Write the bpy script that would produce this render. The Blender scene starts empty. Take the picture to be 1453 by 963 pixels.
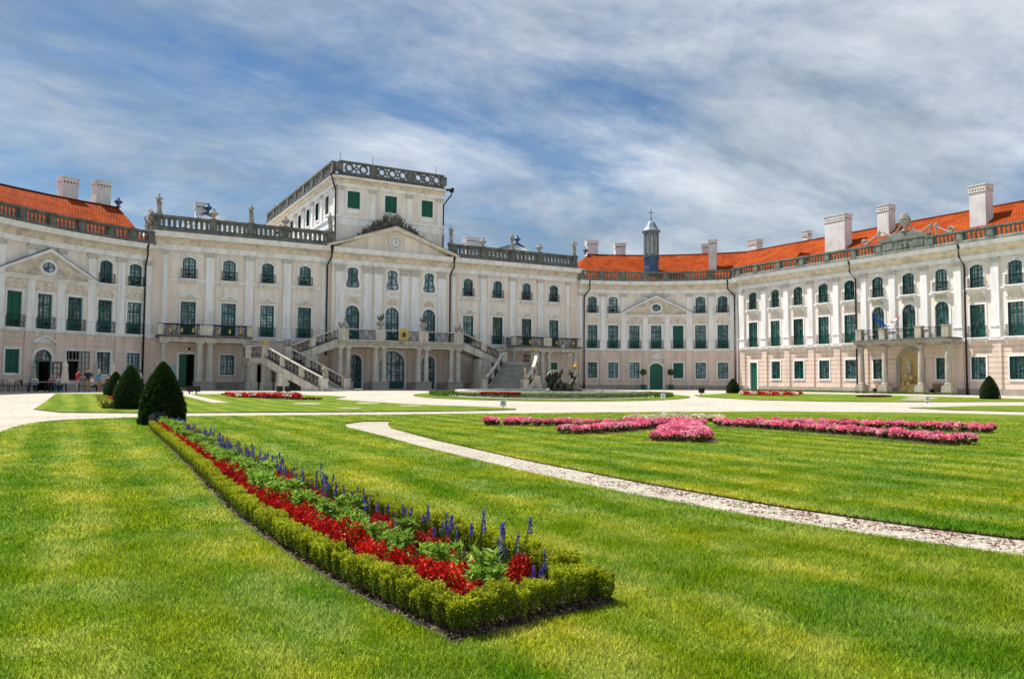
import bpy, bmesh, math, random
import numpy as np
from mathutils import Vector, Matrix

random.seed(11)
rng = np.random.default_rng(11)
scene = bpy.context.scene
col = scene.collection
pi = math.pi

# ------------------------------------------------------------------ camera
CAM = (-27.854, -72.239, 1.3)
TH = math.radians(29.65)
PITCH = math.atan(57 / 1108.0)
ROLL = 0.0058
cd = bpy.data.cameras.new('camera')
cam = bpy.data.objects.new('camera', cd)
col.objects.link(cam)
scene.camera = cam
cd.sensor_fit = 'HORIZONTAL'
cd.sensor_width = 36.0
cd.lens = 1108.0 / 1453.0 * 36.0
cd.clip_start = 0.1
cd.clip_end = 5000


def cam2w(d):
    return Vector((d[0] * math.cos(TH) + d[1] * math.sin(TH), -d[0] * math.sin(TH) + d[1] * math.cos(TH), d[2]))


_fw = Vector((0, math.cos(PITCH), math.sin(PITCH)))
_up = Vector((0, -math.sin(PITCH), math.cos(PITCH)))
_r = Vector((1, 0, 0))
R_ = cam2w(_r * math.cos(ROLL) + _up * math.sin(ROLL))
U_ = cam2w(_up * math.cos(ROLL) - _r * math.sin(ROLL))
F_ = cam2w(_fw)
cm = Matrix(((R_.x, U_.x, -F_.x, CAM[0]), (R_.y, U_.y, -F_.y, CAM[1]), (R_.z, U_.z, -F_.z, CAM[2]), (0, 0, 0, 1)))
cam.matrix_world = cm

# ------------------------------------------------------------------ light
SUN_EL = math.radians(61)
SUN_AZ = math.atan2(-0.52, 0.854)          # bearing from +Y towards +X: behind the palace, to the left
sun_dir = Vector((math.sin(SUN_AZ) * math.cos(SUN_EL), math.cos(SUN_AZ) * math.cos(SUN_EL), math.sin(SUN_EL)))
sl = bpy.data.lights.new('sun', 'SUN')
sl.energy = 2.7
sl.angle = math.radians(0.53)
sl.color = (1.0, 0.95, 0.87)
so = bpy.data.objects.new('sun', sl)
col.objects.link(so)
so.rotation_euler = (-sun_dir).to_track_quat('-Z', 'Y').to_euler()

world = bpy.data.worlds.new('World')
scene.world = world
world.use_nodes = True
wn, wl = world.node_tree.nodes, world.node_tree.links
wn.clear()
wout = wn.new('ShaderNodeOutputWorld')
wbg = wn.new('ShaderNodeBackground')
wbg.inputs['Strength'].default_value = 0.105
sky = wn.new('ShaderNodeTexSky')
sky.sky_type = 'NISHITA'
sky.sun_disc = False
sky.sun_elevation = SUN_EL
sky.sun_rotation = SUN_AZ
sky.altitude = 100
sky.air_density = 1.0
sky.dust_density = 0.6
sky.ozone_density = 2.0
wtc = wn.new('ShaderNodeTexCoord')
wsep = wn.new('ShaderNodeSeparateXYZ')
wl.new(wtc.outputs['Generated'], wsep.inputs[0])


def wmath(op, a, b=None, clamp=False):
    m = wn.new('ShaderNodeMath')
    m.operation = op
    m.use_clamp = clamp
    for i, v in enumerate((a, b)):
        if v is None:
            continue
        if isinstance(v, (int, float)):
            m.inputs[i].default_value = v
        else:
            wl.new(v, m.inputs[i])
    return m.outputs[0]


zz = wmath('ADD', wmath('MAXIMUM', wsep.outputs[2], 0.0), 0.30)
wx = wmath('DIVIDE', wsep.outputs[0], zz)
wy = wmath('DIVIDE', wsep.outputs[1], zz)
wcomb = wn.new('ShaderNodeCombineXYZ')
wl.new(wx, wcomb.inputs[0])
wl.new(wy, wcomb.inputs[1])


def wnoise(scale, rot, stretch, detail, rough, dist, seed):
    mp = wn.new('ShaderNodeMapping')
    mp.inputs['Rotation'].default_value = (0, 0, rot)
    mp.inputs['Scale'].default_value = stretch
    mp.inputs['Location'].default_value = (seed, seed * 1.7, seed * 0.3)
    wl.new(wcomb.outputs[0], mp.inputs[0])
    n = wn.new('ShaderNodeTexNoise')
    n.inputs['Scale'].default_value = scale
    n.inputs['Detail'].default_value = detail
    n.inputs['Roughness'].default_value = rough
    n.inputs['Distortion'].default_value = dist
    wl.new(mp.outputs[0], n.inputs['Vector'])
    return n.outputs['Fac']


n1 = wnoise(0.80, 0.75, (0.85, 1.55, 1), 11, 0.62, 0.35, 3.1)
n2 = wnoise(3.0, 0.95, (0.8, 1.35, 1), 13, 0.68, 0.25, 7.7)
n3 = wnoise(0.22, 0.3, (1.0, 1.3, 1), 3, 0.5, 0.2, 1.4)
csum = wmath('ADD', wmath('ADD', wmath('MULTIPLY', n1, 0.55), wmath('MULTIPLY', n2, 0.30)), wmath('MULTIPLY', n3, 0.25))
cr = wn.new('ShaderNodeValToRGB')
cr.color_ramp.interpolation = 'EASE'
cr.color_ramp.elements[0].position = 0.41
cr.color_ramp.elements[0].color = (0, 0, 0, 1)
cr.color_ramp.elements[1].position = 0.63
cr.color_ramp.elements[1].color = (1, 1, 1, 1)
wl.new(csum, cr.inputs[0])
# thin haze of cloud towards the horizon
hz = wmath('MULTIPLY', wmath('POWER', wmath('SUBTRACT', 1.0, wmath('MAXIMUM', wsep.outputs[2], 0.0)), 5.0), 0.75)
cfac = wmath('MAXIMUM', wmath('MULTIPLY', cr.outputs[0], 0.88), hz, True)
# shading of the cloud sheet itself (thicker parts are greyer)
n4 = wnoise(1.8, 0.4, (0.85, 1.35, 1), 11, 0.64, 0.25, 12.3)
cr2 = wn.new('ShaderNodeValToRGB')
cr2.color_ramp.elements[0].position = 0.38
cr2.color_ramp.elements[0].color = (1.25, 1.50, 1.78, 1)
cr2.color_ramp.elements[1].position = 0.66
cr2.color_ramp.elements[1].color = (3.05, 3.22, 3.40, 1)
wl.new(n4, cr2.inputs[0])
skyd = wn.new('ShaderNodeMixRGB')
skyd.blend_type = 'MULTIPLY'
skyd.inputs[0].default_value = 1.0
skyd.inputs[2].default_value = (0.165, 0.262, 0.325, 1)
wl.new(sky.outputs[0], skyd.inputs[1])
wmix = wn.new('ShaderNodeMixRGB')
wl.new(cfac, wmix.inputs[0])
wl.new(skyd.outputs[0], wmix.inputs[1])
wl.new(cr2.outputs[0], wmix.inputs[2])
wl.new(wmix.outputs[0], wbg.inputs['Color'])
wl.new(wbg.outputs[0], wout.inputs[0])

vs = scene.view_settings
vs.view_transform = 'Standard'
vs.look = 'None'
vs.gamma = 1.0
vs.use_curve_mapping = False
vs.exposure = 1.45

# ------------------------------------------------------------------ materials
MATS = {}


def mat(name, base, rough=0.8, var=0.12, scale=1.5, stain=None, stain_amt=0.0, stain_scale=0.8, bump=0.0,
        bump_scale=30.0, spec=0.3, metal=0.0, streak=False, trans=0.0):
    m = bpy.data.materials.new(name)
    m.use_nodes = True
    nt = m.node_tree
    N, L = nt.nodes, nt.links
    b = N['Principled BSDF']
    b.inputs['Roughness'].default_value = rough
    b.inputs['Metallic'].default_value = metal
    b.inputs['Specular IOR Level'].default_value = spec
    geo = N.new('ShaderNodeNewGeometry')
    pos = geo.outputs['Position']
    n = N.new('ShaderNodeTexNoise')
    n.inputs['Scale'].default_value = scale
    n.inputs['Detail'].default_value = 6
    n.inputs['Roughness'].default_value = 0.65
    L.new(pos, n.inputs['Vector'])
    r = N.new('ShaderNodeValToRGB')
    r.color_ramp.elements[0].position = 0.3
    r.color_ramp.elements[1].position = 0.7
    r.color_ramp.elements[0].color = tuple(c * (1 - var) for c in base) + (1,)
    r.color_ramp.elements[1].color = tuple(min(1, c * (1 + var)) for c in base) + (1,)
    L.new(n.outputs['Fac'], r.inputs[0])
    out = r.outputs[0]
    if stain:
        mp = N.new('ShaderNodeMapping')
        mp.inputs['Scale'].default_value = (2.5, 2.5, 0.35) if streak else (1, 1, 1)
        L.new(pos, mp.inputs[0])
        n2_ = N.new('ShaderNodeTexNoise')
        n2_.inputs['Scale'].default_value = stain_scale
        n2_.inputs['Detail'].default_value = 8
        n2_.inputs['Roughness'].default_value = 0.7
        L.new(mp.outputs[0], n2_.inputs['Vector'])
        r2 = N.new('ShaderNodeValToRGB')
        r2.color_ramp.elements[0].position = 0.45
        r2.color_ramp.elements[0].color = (0, 0, 0, 1)
        r2.color_ramp.elements[1].position = 0.68
        r2.color_ramp.elements[1].color = (stain_amt,) * 3 + (1,)
        L.new(n2_.outputs['Fac'], r2.inputs[0])
        mx = N.new('ShaderNodeMixRGB')
        L.new(r2.outputs[0], mx.inputs[0])
        L.new(out, mx.inputs[1])
        mx.inputs[2].default_value = tuple(stain) + (1,)
        out = mx.outputs[0]
    L.new(out, b.inputs['Base Color'])
    if bump:
        n3_ = N.new('ShaderNodeTexNoise')
        n3_.inputs['Scale'].default_value = bump_scale
        n3_.inputs['Detail'].default_value = 4
        L.new(pos, n3_.inputs['Vector'])
        bp = N.new('ShaderNodeBump')
        bp.inputs['Strength'].default_value = bump
        bp.inputs['Distance'].default_value = 0.02
        L.new(n3_.outputs['Fac'], bp.inputs['Height'])
        L.new(bp.outputs[0], b.inputs['Normal'])
    MATS[name] = m
    return m


def leafmat(name, c0, c1, trans=0.35, rough=0.55):
    """foliage: colour varies from leaf to leaf, some light passes through"""
    m = bpy.data.materials.new(name)
    m.use_nodes = True
    N, L = m.node_tree.nodes, m.node_tree.links
    b = N['Principled BSDF']
    b.inputs['Roughness'].default_value = rough
    b.inputs['Specular IOR Level'].default_value = 0.25
    geo = N.new('ShaderNodeNewGeometry')
    r = N.new('ShaderNodeValToRGB')
    r.color_ramp.elements[0].color = tuple(c0) + (1,)
    r.color_ramp.elements[1].color = tuple(c1) + (1,)
    L.new(geo.outputs['Random Per Island'], r.inputs[0])
    oi = N.new('ShaderNodeObjectInfo')
    hs = N.new('ShaderNodeHueSaturation')
    mr = N.new('ShaderNodeMapRange')
    mr.inputs['To Min'].default_value = 0.82
    mr.inputs['To Max'].default_value = 1.2
    L.new(oi.outputs['Random'], mr.inputs['Value'])
    L.new(mr.outputs[0], hs.inputs['Value'])
    L.new(r.outputs[0], hs.inputs['Color'])
    L.new(hs.outputs[0], b.inputs['Base Color'])
    tr = N.new('ShaderNodeBsdfTranslucent')
    L.new(hs.outputs[0], tr.inputs['Color'])
    mx = N.new('ShaderNodeMixShader')
    mx.inputs[0].default_value = trans
    L.new(b.outputs[0], mx.inputs[1])
    L.new(tr.outputs[0], mx.inputs[2])
    L.new(mx.outputs[0], N['Material Output'].inputs['Surface'])
    MATS[name] = m
    return m


mat('cream_border', (0.80, 0.695, 0.61), 0.9, 0.05, 0.6, (0.60, 0.50, 0.41), 0.45, 0.5, streak=True)
mat('capital_stucco', (0.66, 0.63, 0.58), 0.9, 0.25, 7.0, (0.36, 0.34, 0.31), 0.6, 9.0)
mat('cream_wall', (0.87, 0.79, 0.72), 0.9, 0.05, 0.6, (0.58, 0.52, 0.46), 0.75, 0.6, streak=True)
mat('pink_wall', (0.82, 0.655, 0.56), 0.9, 0.05, 0.8, (0.54, 0.46, 0.40), 0.8, 0.6, streak=True)
mat('white_trim', (0.89, 0.89, 0.895), 0.85, 0.04, 1.0, (0.56, 0.55, 0.53), 0.7, 0.7, streak=True)
mat('cornice_stucco', (0.78, 0.69, 0.57), 0.9, 0.10, 0.9, (0.36, 0.31, 0.25), 0.75, 1.5)
mat('plinth_stone', (0.40, 0.36, 0.31), 0.9, 0.2, 1.6, (0.25, 0.23, 0.21), 0.6, 0.7, bump=0.3)
mat('grey_stone', (0.165, 0.17, 0.155), 0.95, 0.35, 1.8, (0.045, 0.05, 0.055), 0.85, 1.3, bump=0.4)
mat('green_stone', (0.20, 0.225, 0.195), 0.95, 0.3, 1.8, (0.06, 0.075, 0.075), 0.75, 1.2, bump=0.4)
mat('pale_stone', (0.62, 0.58, 0.50), 0.9, 0.16, 2.2, (0.22, 0.20, 0.17), 0.7, 1.0, bump=0.35, streak=True)
mat('wing_stone', (0.46, 0.42, 0.35), 0.9, 0.2, 2.2, (0.20, 0.18, 0.15), 0.7, 1.0, bump=0.35, streak=True)
mat('dark_ledge', (0.07, 0.075, 0.085), 0.9, 0.4, 2.5)
mat('statue_stone', (0.42, 0.39, 0.35), 0.9, 0.25, 5.0, (0.12, 0.12, 0.12), 0.7, 3.0, bump=0.3)
mat('trophy_stone', (0.13, 0.12, 0.105), 0.95, 0.4, 4.0, (0.04, 0.04, 0.04), 0.6, 2.0)
mat('gold_stone', (0.55, 0.42, 0.17), 0.6, 0.25, 6.0, (0.30, 0.25, 0.17), 0.5, 5.0)
mat('gold', (0.75, 0.50, 0.08), 0.35, 0.15, 8.0, metal=0.6)
mat('green_paint', (0.010, 0.105, 0.085), 0.45, 0.12, 3.0, spec=0.45)
mat('shutter_green', (0.012, 0.125, 0.085), 0.5, 0.15, 3.0, spec=0.4)
mat('door_green', (0.012, 0.13, 0.075), 0.5, 0.12, 2.0, spec=0.4)
mat('iron', (0.012, 0.014, 0.018), 0.5, 0.2, 4.0, metal=0.3)
mat('pipe', (0.018, 0.013, 0.012), 0.45, 0.2, 2.0)
mat('chimney_plaster', (0.72, 0.71, 0.70), 0.9, 0.06, 1.2, (0.40, 0.39, 0.38), 0.5, 0.9)
mat('lead', (0.20, 0.25, 0.29), 0.55, 0.25, 2.0, metal=0.35)
mat('blue_metal', (0.06, 0.11, 0.20), 0.4, 0.2, 3.0, metal=0.4)
mat('unlit_dark', (0.012, 0.011, 0.010), 0.9, 0.2, 2.0)  # near-black colour stands in for unlit interiors and the shade under the landings
mat('step_stone', (0.36, 0.34, 0.30), 0.9, 0.2, 2.5, (0.16, 0.15, 0.14), 0.6, 1.4, bump=0.3)
mat('bronze', (0.05, 0.045, 0.035), 0.45, 0.5, 6.0, (0.30, 0.24, 0.10), 0.6, 3.0, metal=0.4)
mat('soil', (0.055, 0.038, 0.028), 1.0, 0.45, 18.0, (0.16, 0.11, 0.08), 0.7, 25.0, bump=1.0, bump_scale=60)
mat('black_plastic', (0.012, 0.012, 0.014), 0.4, 0.1, 3.0)
mat('canvas', (0.66, 0.61, 0.50), 0.9, 0.1, 6.0)
mat('grey_canvas', (0.40, 0.39, 0.36), 0.9, 0.1, 6.0)
mat('table_wood', (0.62, 0.54, 0.40), 0.7, 0.1, 6.0)
mat('skin', (0.55, 0.33, 0.24), 0.6, 0.05, 5.0)
mat('hair_dark', (0.03, 0.02, 0.015), 0.7, 0.2, 9.0)
mat('hair_blonde', (0.50, 0.36, 0.16), 0.7, 0.2, 9.0)
for _n, _c in dict(cloth_red=(0.42, 0.03, 0.03), cloth_white=(0.72, 0.72, 0.74), cloth_black=(0.02, 0.02, 0.022),
                   cloth_blue=(0.06, 0.22, 0.36), cloth_grey=(0.36, 0.34, 0.32), cloth_brown=(0.25, 0.13, 0.06),
                   cloth_navy=(0.02, 0.04, 0.12), cloth_pink=(0.60, 0.26, 0.28), flag_blue=(0.01, 0.07, 0.50),
                   flag_red=(0.55, 0.02, 0.03), flag_white=(0.8, 0.8, 0.8), flag_green=(0.02, 0.20, 0.07),
                   sign_white=(0.75, 0.78, 0.80), sign_blue=(0.20, 0.50, 0.70)).items():
    mat(_n, _c, 0.85, 0.08, 9.0)

leafmat('box_leaf_lit', (0.16, 0.24, 0.010), (0.56, 0.56, 0.025), 0.5)
leafmat('box_leaf_shaded', (0.075, 0.13, 0.010), (0.22, 0.28, 0.020), 0.3)  # darker leaf colour painting the shaded sides of the box shrubs
leafmat('yew_leaf', (0.008, 0.030, 0.006), (0.050, 0.110, 0.018), 0.2, 0.35)
leafmat('green_leaf', (0.12, 0.27, 0.024), (0.36, 0.52, 0.065), 0.42)
leafmat('salvia_leaf', (0.06, 0.13, 0.03), (0.12, 0.21, 0.05), 0.3)
leafmat('red_petal', (0.22, 0.004, 0.005), (0.78, 0.030, 0.012), 0.25)
leafmat('red_under', (0.05, 0.030, 0.012), (0.14, 0.045, 0.02), 0.2)
leafmat('blue_petal', (0.07, 0.05, 0.34), (0.17, 0.13, 0.62), 0.2)
leafmat('pink_petal', (0.74, 0.09, 0.22), (0.94, 0.32, 0.44), 0.4)
leafmat('pink_pale', (0.82, 0.24, 0.36), (0.95, 0.52, 0.58), 0.4)
leafmat('begonia_leaf', (0.06, 0.085, 0.02), (0.16, 0.14, 0.045), 0.2)
leafmat('cream_petal', (0.62, 0.52, 0.34), (0.85, 0.76, 0.54), 0.3)
leafmat('carpet_white', (0.55, 0.42, 0.36), (0.85, 0.74, 0.66), 0.2)
leafmat('dark_red_leaf', (0.07, 0.010, 0.012), (0.16, 0.03, 0.02), 0.2)
leafmat('petal_litter', (0.13, 0.015, 0.02), (0.30, 0.06, 0.05), 0.1)
leafmat('hedge_leaf', (0.045, 0.12, 0.012), (0.13, 0.24, 0.02), 0.3)
leafmat('yellow_green', (0.20, 0.23, 0.02), (0.36, 0.36, 0.04), 0.3)


def glassmat():
    m = bpy.data.materials.new('window_glass')
    m.use_nodes = True
    N, L = m.node_tree.nodes, m.node_tree.links
    b = N['Principled BSDF']
    b.inputs['Roughness'].default_value = 0.06
    b.inputs['Specular IOR Level'].default_value = 0.9
    b.inputs['Coat Weight'].default_value = 0.6
    b.inputs['Coat Roughness'].default_value = 0.03
    oi = N.new('ShaderNodeObjectInfo')
    tc = N.new('ShaderNodeTexCoord')
    n = N.new('ShaderNodeTexNoise')
    n.inputs['Scale'].default_value = 2.6
    ad = N.new('ShaderNodeVectorMath')
    ad.operation = 'ADD'
    L.new(tc.outputs['Object'], ad.inputs[0])
    L.new(oi.outputs['Location'], ad.inputs[1])
    L.new(ad.outputs[0], n.inputs['Vector'])
    r = N.new('ShaderNodeValToRGB')
    r.color_ramp.elements[0].position = 0.36
    r.color_ramp.elements[0].color = (0.006, 0.012, 0.02, 1)
    _e = r.color_ramp.elements.new(0.50)
    _e.color = (0.03, 0.13, 0.23, 1)
    r.color_ramp.elements[1].position = 0.66
    r.color_ramp.elements[1].color = (0.34, 0.40, 0.46, 1)      # pale curtains and sky reflection painted into some panes
    mr = N.new('ShaderNodeMapRange')
    mr.inputs['To Min'].default_value = -0.13
    mr.inputs['To Max'].default_value = 0.19
    L.new(oi.outputs['Random'], mr.inputs['Value'])
    sm = N.new('ShaderNodeMath')
    L.new(n.outputs['Fac'], sm.inputs[0])
    L.new(mr.outputs[0], sm.inputs[1])
    L.new(sm.outputs[0], r.inputs[0])
    L.new(r.outputs[0], b.inputs['Base Color'])
    MATS['glass'] = m


glassmat()


def tilemat():
    m = bpy.data.materials.new('roof_tile')
    m.use_nodes = True
    N, L = m.node_tree.nodes, m.node_tree.links
    b = N['Principled BSDF']
    b.inputs['Roughness'].default_value = 0.9
    b.inputs['Specular IOR Level'].default_value = 0.08
    uv = N.new('ShaderNodeUVMap')
    br = N.new('ShaderNodeTexBrick')
    br.inputs['Scale'].default_value = 1.0
    br.inputs['Brick Width'].default_value = 0.22
    br.inputs['Row Height'].default_value = 0.30
    br.inputs['Mortar Size'].default_value = 0.03
    br.inputs['Mortar Smooth'].default_value = 0.4
    br.inputs['Color1'].default_value = (0.34, 0.056, 0.009, 1)
    br.inputs['Color2'].default_value = (0.48, 0.092, 0.014, 1)
    br.inputs['Mortar'].default_value = (0.15, 0.022, 0.005, 1)
    L.new(uv.outputs[0], br.inputs['Vector'])
    n = N.new('ShaderNodeTexNoise')
    n.inputs['Scale'].default_value = 0.7
    n.inputs['Detail'].default_value = 6
    geo = N.new('ShaderNodeNewGeometry')
    L.new(geo.outputs['Position'], n.inputs['Vector'])
    mx = N.new('ShaderNodeMixRGB')
    mx.blend_type = 'MULTIPLY'
    mx.inputs[0].default_value = 0.7
    r = N.new('ShaderNodeValToRGB')
    r.color_ramp.elements[0].position = 0.3
    r.color_ramp.elements[0].color = (0.50, 0.40, 0.36, 1)
    r.color_ramp.elements[1].position = 0.65
    r.color_ramp.elements[1].color = (1, 1, 1, 1)
    L.new(n.outputs['Fac'], r.inputs[0])
    L.new(br.outputs['Color'], mx.inputs[1])
    L.new(r.outputs[0], mx.inputs[2])
    L.new(mx.outputs[0], b.inputs['Base Color'])
    bp = N.new('ShaderNodeBump')
    bp.inputs['Strength'].default_value = 0.6
    bp.inputs['Distance'].default_value = 0.03
    L.new(br.outputs['Fac'], bp.inputs['Height'])
    bp.invert = True
    L.new(bp.outputs[0], b.inputs['Normal'])
    MATS['tile'] = m


tilemat()


def groundmat(name, cols, scales, bump, bscale, tight=0.10):
    m = bpy.data.materials.new(name)
    m.use_nodes = True
    N, L = m.node_tree.nodes, m.node_tree.links
    b = N['Principled BSDF']
    b.inputs['Roughness'].default_value = 0.95
    b.inputs['Specular IOR Level'].default_value = 0.1
    geo = N.new('ShaderNodeNewGeometry')
    prev = None
    for (c0, c1, sc, st, rot, amt, det) in cols:
        mp = N.new('ShaderNodeMapping')
        mp.inputs['Scale'].default_value = st
        mp.inputs['Rotation'].default_value = (0, 0, rot)
        L.new(geo.outputs['Position'], mp.inputs[0])
        n = N.new('ShaderNodeTexNoise')
        n.inputs['Scale'].default_value = sc
        n.inputs['Detail'].default_value = det
        n.inputs['Roughness'].default_value = 0.6
        L.new(mp.outputs[0], n.inputs['Vector'])
        r = N.new('ShaderNodeValToRGB')
        r.color_ramp.elements[0].position = 0.5 - tight
        r.color_ramp.elements[1].position = 0.5 + tight
        r.color_ramp.elements[0].color = tuple(c0) + (1,)
        r.color_ramp.elements[1].color = tuple(c1) + (1,)
        L.new(n.outputs['Fac'], r.inputs[0])
        if prev is None:
            prev = r.outputs[0]
        else:
            mx = N.new('ShaderNodeMixRGB')
            mx.inputs[0].default_value = amt
            L.new(prev, mx.inputs[1])
            L.new(r.outputs[0], mx.inputs[2])
            prev = mx.outputs[0]
    if 'grass' in name:  # mown stripes: tone and sheen of leaning blades put into the colour
        wv = N.new('ShaderNodeTexWave')
        wv.wave_type = 'BANDS'
        wv.bands_direction = 'X'
        wv.inputs['Scale'].default_value = 0.30
        wv.inputs['Distortion'].default_value = 1.6
        wv.inputs['Detail'].default_value = 3
        wv.inputs['Detail Scale'].default_value = 0.6
        L.new(geo.outputs['Position'], wv.inputs['Vector'])
        wr = N.new('ShaderNodeValToRGB')
        wr.color_ramp.elements[0].position = 0.25
        wr.color_ramp.elements[1].position = 0.75
        wr.color_ramp.elements[0].color = (0.80, 0.90, 0.7, 1)
        wr.color_ramp.elements[1].color = (1.16, 1.10, 1.5, 1)
        L.new(wv.outputs['Fac'], wr.inputs[0])
        wm = N.new('ShaderNodeMixRGB')
        wm.blend_type = 'MULTIPLY'
        wm.inputs[0].default_value = 1.0
        L.new(prev, wm.inputs[1])
        L.new(wr.outputs[0], wm.inputs[2])
        prev = wm.outputs[0]
    L.new(prev, b.inputs['Base Color'])
    n = N.new('ShaderNodeTexNoise')
    n.inputs['Scale'].default_value = bscale
    n.inputs['Detail'].default_value = 5
    L.new(geo.outputs['Position'], n.inputs['Vector'])
    bp = N.new('ShaderNodeBump')
    bp.inputs['Strength'].default_value = bump
    bp.inputs['Distance'].default_value = 0.03
    L.new(n.outputs['Fac'], bp.inputs['Height'])
    L.new(bp.outputs[0], b.inputs['Normal'])
    MATS[name] = m
    return m


groundmat('gravel', [((0.33, 0.30, 0.25), (0.50, 0.465, 0.40), 0.30, (1, 1, 1), 0, 1, 10),
                     ((0.25, 0.215, 0.17), (0.66, 0.61, 0.52), 5, (1, 1, 1), 0, 0.5, 12)], None, 0.7, 40, 0.16)
groundmat('path_gravel', [((0.38, 0.34, 0.275), (0.52, 0.48, 0.39), 0.9, (1, 1, 1), 0, 1, 6),
                          ((0.17, 0.13, 0.10), (0.62, 0.58, 0.50), 16, (1, 1, 1), 0, 0.55, 6)], None, 0.9, 50)
GRASS_LAYERS = [((0.014, 0.130, 0.000), (0.260, 0.270, 0.000), 0.60, (1, 1, 1), 0, 1, 8),
                ((0.022, 0.140, 0.000), (0.290, 0.285, 0.010), 0.75, (2.0, 0.30, 1), 0.06, 0.45, 6),
                ((0.020, 0.120, 0.002), (0.280, 0.340, 0.100), 2.2, (1.0, 0.8, 1), 0.3, 0.32, 7),
                ((0.010, 0.055, 0.001), (0.260, 0.310, 0.015), 45, (1, 1, 1), 0, 0.40, 4)]
BLADE_LAYERS = [(tuple(v * 1.95 for v in a), tuple(v * 1.95 for v in b), *rest) for a, b, *rest in GRASS_LAYERS[:3]]
groundmat('lawn_grass', GRASS_LAYERS, None, 1.0, 70, 0.075)
groundmat('grass_blade', BLADE_LAYERS + [((0.03, 0.13, 0.003), (0.62, 0.60, 0.06), 110, (1, 1, 1), 0, 0.34, 3)], None, 0.0, 10, 0.07)
_nt = MATS['grass_blade'].node_tree
_b = _nt.nodes['Principled BSDF']
_b.inputs['Specular IOR Level'].default_value = 0.05
_g = _nt.nodes.new('ShaderNodeNewGeometry')
_rp = _nt.nodes.new('ShaderNodeValToRGB')
_rp.color_ramp.elements[0].color = (0.35, 0.42, 0.30, 1)
_rp.color_ramp.elements[1].color = (1.75, 1.60, 1.9, 1)
_nt.links.new(_g.outputs['Random Per Island'], _rp.inputs[0])
_ml = _nt.nodes.new('ShaderNodeMixRGB')
_ml.blend_type = 'MULTIPLY'
_ml.inputs[0].default_value = 1.0
_nt.links.new(_b.inputs['Base Color'].links[0].from_socket, _ml.inputs[1])
_nt.links.new(_rp.outputs[0], _ml.inputs[2])
_nt.links.new(_ml.outputs[0], _b.inputs['Base Color'])
_tr = _nt.nodes.new('ShaderNodeBsdfTranslucent')
_nt.links.new(_ml.outputs[0], _tr.inputs['Color'])
_mx = _nt.nodes.new('ShaderNodeMixShader')
_mx.inputs[0].default_value = 0.5
_nt.links.new(_b.outputs[0], _mx.inputs[1])
_nt.links.new(_tr.outputs[0], _mx.inputs[2])
_nt.links.new(_mx.outputs[0], _nt.nodes['Material Output'].inputs['Surface'])


def watermat():
    m = bpy.data.materials.new('water')
    m.use_nodes = True
    b = m.node_tree.nodes['Principled BSDF']
    b.inputs['Base Color'].default_value = (0.05, 0.08, 0.08, 1)
    b.inputs['Roughness'].default_value = 0.08
    MATS['water'] = m
    m = bpy.data.materials.new('spray')
    m.use_nodes = True
    b = m.node_tree.nodes['Principled BSDF']
    b.inputs['Base Color'].default_value = (0.85, 0.9, 0.95, 1)
    b.inputs['Roughness'].default_value = 0.2
    b.inputs['Alpha'].default_value = 0.45
    MATS['spray'] = m


watermat()


# ------------------------------------------------------------------ ground height
def sstep(t):
    t = min(1.0, max(0.0, t))
    return t * t * (3 - 2 * t)


def gz(x, y):
    return 0.28 * sstep((math.hypot(x - CAM[0], y - CAM[1]) - 36) / 26)


# ------------------------------------------------------------------ facade mappings  (s along, o outward, z up)
class Line:
    curved = False

    def __init__(self, p0, ang):
        self.p0, self.a = p0, ang
        self.d = (math.cos(ang), math.sin(ang))
        self.n = (math.sin(ang), -math.cos(ang))

    def pos(self, s, o, z):
        return (self.p0[0] + s * self.d[0] + o * self.n[0], self.p0[1] + s * self.d[1] + o * self.n[1], z)

    def ang(self, s):
        return self.a


class Arc:
    curved = True

    def __init__(self, cen, R, a0):
        self.c, self.R, self.a0 = cen, R, a0

    def pos(self, s, o, z):
        a = self.a0 - s / self.R
        return (self.c[0] + (self.R - o) * math.cos(a), self.c[1] + (self.R - o) * math.sin(a), z)

    def ang(self, s):
        return self.a0 - s / self.R - pi / 2


LOC = Line((0, 0), 0.0)


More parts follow.
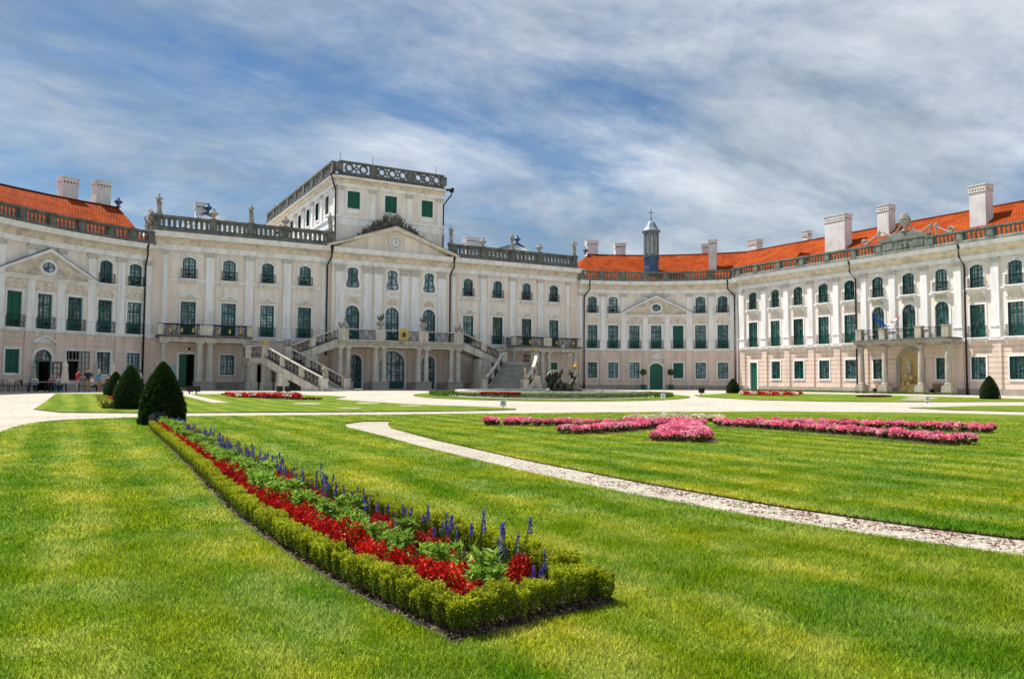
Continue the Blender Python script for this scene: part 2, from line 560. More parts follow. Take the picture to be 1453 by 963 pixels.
class MB:
    """collects geometry; build() links it as ONE mesh object"""

    def __init__(self):
        self.v, self.f, self.uv = [], [], None

    def add(self, vs_, fs_):
        n = len(self.v)
        self.v.extend(vs_)
        self.f.extend(tuple(i + n for i in f) for f in fs_)

    def box(self, F, s0, s1, o0, o1, z0, z1):
        n = max(1, int(math.ceil(abs(s1 - s0) / 1.0))) if F.curved else 1
        vs_, fs_ = [], []
        for i in range(n + 1):
            s = s0 + (s1 - s0) * i / n
            vs_ += [F.pos(s, o0, z0), F.pos(s, o1, z0), F.pos(s, o1, z1), F.pos(s, o0, z1)]
        for i in range(n):
            a, b = i * 4, i * 4 + 4
            for k in range(4):
                k2 = (k + 1) % 4
                fs_.append((a + k, b + k, b + k2, a + k2))
        fs_ += [(3, 2, 1, 0), (n * 4, n * 4 + 1, n * 4 + 2, n * 4 + 3)]
        self.add(vs_, fs_)

    def sweep(self, F, prof, s0, s1, step=1.0):
        """closed profile of (o, z) run along s"""
        n = max(1, int(math.ceil(abs(s1 - s0) / step))) if F.curved else 1
        m = len(prof)
        vs_, fs_ = [], []
        for i in range(n + 1):
            s = s0 + (s1 - s0) * i / n
            vs_ += [F.pos(s, o, z) for o, z in prof]
        for i in range(n):
            a, b = i * m, (i + 1) * m
            for k in range(m):
                k2 = (k + 1) % m
                fs_.append((a + k, b + k, b + k2, a + k2))
        fs_ += [tuple(range(m - 1, -1, -1)), tuple(range(n * m, n * m + m))]
        self.add(vs_, fs_)

    def prism(self, F, poly, o0, o1):
        m = len(poly)
        vs_ = [F.pos(s, o0, z) for s, z in poly] + [F.pos(s, o1, z) for s, z in poly]
        fs_ = [tuple(range(m)), tuple(range(2 * m - 1, m - 1, -1))]
        for k in range(m):
            k2 = (k + 1) % m
            fs_.append((k, m + k, m + k2, k2))
        self.add(vs_, fs_)

    def ring(self, F, outer, inner, o0, o1, closed=False):
        """band between two outlines of (s, z) with as many points"""
        m = len(outer)
        vs_ = [F.pos(s, o0, z) for s, z in outer] + [F.pos(s, o0, z) for s, z in inner] + \
              [F.pos(s, o1, z) for s, z in outer] + [F.pos(s, o1, z) for s, z in inner]
        fs_ = []
        rng_ = range(m) if closed else range(m - 1)
        for k in rng_:
            k2 = (k + 1) % m
            fs_ += [(2 * m + k, 2 * m + k2, 3 * m + k2, 3 * m + k), (k, m + k, m + k2, k2),
                    (k, k2, 2 * m + k2, 2 * m + k), (m + k, 3 * m + k, 3 * m + k2, m + k2)]
        if not closed:
            fs_ += [(0, 2 * m, 3 * m, m), (m - 1, 2 * m - 1, 4 * m - 1, 3 * m - 1)]
        self.add(vs_, fs_)

    def lathe(self, c, prof, n=12, sq=0.0):
        vs_, fs_ = [], []
        m = len(prof)
        for r, z in prof:
            for k in range(n):
                a = 2 * pi * (k + 0.5) / n
                vs_.append((c[0] + r * math.cos(a), c[1] + r * math.sin(a), c[2] + z))
        for i in range(m - 1):
            for k in range(n):
                k2 = (k + 1) % n
                fs_.append((i * n + k, i * n + k2, (i + 1) * n + k2, (i + 1) * n + k))
        fs_ += [tuple(range(n - 1, -1, -1)), tuple(range((m - 1) * n, m * n))]
        self.add(vs_, fs_)

    def tube(self, pts, r, n=6, F=None):
        if F:
            pts = [F.pos(*p) for p in pts]
        P = [Vector(p) for p in pts]
        rs = r if isinstance(r, (list, tuple)) else [r] * len(P)
        vs_, fs_ = [], []
        for i, p in enumerate(P):
            t = (P[min(i + 1, len(P) - 1)] - P[max(i - 1, 0)])
            if t.length < 1e-9:
                t = Vector((0, 0, 1))
            t.normalize()
            u = t.cross(Vector((0, 0, 1)))
            if u.length < 0.05:
                u = t.cross(Vector((0, 1, 0)))
            u.normalize()
            w = t.cross(u)
            for k in range(n):
                a = 2 * pi * k / n
                q = p + (u * math.cos(a) + w * math.sin(a)) * rs[i]
                vs_.append((q.x, q.y, q.z))
        for i in range(len(P) - 1):
            for k in range(n):
                k2 = (k + 1) % n
                fs_.append((i * n + k, i * n + k2, (i + 1) * n + k2, (i + 1) * n + k))
        fs_ += [tuple(range(n - 1, -1, -1)), tuple(range((len(P) - 1) * n, len(P) * n))]
        self.add(vs_, fs_)

    def ball(self, c, rx, ry, rz, n=8, m=6):
        vs_, fs_ = [], []
        for i in range(m + 1):
            t = pi * i / m
            rr = max(0.02, math.sin(t))
            for k in range(n):
                a = 2 * pi * k / n
                vs_.append((c[0] + rx * rr * math.cos(a), c[1] + ry * rr * math.sin(a), c[2] - rz * math.cos(t)))
        for i in range(m):
            for k in range(n):
                k2 = (k + 1) % n
                fs_.append((i * n + k, i * n + k2, (i + 1) * n + k2, (i + 1) * n + k))
        self.add(vs_, fs_)

    def mesh(self, name, material, smooth=False):
        me = bpy.data.meshes.new(name)
        me.from_pydata(self.v, [], self.f)
        me.materials.append(MATS[material])
        if smooth:
            me.polygons.foreach_set('use_smooth', [True] * len(me.polygons))
        me.update()
        return me

    def build(self, name, material, parent=None, smooth=False):
        return place(name, self.mesh(name, material, smooth), parent)


def place(name, me, parent=None, loc=None, rot=0.0):
    o = bpy.data.objects.new(name, me)
    col.objects.link(o)
    if parent is not None:
        o.parent = parent
    if loc is not None:
        o.location = loc
    if rot:
        o.rotation_euler = (0, 0, rot)
    return o


def tag(o, label, cat, group=None, kind=None):
    if label:
        o['label'] = label
    if cat:
        o['category'] = cat
    if group:
        o['group'] = group
    if kind:
        o['kind'] = kind
    return o


def root(name, label, cat, loc=(0, 0, 0), group=None, rot=0.0):
    o = place(name, None, None, loc, rot)
    o.empty_display_size = 0.5
    return tag(o, label, cat, group)


def copy_tree(o, parent=None):
    c = o.copy()
    col.objects.link(c)
    c.parent = parent
    for ch in o.children:
        copy_tree(ch, c)
    return c


def structure(o):
    o['kind'] = 'structure'
    return o


# ------------------------------------------------------------------ wall with openings
def wall(mb, F, s0, s1, z0, z1, ops, o=0.0, depth=0.28, joint=None):
    S = {s0, s1}
    Z = {z0, z1}
    for (a, b, c, d) in ops:
        S |= {max(s0, a), min(s1, b)}
        Z |= {max(z0, c), min(z1, d)}
    if F.curved:
        n = int((s1 - s0) / 0.9) + 1
        S |= {s0 + (s1 - s0) * i / n for i in range(n + 1)}
    rows = []
    if joint:
        z = z0 + joint
        while z < z1 - 0.1:
            rows.append((z - 0.028, z + 0.028))
            Z |= {z - 0.028, z + 0.028}
            z += joint
    S, Z = sorted(S), sorted(Z)

    def rec(z):
        return any(a < z < b for a, b in rows)

    def opn(s, z):
        return any(a < s < b and c < z < d for a, b, c, d in ops)

    vs_, fs_ = [], []

    def q(*p):
        n = len(vs_)
        vs_.extend(p)
        fs_.append((n, n + 1, n + 2, n + 3))

    for i in range(len(S) - 1):
        sa, sb = S[i], S[i + 1]
        if sb - sa < 1e-5:
            continue
        sc = (sa + sb) / 2
        for j in range(len(Z) - 1):
            za, zb = Z[j], Z[j + 1]
            if zb - za < 1e-5:
                continue
            zc = (za + zb) / 2
            if opn(sc, zc):
                continue
            oo = o - 0.05 if rec(zc) else o
            q(F.pos(sa, oo, za), F.pos(sb, oo, za), F.pos(sb, oo, zb), F.pos(sa, oo, zb))
            if rec(zc):
                q(F.pos(sa, o, za), F.pos(sb, o, za), F.pos(sb, oo, za), F.pos(sa, oo, za))
                q(F.pos(sa, o, zb), F.pos(sb, o, zb), F.pos(sb, oo, zb), F.pos(sa, oo, zb))
    for (a, b, c, d) in ops:
        i = o - depth
        q(F.pos(a, o, c), F.pos(a, i, c), F.pos(a, i, d), F.pos(a, o, d))
        q(F.pos(b, o, c), F.pos(b, i, c), F.pos(b, i, d), F.pos(b, o, d))
        q(F.pos(a, o, d), F.pos(b, o, d), F.pos(b, i, d), F.pos(a, i, d))
        q(F.pos(a, o, c), F.pos(b, o, c), F.pos(b, i, c), F.pos(a, i, c))
    mb.add(vs_, fs_)


# ------------------------------------------------------------------ windows
def outline(w, z0, z1, rise, n=10):
    if rise <= 0:
        return [(-w / 2, z0), (-w / 2, z1), (w / 2, z1), (w / 2, z0)]
    zs = z1 - rise
    if rise >= w / 2 - 1e-3:
        cz, r, a = z1 - w / 2, w / 2, pi / 2
    else:
        r = (w * w / 4 + rise * rise) / (2 * rise)
        cz = z1 - r
        a = math.asin(w / 2 / r)
    pts = [(-w / 2, z0)]
    for i in range(n + 1):
        t = -a + 2 * a * i / n
        pts.append((r * math.sin(t), cz + r * math.cos(t)))
    pts.append((w / 2, z0))
    return pts


def violin(w, z0, z1, k=1.0, n=20):
    """waisted lobed outline used by the upper windows of the centre"""
    prof = [(0.0, 0.62), (0.06, 0.94), (0.16, 1.0), (0.27, 0.93), (0.40, 0.80), (0.55, 0.73), (0.70, 0.74), (0.80, 0.80), (0.87, 0.80), (0.92, 0.66), (0.97, 0.48), (1.0, 0.2)]
    L_ = [(-w / 2 * a - (k - 1) * 0.0, z0 + (z1 - z0) * t) for t, a in prof]
    R__ = [(-s, z) for s, z in reversed(L_)]
    return L_ + R__


def win_frame(w, z0, z1, rise, cols=4, rows=6, panel=0.0, transom=None, th=0.06):
    mb = MB()
    o0, o1 = -0.20, -0.12
    f = 0.075
    out = outline(w, z0, z1, rise)
    inn = outline(w - 2 * f, z0 + 0.0, z1 - f, max(0, rise - f * 0.3) if rise > 0 else 0)
    mb.ring(LOC, out, inn, o0, o1)
    mb.box(LOC, -w / 2 + f, w / 2 - f, o0, o1, z0, z0 + 0.09)
    mb.box(LOC, -0.055, 0.055, o0, o1 + 0.015, z0 + 0.09, z1 - f - 0.01)
    if transom:
        mb.box(LOC, -w / 2 + f, w / 2 - f, o0, o1 + 0.01, transom - 0.05, transom + 0.05)
    zb = z0 + 0.09
    if panel:
        for sg in (-1, 1):
            a, b = sorted((sg * 0.055, sg * (w / 2 - f)))
            mb.box(LOC, a, b, o0 + 0.01, o1 - 0.02, zb, z0 + panel)
            mb.box(LOC, a + 0.07, b - 0.07, o1 - 0.02, o1 - 0.005, zb + 0.07, z0 + panel - 0.07)
        zb = z0 + panel
        mb.box(LOC, -w / 2 + f, w / 2 - f, o0, o1, zb, zb + 0.06)
    g0, g1 = o0 + 0.02, o1 - 0.025
    zt = z1 - f - (rise * 0.15)
    hc = cols // 2
    for sg in (-1, 1):
        x0, x1 = 0.055, w / 2 - f
        mb.box(LOC, *sorted((sg * (x1 - 0.05), sg * x1)), o0, o1 - 0.01, zb, zt - rise * 0.8)
        for c in range(1, hc):
            x = x0 + (x1 - x0) * c / hc
            mb.box(LOC, sg * x - 0.024, sg * x + 0.024, g0, g1, zb, zt)
    for r in range(1, rows):
        z = zb + (z1 - f - zb) * r / rows
        if z > z1 - rise * 0.9 - 0.05 and rise > 0:
            continue
        mb.box(LOC, -w / 2 + f, w / 2 - f, g0 + 0.002, g1 - 0.002, z - 0.024, z + 0.024)
    return mb.mesh('window', 'green_paint')


def win_glass(w, z0, z1, rise):
    mb = MB()
    mb.prism(LOC, outline(w - 0.04, z0 + 0.01, z1 - 0.02, rise), -0.215, -0.19)
    return mb.mesh('pane', 'glass')


def win_surround(w, z0, z1, rise, band=0.13, material='white_trim', hood=0.0, sill=False, key=False):
    mb = MB()
    i = outline(w, z0, z1, rise)
    o = outline(w + 2 * band, z0, z1 + band, rise + (band * 0.25 if rise else 0))
    mb.ring(LOC, o, i, -0.12, 0.045)
    if rise > 0:                                   # fill between the arch and the square opening of the wall
        top = z1 + 0.004
        arch = i[1:-1]
        for a, b in zip(arch[:-1], arch[1:]):
            if top - min(a[1], b[1]) > 0.004:
                mb.prism(LOC, [a, b, (b[0], top), (a[0], top)], -0.10, 0.012)
    if hood:
        a = outline(w + 0.62, z0, z1 + 0.30, rise + 0.10)[1:-1]
        b = outline(w + 0.46, z0, z1 + 0.22, rise + 0.08)[1:-1]
        mb.ring(LOC, a, b, 0.0, 0.11)
        mb.box(LOC, -0.11, 0.11, 0.0, 0.10, z1 + band * 0.7, z1 + 0.26)
    if key:
        mb.prism(LOC, [(-0.07, z1 + band), (0.07, z1 + band), (0.10, z1 + band + 0.2), (-0.10, z1 + band + 0.2)], 0.0, 0.08)
    if sill:
        mb.box(LOC, -w / 2 - band, w / 2 + band, -0.10, 0.07, z0 - 0.13, z0)
    return mb.mesh('surround', material)


def win_sill(w, z, brackets=True):
    mb = MB()
    mb.sweep(LOC, [(0.0, z - 0.16), (0.16, z - 0.16), (0.20, z - 0.11), (0.34, z - 0.09), (0.34, z), (0.0, z)], -w / 2 - 0.25, w / 2 + 0.25)
    if brackets:
        for sg in (-1, 1):
            s = sg * (w / 2 + 0.08)
            mb.prism(Line((s, 0), -pi / 2), [(0.0, z - 0.16), (0.0, z - 0.55), (0.10, z - 0.52), (0.12, z - 0.38), (0.26, z - 0.26), (0.28, z - 0.16)], -0.07, 0.07)
    return mb.mesh('sill', 'white_trim')


def win_rail(w, z0, h, proj=0.24):
    mb = MB()
    hw = w / 2 + 0.1
    zt = z0 + h
    for z in (z0 + 0.06, zt):
        mb.box(LOC, -hw, hw, proj - 0.02, proj + 0.02, z - 0.018, z + 0.018)
        for sg in (-1, 1):
            mb.box(LOC, *sorted((sg * hw - 0.02 * sg, sg * hw + 0.02 * sg)), 0.0, proj, z - 0.018, z + 0.018)
    n = 10
    for i in range(n + 1):
        x = -hw + 2 * hw * i / n
        mb.tube([(x, proj, z0 + 0.06), (x, proj + 0.05, z0 + h * 0.3), (x, proj, z0 + h * 0.6), (x, proj, zt)], 0.013, 4, LOC)
    for sg in (-1, 1):
        for k in (0.35, 0.7):
            x = sg * hw
            mb.box(LOC, x - 0.01, x + 0.01, proj * k - 0.01, proj * k + 0.01, z0 + 0.06, zt)
    for cx in (-hw * 0.5, 0, hw * 0.5):                  # scrolls and a dark boss
        pts = [(cx + (0.03 + 0.035 * t / 4) * math.cos(t), proj + 0.05, z0 + h * 0.42 + (0.03 + 0.035 * t / 4) * math.sin(t)) for t in [k * 0.7 for k in range(13)]]
        mb.tube(pts, 0.014, 4, LOC)
    mb.lathe((0, -proj - 0.05, z0 + h * 0.4), [(0.01, -0.13), (0.10, -0.06), (0.13, 0.0), (0.09, 0.08), (0.01, 0.13)], 8)
    return mb.mesh('balcony_rail', 'iron')


def curl(mb, cx, cz, r0, r1, a0, turns, flip, o=0.03, rad=0.028):
    n = 12
    pts = []
    for i in range(n + 1):
        t = i / n
        r = r0 + (r1 - r0) * t
        a = a0 + turns * 2 * pi * t
        pts.append((cx + flip * r * math.cos(a), o, cz + r * math.sin(a)))
    mb.tube(pts, [rad * (1.1 - 0.6 * i / n) for i in range(n + 1)], 5, LOC)


def relief(w, z, h, rich=1):
    """stucco ornament over a window"""
    mb = MB()
    for sg in (-1, 1):
        curl(mb, sg * w * 0.22, z + h * 0.45, h * 0.42, h * 0.08, pi, 1.2, sg)
        curl(mb, sg * w * 0.42, z + h * 0.22, h * 0.26, h * 0.06, pi * 0.5, 1.1, -sg)
        mb.tube([(sg * w * 0.06, 0.03, z + h * 0.9), (sg * w * 0.25, 0.03, z + h * 0.98), (sg * w * 0.40, 0.03, z + h * 0.62), (sg * w * 0.5, 0.03, z + h * 0.1)], 0.035, 5, LOC)
        if rich > 1:
            for k in range(4):
                t = k / 3
                mb.ball((sg * w * (0.1 + 0.3 * t), -0.03, z + h * (0.75 - 0.5 * t) - 0.08), 0.05, 0.04, 0.05, 6, 4)
    mb.ball((0, -0.03, z + h * 0.62), w * 0.07, 0.06, h * 0.28, 8, 6)
    mb.ball((0, -0.03, z + h * 0.2), w * 0.10, 0.05, h * 0.14, 8, 6)
    return mb.mesh('relief', 'cornice_stucco')


def brow(w, z):
    """curved double-swept pediment over the main-block windows"""
    mb = MB()
    n = 14
    up_, lo = [], []
    for i in range(n + 1):
        t = -1 + 2 * i / n
        c = 0.30 * math.exp(-(t / 0.42) ** 2) + 0.02 * (abs(t) > 0.8)
        up_.append((t * w * 0.62, z + 0.30 + c))
        lo.append((t * w * 0.62, z + 0.17 + c * 0.92))
    mb.ring(LOC, up_, lo, 0.0, 0.26)
    lo2 = [(s, q - 0.08) for s, q in lo]
    mb.ring(LOC, [(s * 0.95, q) for s, q in lo], [(s * 0.95, q) for s, q in lo2], 0.0, 0.09)
    return mb.mesh('window_pediment', 'white_trim')


def shutters(w, z0, z1, slats=13, leaves=2, rise=0):
    mb = MB()
    mb.box(LOC, -w / 2, w / 2, -0.16, -0.105, z0, z1)
    for k in range(leaves):
        a = -w / 2 + w * k / leaves + 0.01
        b = -w / 2 + w * (k + 1) / leaves - 0.01
        mb.box(LOC, a, a + 0.06, -0.10, -0.04, z0, z1)
        mb.box(LOC, b - 0.06, b, -0.10, -0.04, z0, z1)
        for z in (z0, (z0 + z1) / 2 - 0.04, z1 - 0.08):
            mb.box(LOC, a + 0.06, b - 0.06, -0.10, -0.045, z, z + 0.08)
    return mb.mesh('shutter', 'shutter_green')


def slat_mesh(w):
    mb = MB()
    mb.prism(Line((0, 0), -pi / 2), [(-0.085, 0.045), (-0.075, 0.05), (-0.045, 0.005), (-0.055, 0.0)], -w / 2, w / 2)
    return mb.mesh('slat', 'shutter_green')


class WinKit:
    """meshes shared by all windows of one kind"""

    def __init__(self, w, z0, z1, rise=0.0, cols=4, rows=6, panel=0.0, transom=None, band=0.13, hood=0, sill=None,
                 rail=0.0, rel=None, pediment=None, low_sill=False, key=False, shutter=False):
        self.w, self.z0, self.z1, self.rise = w, z0, z1, rise
        self.frame = win_frame(w, z0, z1, rise, cols, rows, panel, transom)
        self.parts = [('pane', win_glass(w, z0, z1, rise)),
                      ('surround', win_surround(w, z0, z1, rise, band, 'white_trim', hood, low_sill, key))]
        if sill:
            self.parts.append(('sill', win_sill(w, sill)))
        if rail:
            self.parts.append(('balcony_rail', win_rail(w, z0, rail)))
        if rel:
            self.parts.append(('relief', relief(*rel)))
        if pediment:
            self.parts.append(('window_pediment', brow(*pediment)))
        self.shut = shutters(w - 0.02, z0 + 0.02, z1 - 0.02) if shutter else None
        self.slat = slat_mesh((w - 0.02) / 2 - 0.15) if shutter else None

    def op(self, s):
        return (s - self.w / 2, s + self.w / 2, self.z0, self.z1)

    def put(self, parent, F, s, o=0.0, shut=False, skip=()):
        p = F.pos(s, o, 0)
        a = F.ang(s)
        if shut and self.shut:
            wdo = place('window', self.shut, parent, p, a)
            n = int((self.z1 - self.z0 - 0.2) / 0.135)
            lw = (self.w - 0.02) / 2
            for sg in (-1, 1):
                for i in range(n):
                    place('slat', self.slat, wdo, (sg * lw / 2, 0, self.z0 + 0.11 + i * (self.z1 - self.z0 - 0.2) / n))
            wdo['label'] = 'closed green louvred shutters'
        else:
            wdo = place('window', self.frame, parent, p, a)
        for nm, me in self.parts:
            if nm in skip or (shut and nm == 'pane'):
                continue
            place(nm, me, wdo)
        return wdo


# ------------------------------------------------------------------ pilasters, strips, balustrades
def pilaster_mesh(w, z0, z1, ped, o=0.15, ionic=True, cap_h=0.42):
    mb = MB()
    if ped:
        mb.box(LOC, -w / 2 - 0.10, w / 2 + 0.10, 0, o + 0.08, z0, z0 + 0.12)
        mb.box(LOC, -w / 2 - 0.06, w / 2 + 0.06, 0, o + 0.05, z0 + 0.12, z0 + ped - 0.12)
        mb.sweep(LOC, [(0, z0 + ped - 0.12), (o + 0.06, z0 + ped - 0.12), (o + 0.11, z0 + ped - 0.05), (o + 0.11, z0 + ped), (0, z0 + ped)], -w / 2 - 0.11, w / 2 + 0.11)
        zb = z0 + ped
    else:
        zb = z0
    mb.box(LOC, -w / 2 - 0.05, w / 2 + 0.05, 0, o + 0.05, zb, zb + 0.10)
    mb.box(LOC, -w / 2, w / 2, 0, o, zb + 0.10, z1 - cap_h)
    shaft = mb.mesh('pilaster', 'white_trim')
    mb = MB()
    zc = z1 - cap_h
    mb.box(LOC, -w / 2 - 0.03, w / 2 + 0.03, 0, o + 0.03, zc, zc + 0.05)
    if ionic:
        mb.box(LOC, -w / 2 - 0.02, w / 2 + 0.02, 0, o + 0.04, zc + 0.05, z1 - 0.08)
        mb.box(LOC, -w / 2 - 0.10, w / 2 + 0.10, 0, o + 0.10, z1 - 0.09, z1)
        for sg in (-1, 1):
            c = (sg * (w / 2 + 0.01), zc + 0.20)
            disc = [(c[0] + 0.13 * math.cos(t), c[1] + 0.13 * math.sin(t)) for t in [k * pi / 5 for k in range(10)]]
            mb.prism(LOC, disc, 0.0, o + 0.07)
            disc = [(c[0] + 0.055 * math.cos(t), c[1] + 0.055 * math.sin(t)) for t in [k * pi / 4 for k in range(8)]]
            mb.prism(LOC, disc, o + 0.07, o + 0.10)
        mb.tube([(-w * 0.4, o + 0.06, zc + 0.22), (0, o + 0.07, zc + 0.05), (w * 0.4, o + 0.06, zc + 0.22)], 0.04, 5, LOC)
    else:                                                   # leafy capital with two tiers
        mb.prism(LOC, [(-w / 2, zc + 0.05), (w / 2, zc + 0.05), (w / 2 + 0.07, z1 - 0.09), (-w / 2 - 0.07, z1 - 0.09)], 0, o + 0.03)
        mb.box(LOC, -w / 2 - 0.13, w / 2 + 0.13, 0, o + 0.14, z1 - 0.09, z1)
        for tier in (0, 1):
            for k in range(4):
                x = -w / 2 + w * (k + 0.5) / 4 + (0.06 if tier else 0)
                z = zc + 0.10 + tier * cap_h * 0.32
                mb.ball((x, -o - 0.05, z + 0.09), 0.075, 0.06, 0.12, 6, 4)
        for sg in (-1, 1):
            mb.ball((sg * (w / 2 + 0.04), -o - 0.06, z1 - 0.17), 0.10, 0.08, 0.09, 8, 5)
    cap = mb.mesh('capital', 'capital_stucco')
    return shaft, cap


def strip_mesh(w, z0, z1, o=0.10, joint=0.42):
    mb = MB()
    mb.box(LOC, -w / 2 + 0.02, w / 2 - 0.02, 0, o - 0.035, z0, z1)
    z = z0
    while z < z1 - 0.05:
        zt = min(z1, z + joint)
        mb.box(LOC, -w / 2, w / 2, 0, o, z + (0.02 if z > z0 else 0.0), zt - (0.02 if zt < z1 else 0.0))
        z = zt
    return mb.mesh('pier_strip', 'pink_wall')


def balustrade(parent, F, peds, z0, h, o, material, pw=0.55, kind='vase', step=0.34, th=0.34):
    """plinth and rail as the balustrade, pedestals and rows of balusters as its pieces"""
    zp, zr = z0 + h * 0.24, z0 + h * 0.84
    mb = MB()
    s0, s1 = peds[0], peds[-1]
    mb.sweep(F, [(o - th / 2 - 0.06, z0), (o + th / 2 + 0.10, z0), (o + th / 2 + 0.10, z0 + h * 0.15), (o + th / 2 + 0.03, zp), (o - th / 2 - 0.03, zp), (o - th / 2 - 0.06, z0 + h * 0.15)], s0, s1)
    mb.sweep(F, [(o - th / 2 - 0.02, zr), (o + th / 2 + 0.02, zr), (o + th / 2 + 0.07, zr + h * 0.06), (o + th / 2 + 0.07, z0 + h), (o - th / 2 - 0.07, z0 + h), (o - th / 2 - 0.07, zr + h * 0.06)], s0, s1)
    b = mb.build('balustrade', material, parent)
    for s in peds:
        mb = MB()
        a = F.ang(s)
        c = F.pos(s, o, 0)
        L0 = Line((0, 0), 0)
        mb.box(L0, -pw / 2, pw / 2, -th / 2 - 0.05, th / 2 + 0.05, zp - 0.02, zr + 0.02)
        mb.box(L0, -pw / 2 + 0.09, pw / 2 - 0.09, th / 2 + 0.05, th / 2 + 0.075, zp + 0.07, zr - 0.06)
        mb.box(L0, -pw / 2 - 0.03, pw / 2 + 0.03, -th / 2 - 0.10, th / 2 + 0.125, z0 - 0.005, zp)
        mb.box(L0, -pw / 2 - 0.06, pw / 2 + 0.06, -th / 2 - 0.12, th / 2 + 0.12, zr + 0.02, z0 + h + 0.012)
        q = mb.build('pedestal', material, b)
        q.location = c
        q.rotation_euler = (0, 0, a)
    for sa, sb in zip(peds[:-1], peds[1:]):
        a, e = sa + pw / 2, sb - pw / 2
        L = e - a
        if L < 0.3:
            continue
        n = max(1, int(round(L / step)))
        mb = MB()
        hh = zr - zp
        for i in range(n):
            s = a + L * (i + 0.5) / n
            p = F.pos(s, o, zp)
            w = L / n
            if kind == 'vase':
                mb.lathe(p, [(w * 0.34, 0), (w * 0.34, hh * 0.08), (w * 0.20, hh * 0.14), (w * 0.37, hh * 0.34), (w * 0.24, hh * 0.62), (w * 0.16, hh * 0.80), (w * 0.34, hh * 0.90), (w * 0.34, hh)], 6)
            else:                                           # flat pierced slab: thin gap between broad tapering blocks
                ang = F.ang(s)
                LF = Line((p[0], p[1]), ang)
                g = w * 0.24
                mb.prism(LF, [(-w / 2, zp), (w / 2, zp), (w / 2, zp + hh * 0.12), (w / 2 - g, zp + hh * 0.16), (w / 2 - g * 0.9, zp + hh * 0.74), (w / 2 - g * 0.45, zp + hh * 0.88), (w / 2, zr), (-w / 2, zr), (-w / 2 + g * 0.45, zp + hh * 0.88), (-w / 2 + g * 0.9, zp + hh * 0.74), (-w / 2 + g, zp + hh * 0.16), (-w / 2, zp + hh * 0.12)], -th * 0.28, th * 0.28)
        mb.build('baluster_row', material, b, False)
    return b


def entab(parent, F, s0, s1, z0, zt, proj=0.62):
    """architrave, cove and cornice"""
    H = zt - z0
    mb = MB()
    mb.sweep(F, [(-0.05, z0), (0.17, z0), (0.17, z0 + H * 0.16), (0.21, z0 + H * 0.17), (0.21, z0 + H * 0.29), (-0.05, z0 + H * 0.29)], s0, s1)
    mb.build('architrave', 'white_trim', parent)
    mb = MB()
    pr = [(-0.05, z0 + H * 0.29), (0.16, z0 + H * 0.29)]
    for i in range(6):
        t = i / 5
        pr.append((0.18 + (proj - 0.22) * (1 - math.cos(t * pi / 2)), z0 + H * (0.36 + 0.34 * math.sin(t * pi / 2) * 0.9)))
    pr += [(proj, z0 + H * 0.68), (proj, z0 + H * 0.72), (-0.05, z0 + H * 0.72)]
    mb.sweep(F, pr, s0, s1)
    mb.build('cornice_cove', 'cornice_stucco', parent)
    mb = MB()
    mb.sweep(F, [(-0.05, z0 + H * 0.72), (proj - 0.02, z0 + H * 0.72), (proj + 0.02, z0 + H * 0.80), (proj + 0.10, z0 + H * 0.93), (proj + 0.13, z0 + H), (-0.05, z0 + H)], s0, s1)
    mb.build('cornice', 'white_trim', parent)


def downpipe(parent, F, s, zt, o_top=0.62, o_low=0.3, z_low=None, zb=0.25, off=0.35, z_kink=None):
    mb = MB()
    zk = z_kink or zt - 1.0
    mb.lathe(F.pos(s, o_top, zt - 0.38), [(0.07, 0), (0.10, 0.1), (0.15, 0.34), (0.15, 0.42)], 8)
    mb.tube([(s, o_top, zt - 0.36), (s, o_top, zk), (s + off, o_low, zk - 0.75), (s + off, o_low, zb + 0.9)], 0.075, 8, F)
    mb.tube([(s + off, o_low, zb + 0.95), (s + off, o_low, zb)], 0.10, 8, F)
    z = zb + 1.5
    while z < zk - 1:
        mb.tube([(s + off, o_low, z), (s + off, o_low, z + 0.06)], 0.095, 8, F)
        z += 1.6
    return mb.build('downpipe', 'pipe', parent, True)


def roof_mesh(F, s0, s1, rows, hip0=None, hip1=None):
    """tiled slopes; rows = [(o, z)] from front eave over the ridge to the back eave, with uv for the tile courses.
    hip0 / hip1: run-in of the ridge at each end"""
    n = max(2, int((s1 - s0) / 0.9)) if F.curved else 24
    me = bpy.data.meshes.new('roof')
    bm = bmesh.new()
    uvl = bm.loops.layers.uv.new('UVMap')
    zr = max(z for _, z in rows)
    ze = rows[0][1]
    L = [0]
    for (a, b), (c, d) in zip(rows[:-1], rows[1:]):
        L.append(L[-1] + math.hypot(c - a, d - b))
    grid = []
    for j, (o, z) in enumerate(rows):
        k = (z - ze) / (zr - ze)
        a = s0 + (hip0 or 0) * k
        b = s1 - (hip1 or 0) * k
        grid.append([(bm.verts.new(F.pos(a + (b - a) * i / n, o, z)), (a + (b - a) * i / n, L[j])) for i in range(n + 1)])
    for j in range(len(rows) - 1):
        for i in range(n):
            q = [grid[j][i], grid[j][i + 1], grid[j + 1][i + 1], grid[j + 1][i]]
            f = bm.faces.new([x[0] for x in q])
            for lp, x in zip(f.loops, q):
                lp[uvl].uv = x[1]
    for e, hp in ((0, hip0), (n, hip1)):
        c = [g[e] for g in grid]
        f = bm.faces.new([x[0] for x in c])
        for lp, (o, z) in zip(f.loops, rows):
            lp[uvl].uv = (o, z * 1.3)
    bmesh.ops.recalc_face_normals(bm, faces=bm.faces)
    bm.to_mesh(me)
    bm.free()
    me.materials.append(MATS['tile'])
    return me


def ridge_cap(F, s0, s1, o, z):
    mb = MB()
    mb.sweep(F, [(o - 0.16, z - 0.06), (o - 0.08, z + 0.09), (o + 0.08, z + 0.09), (o + 0.16, z - 0.06)], s0, s1)
    return mb


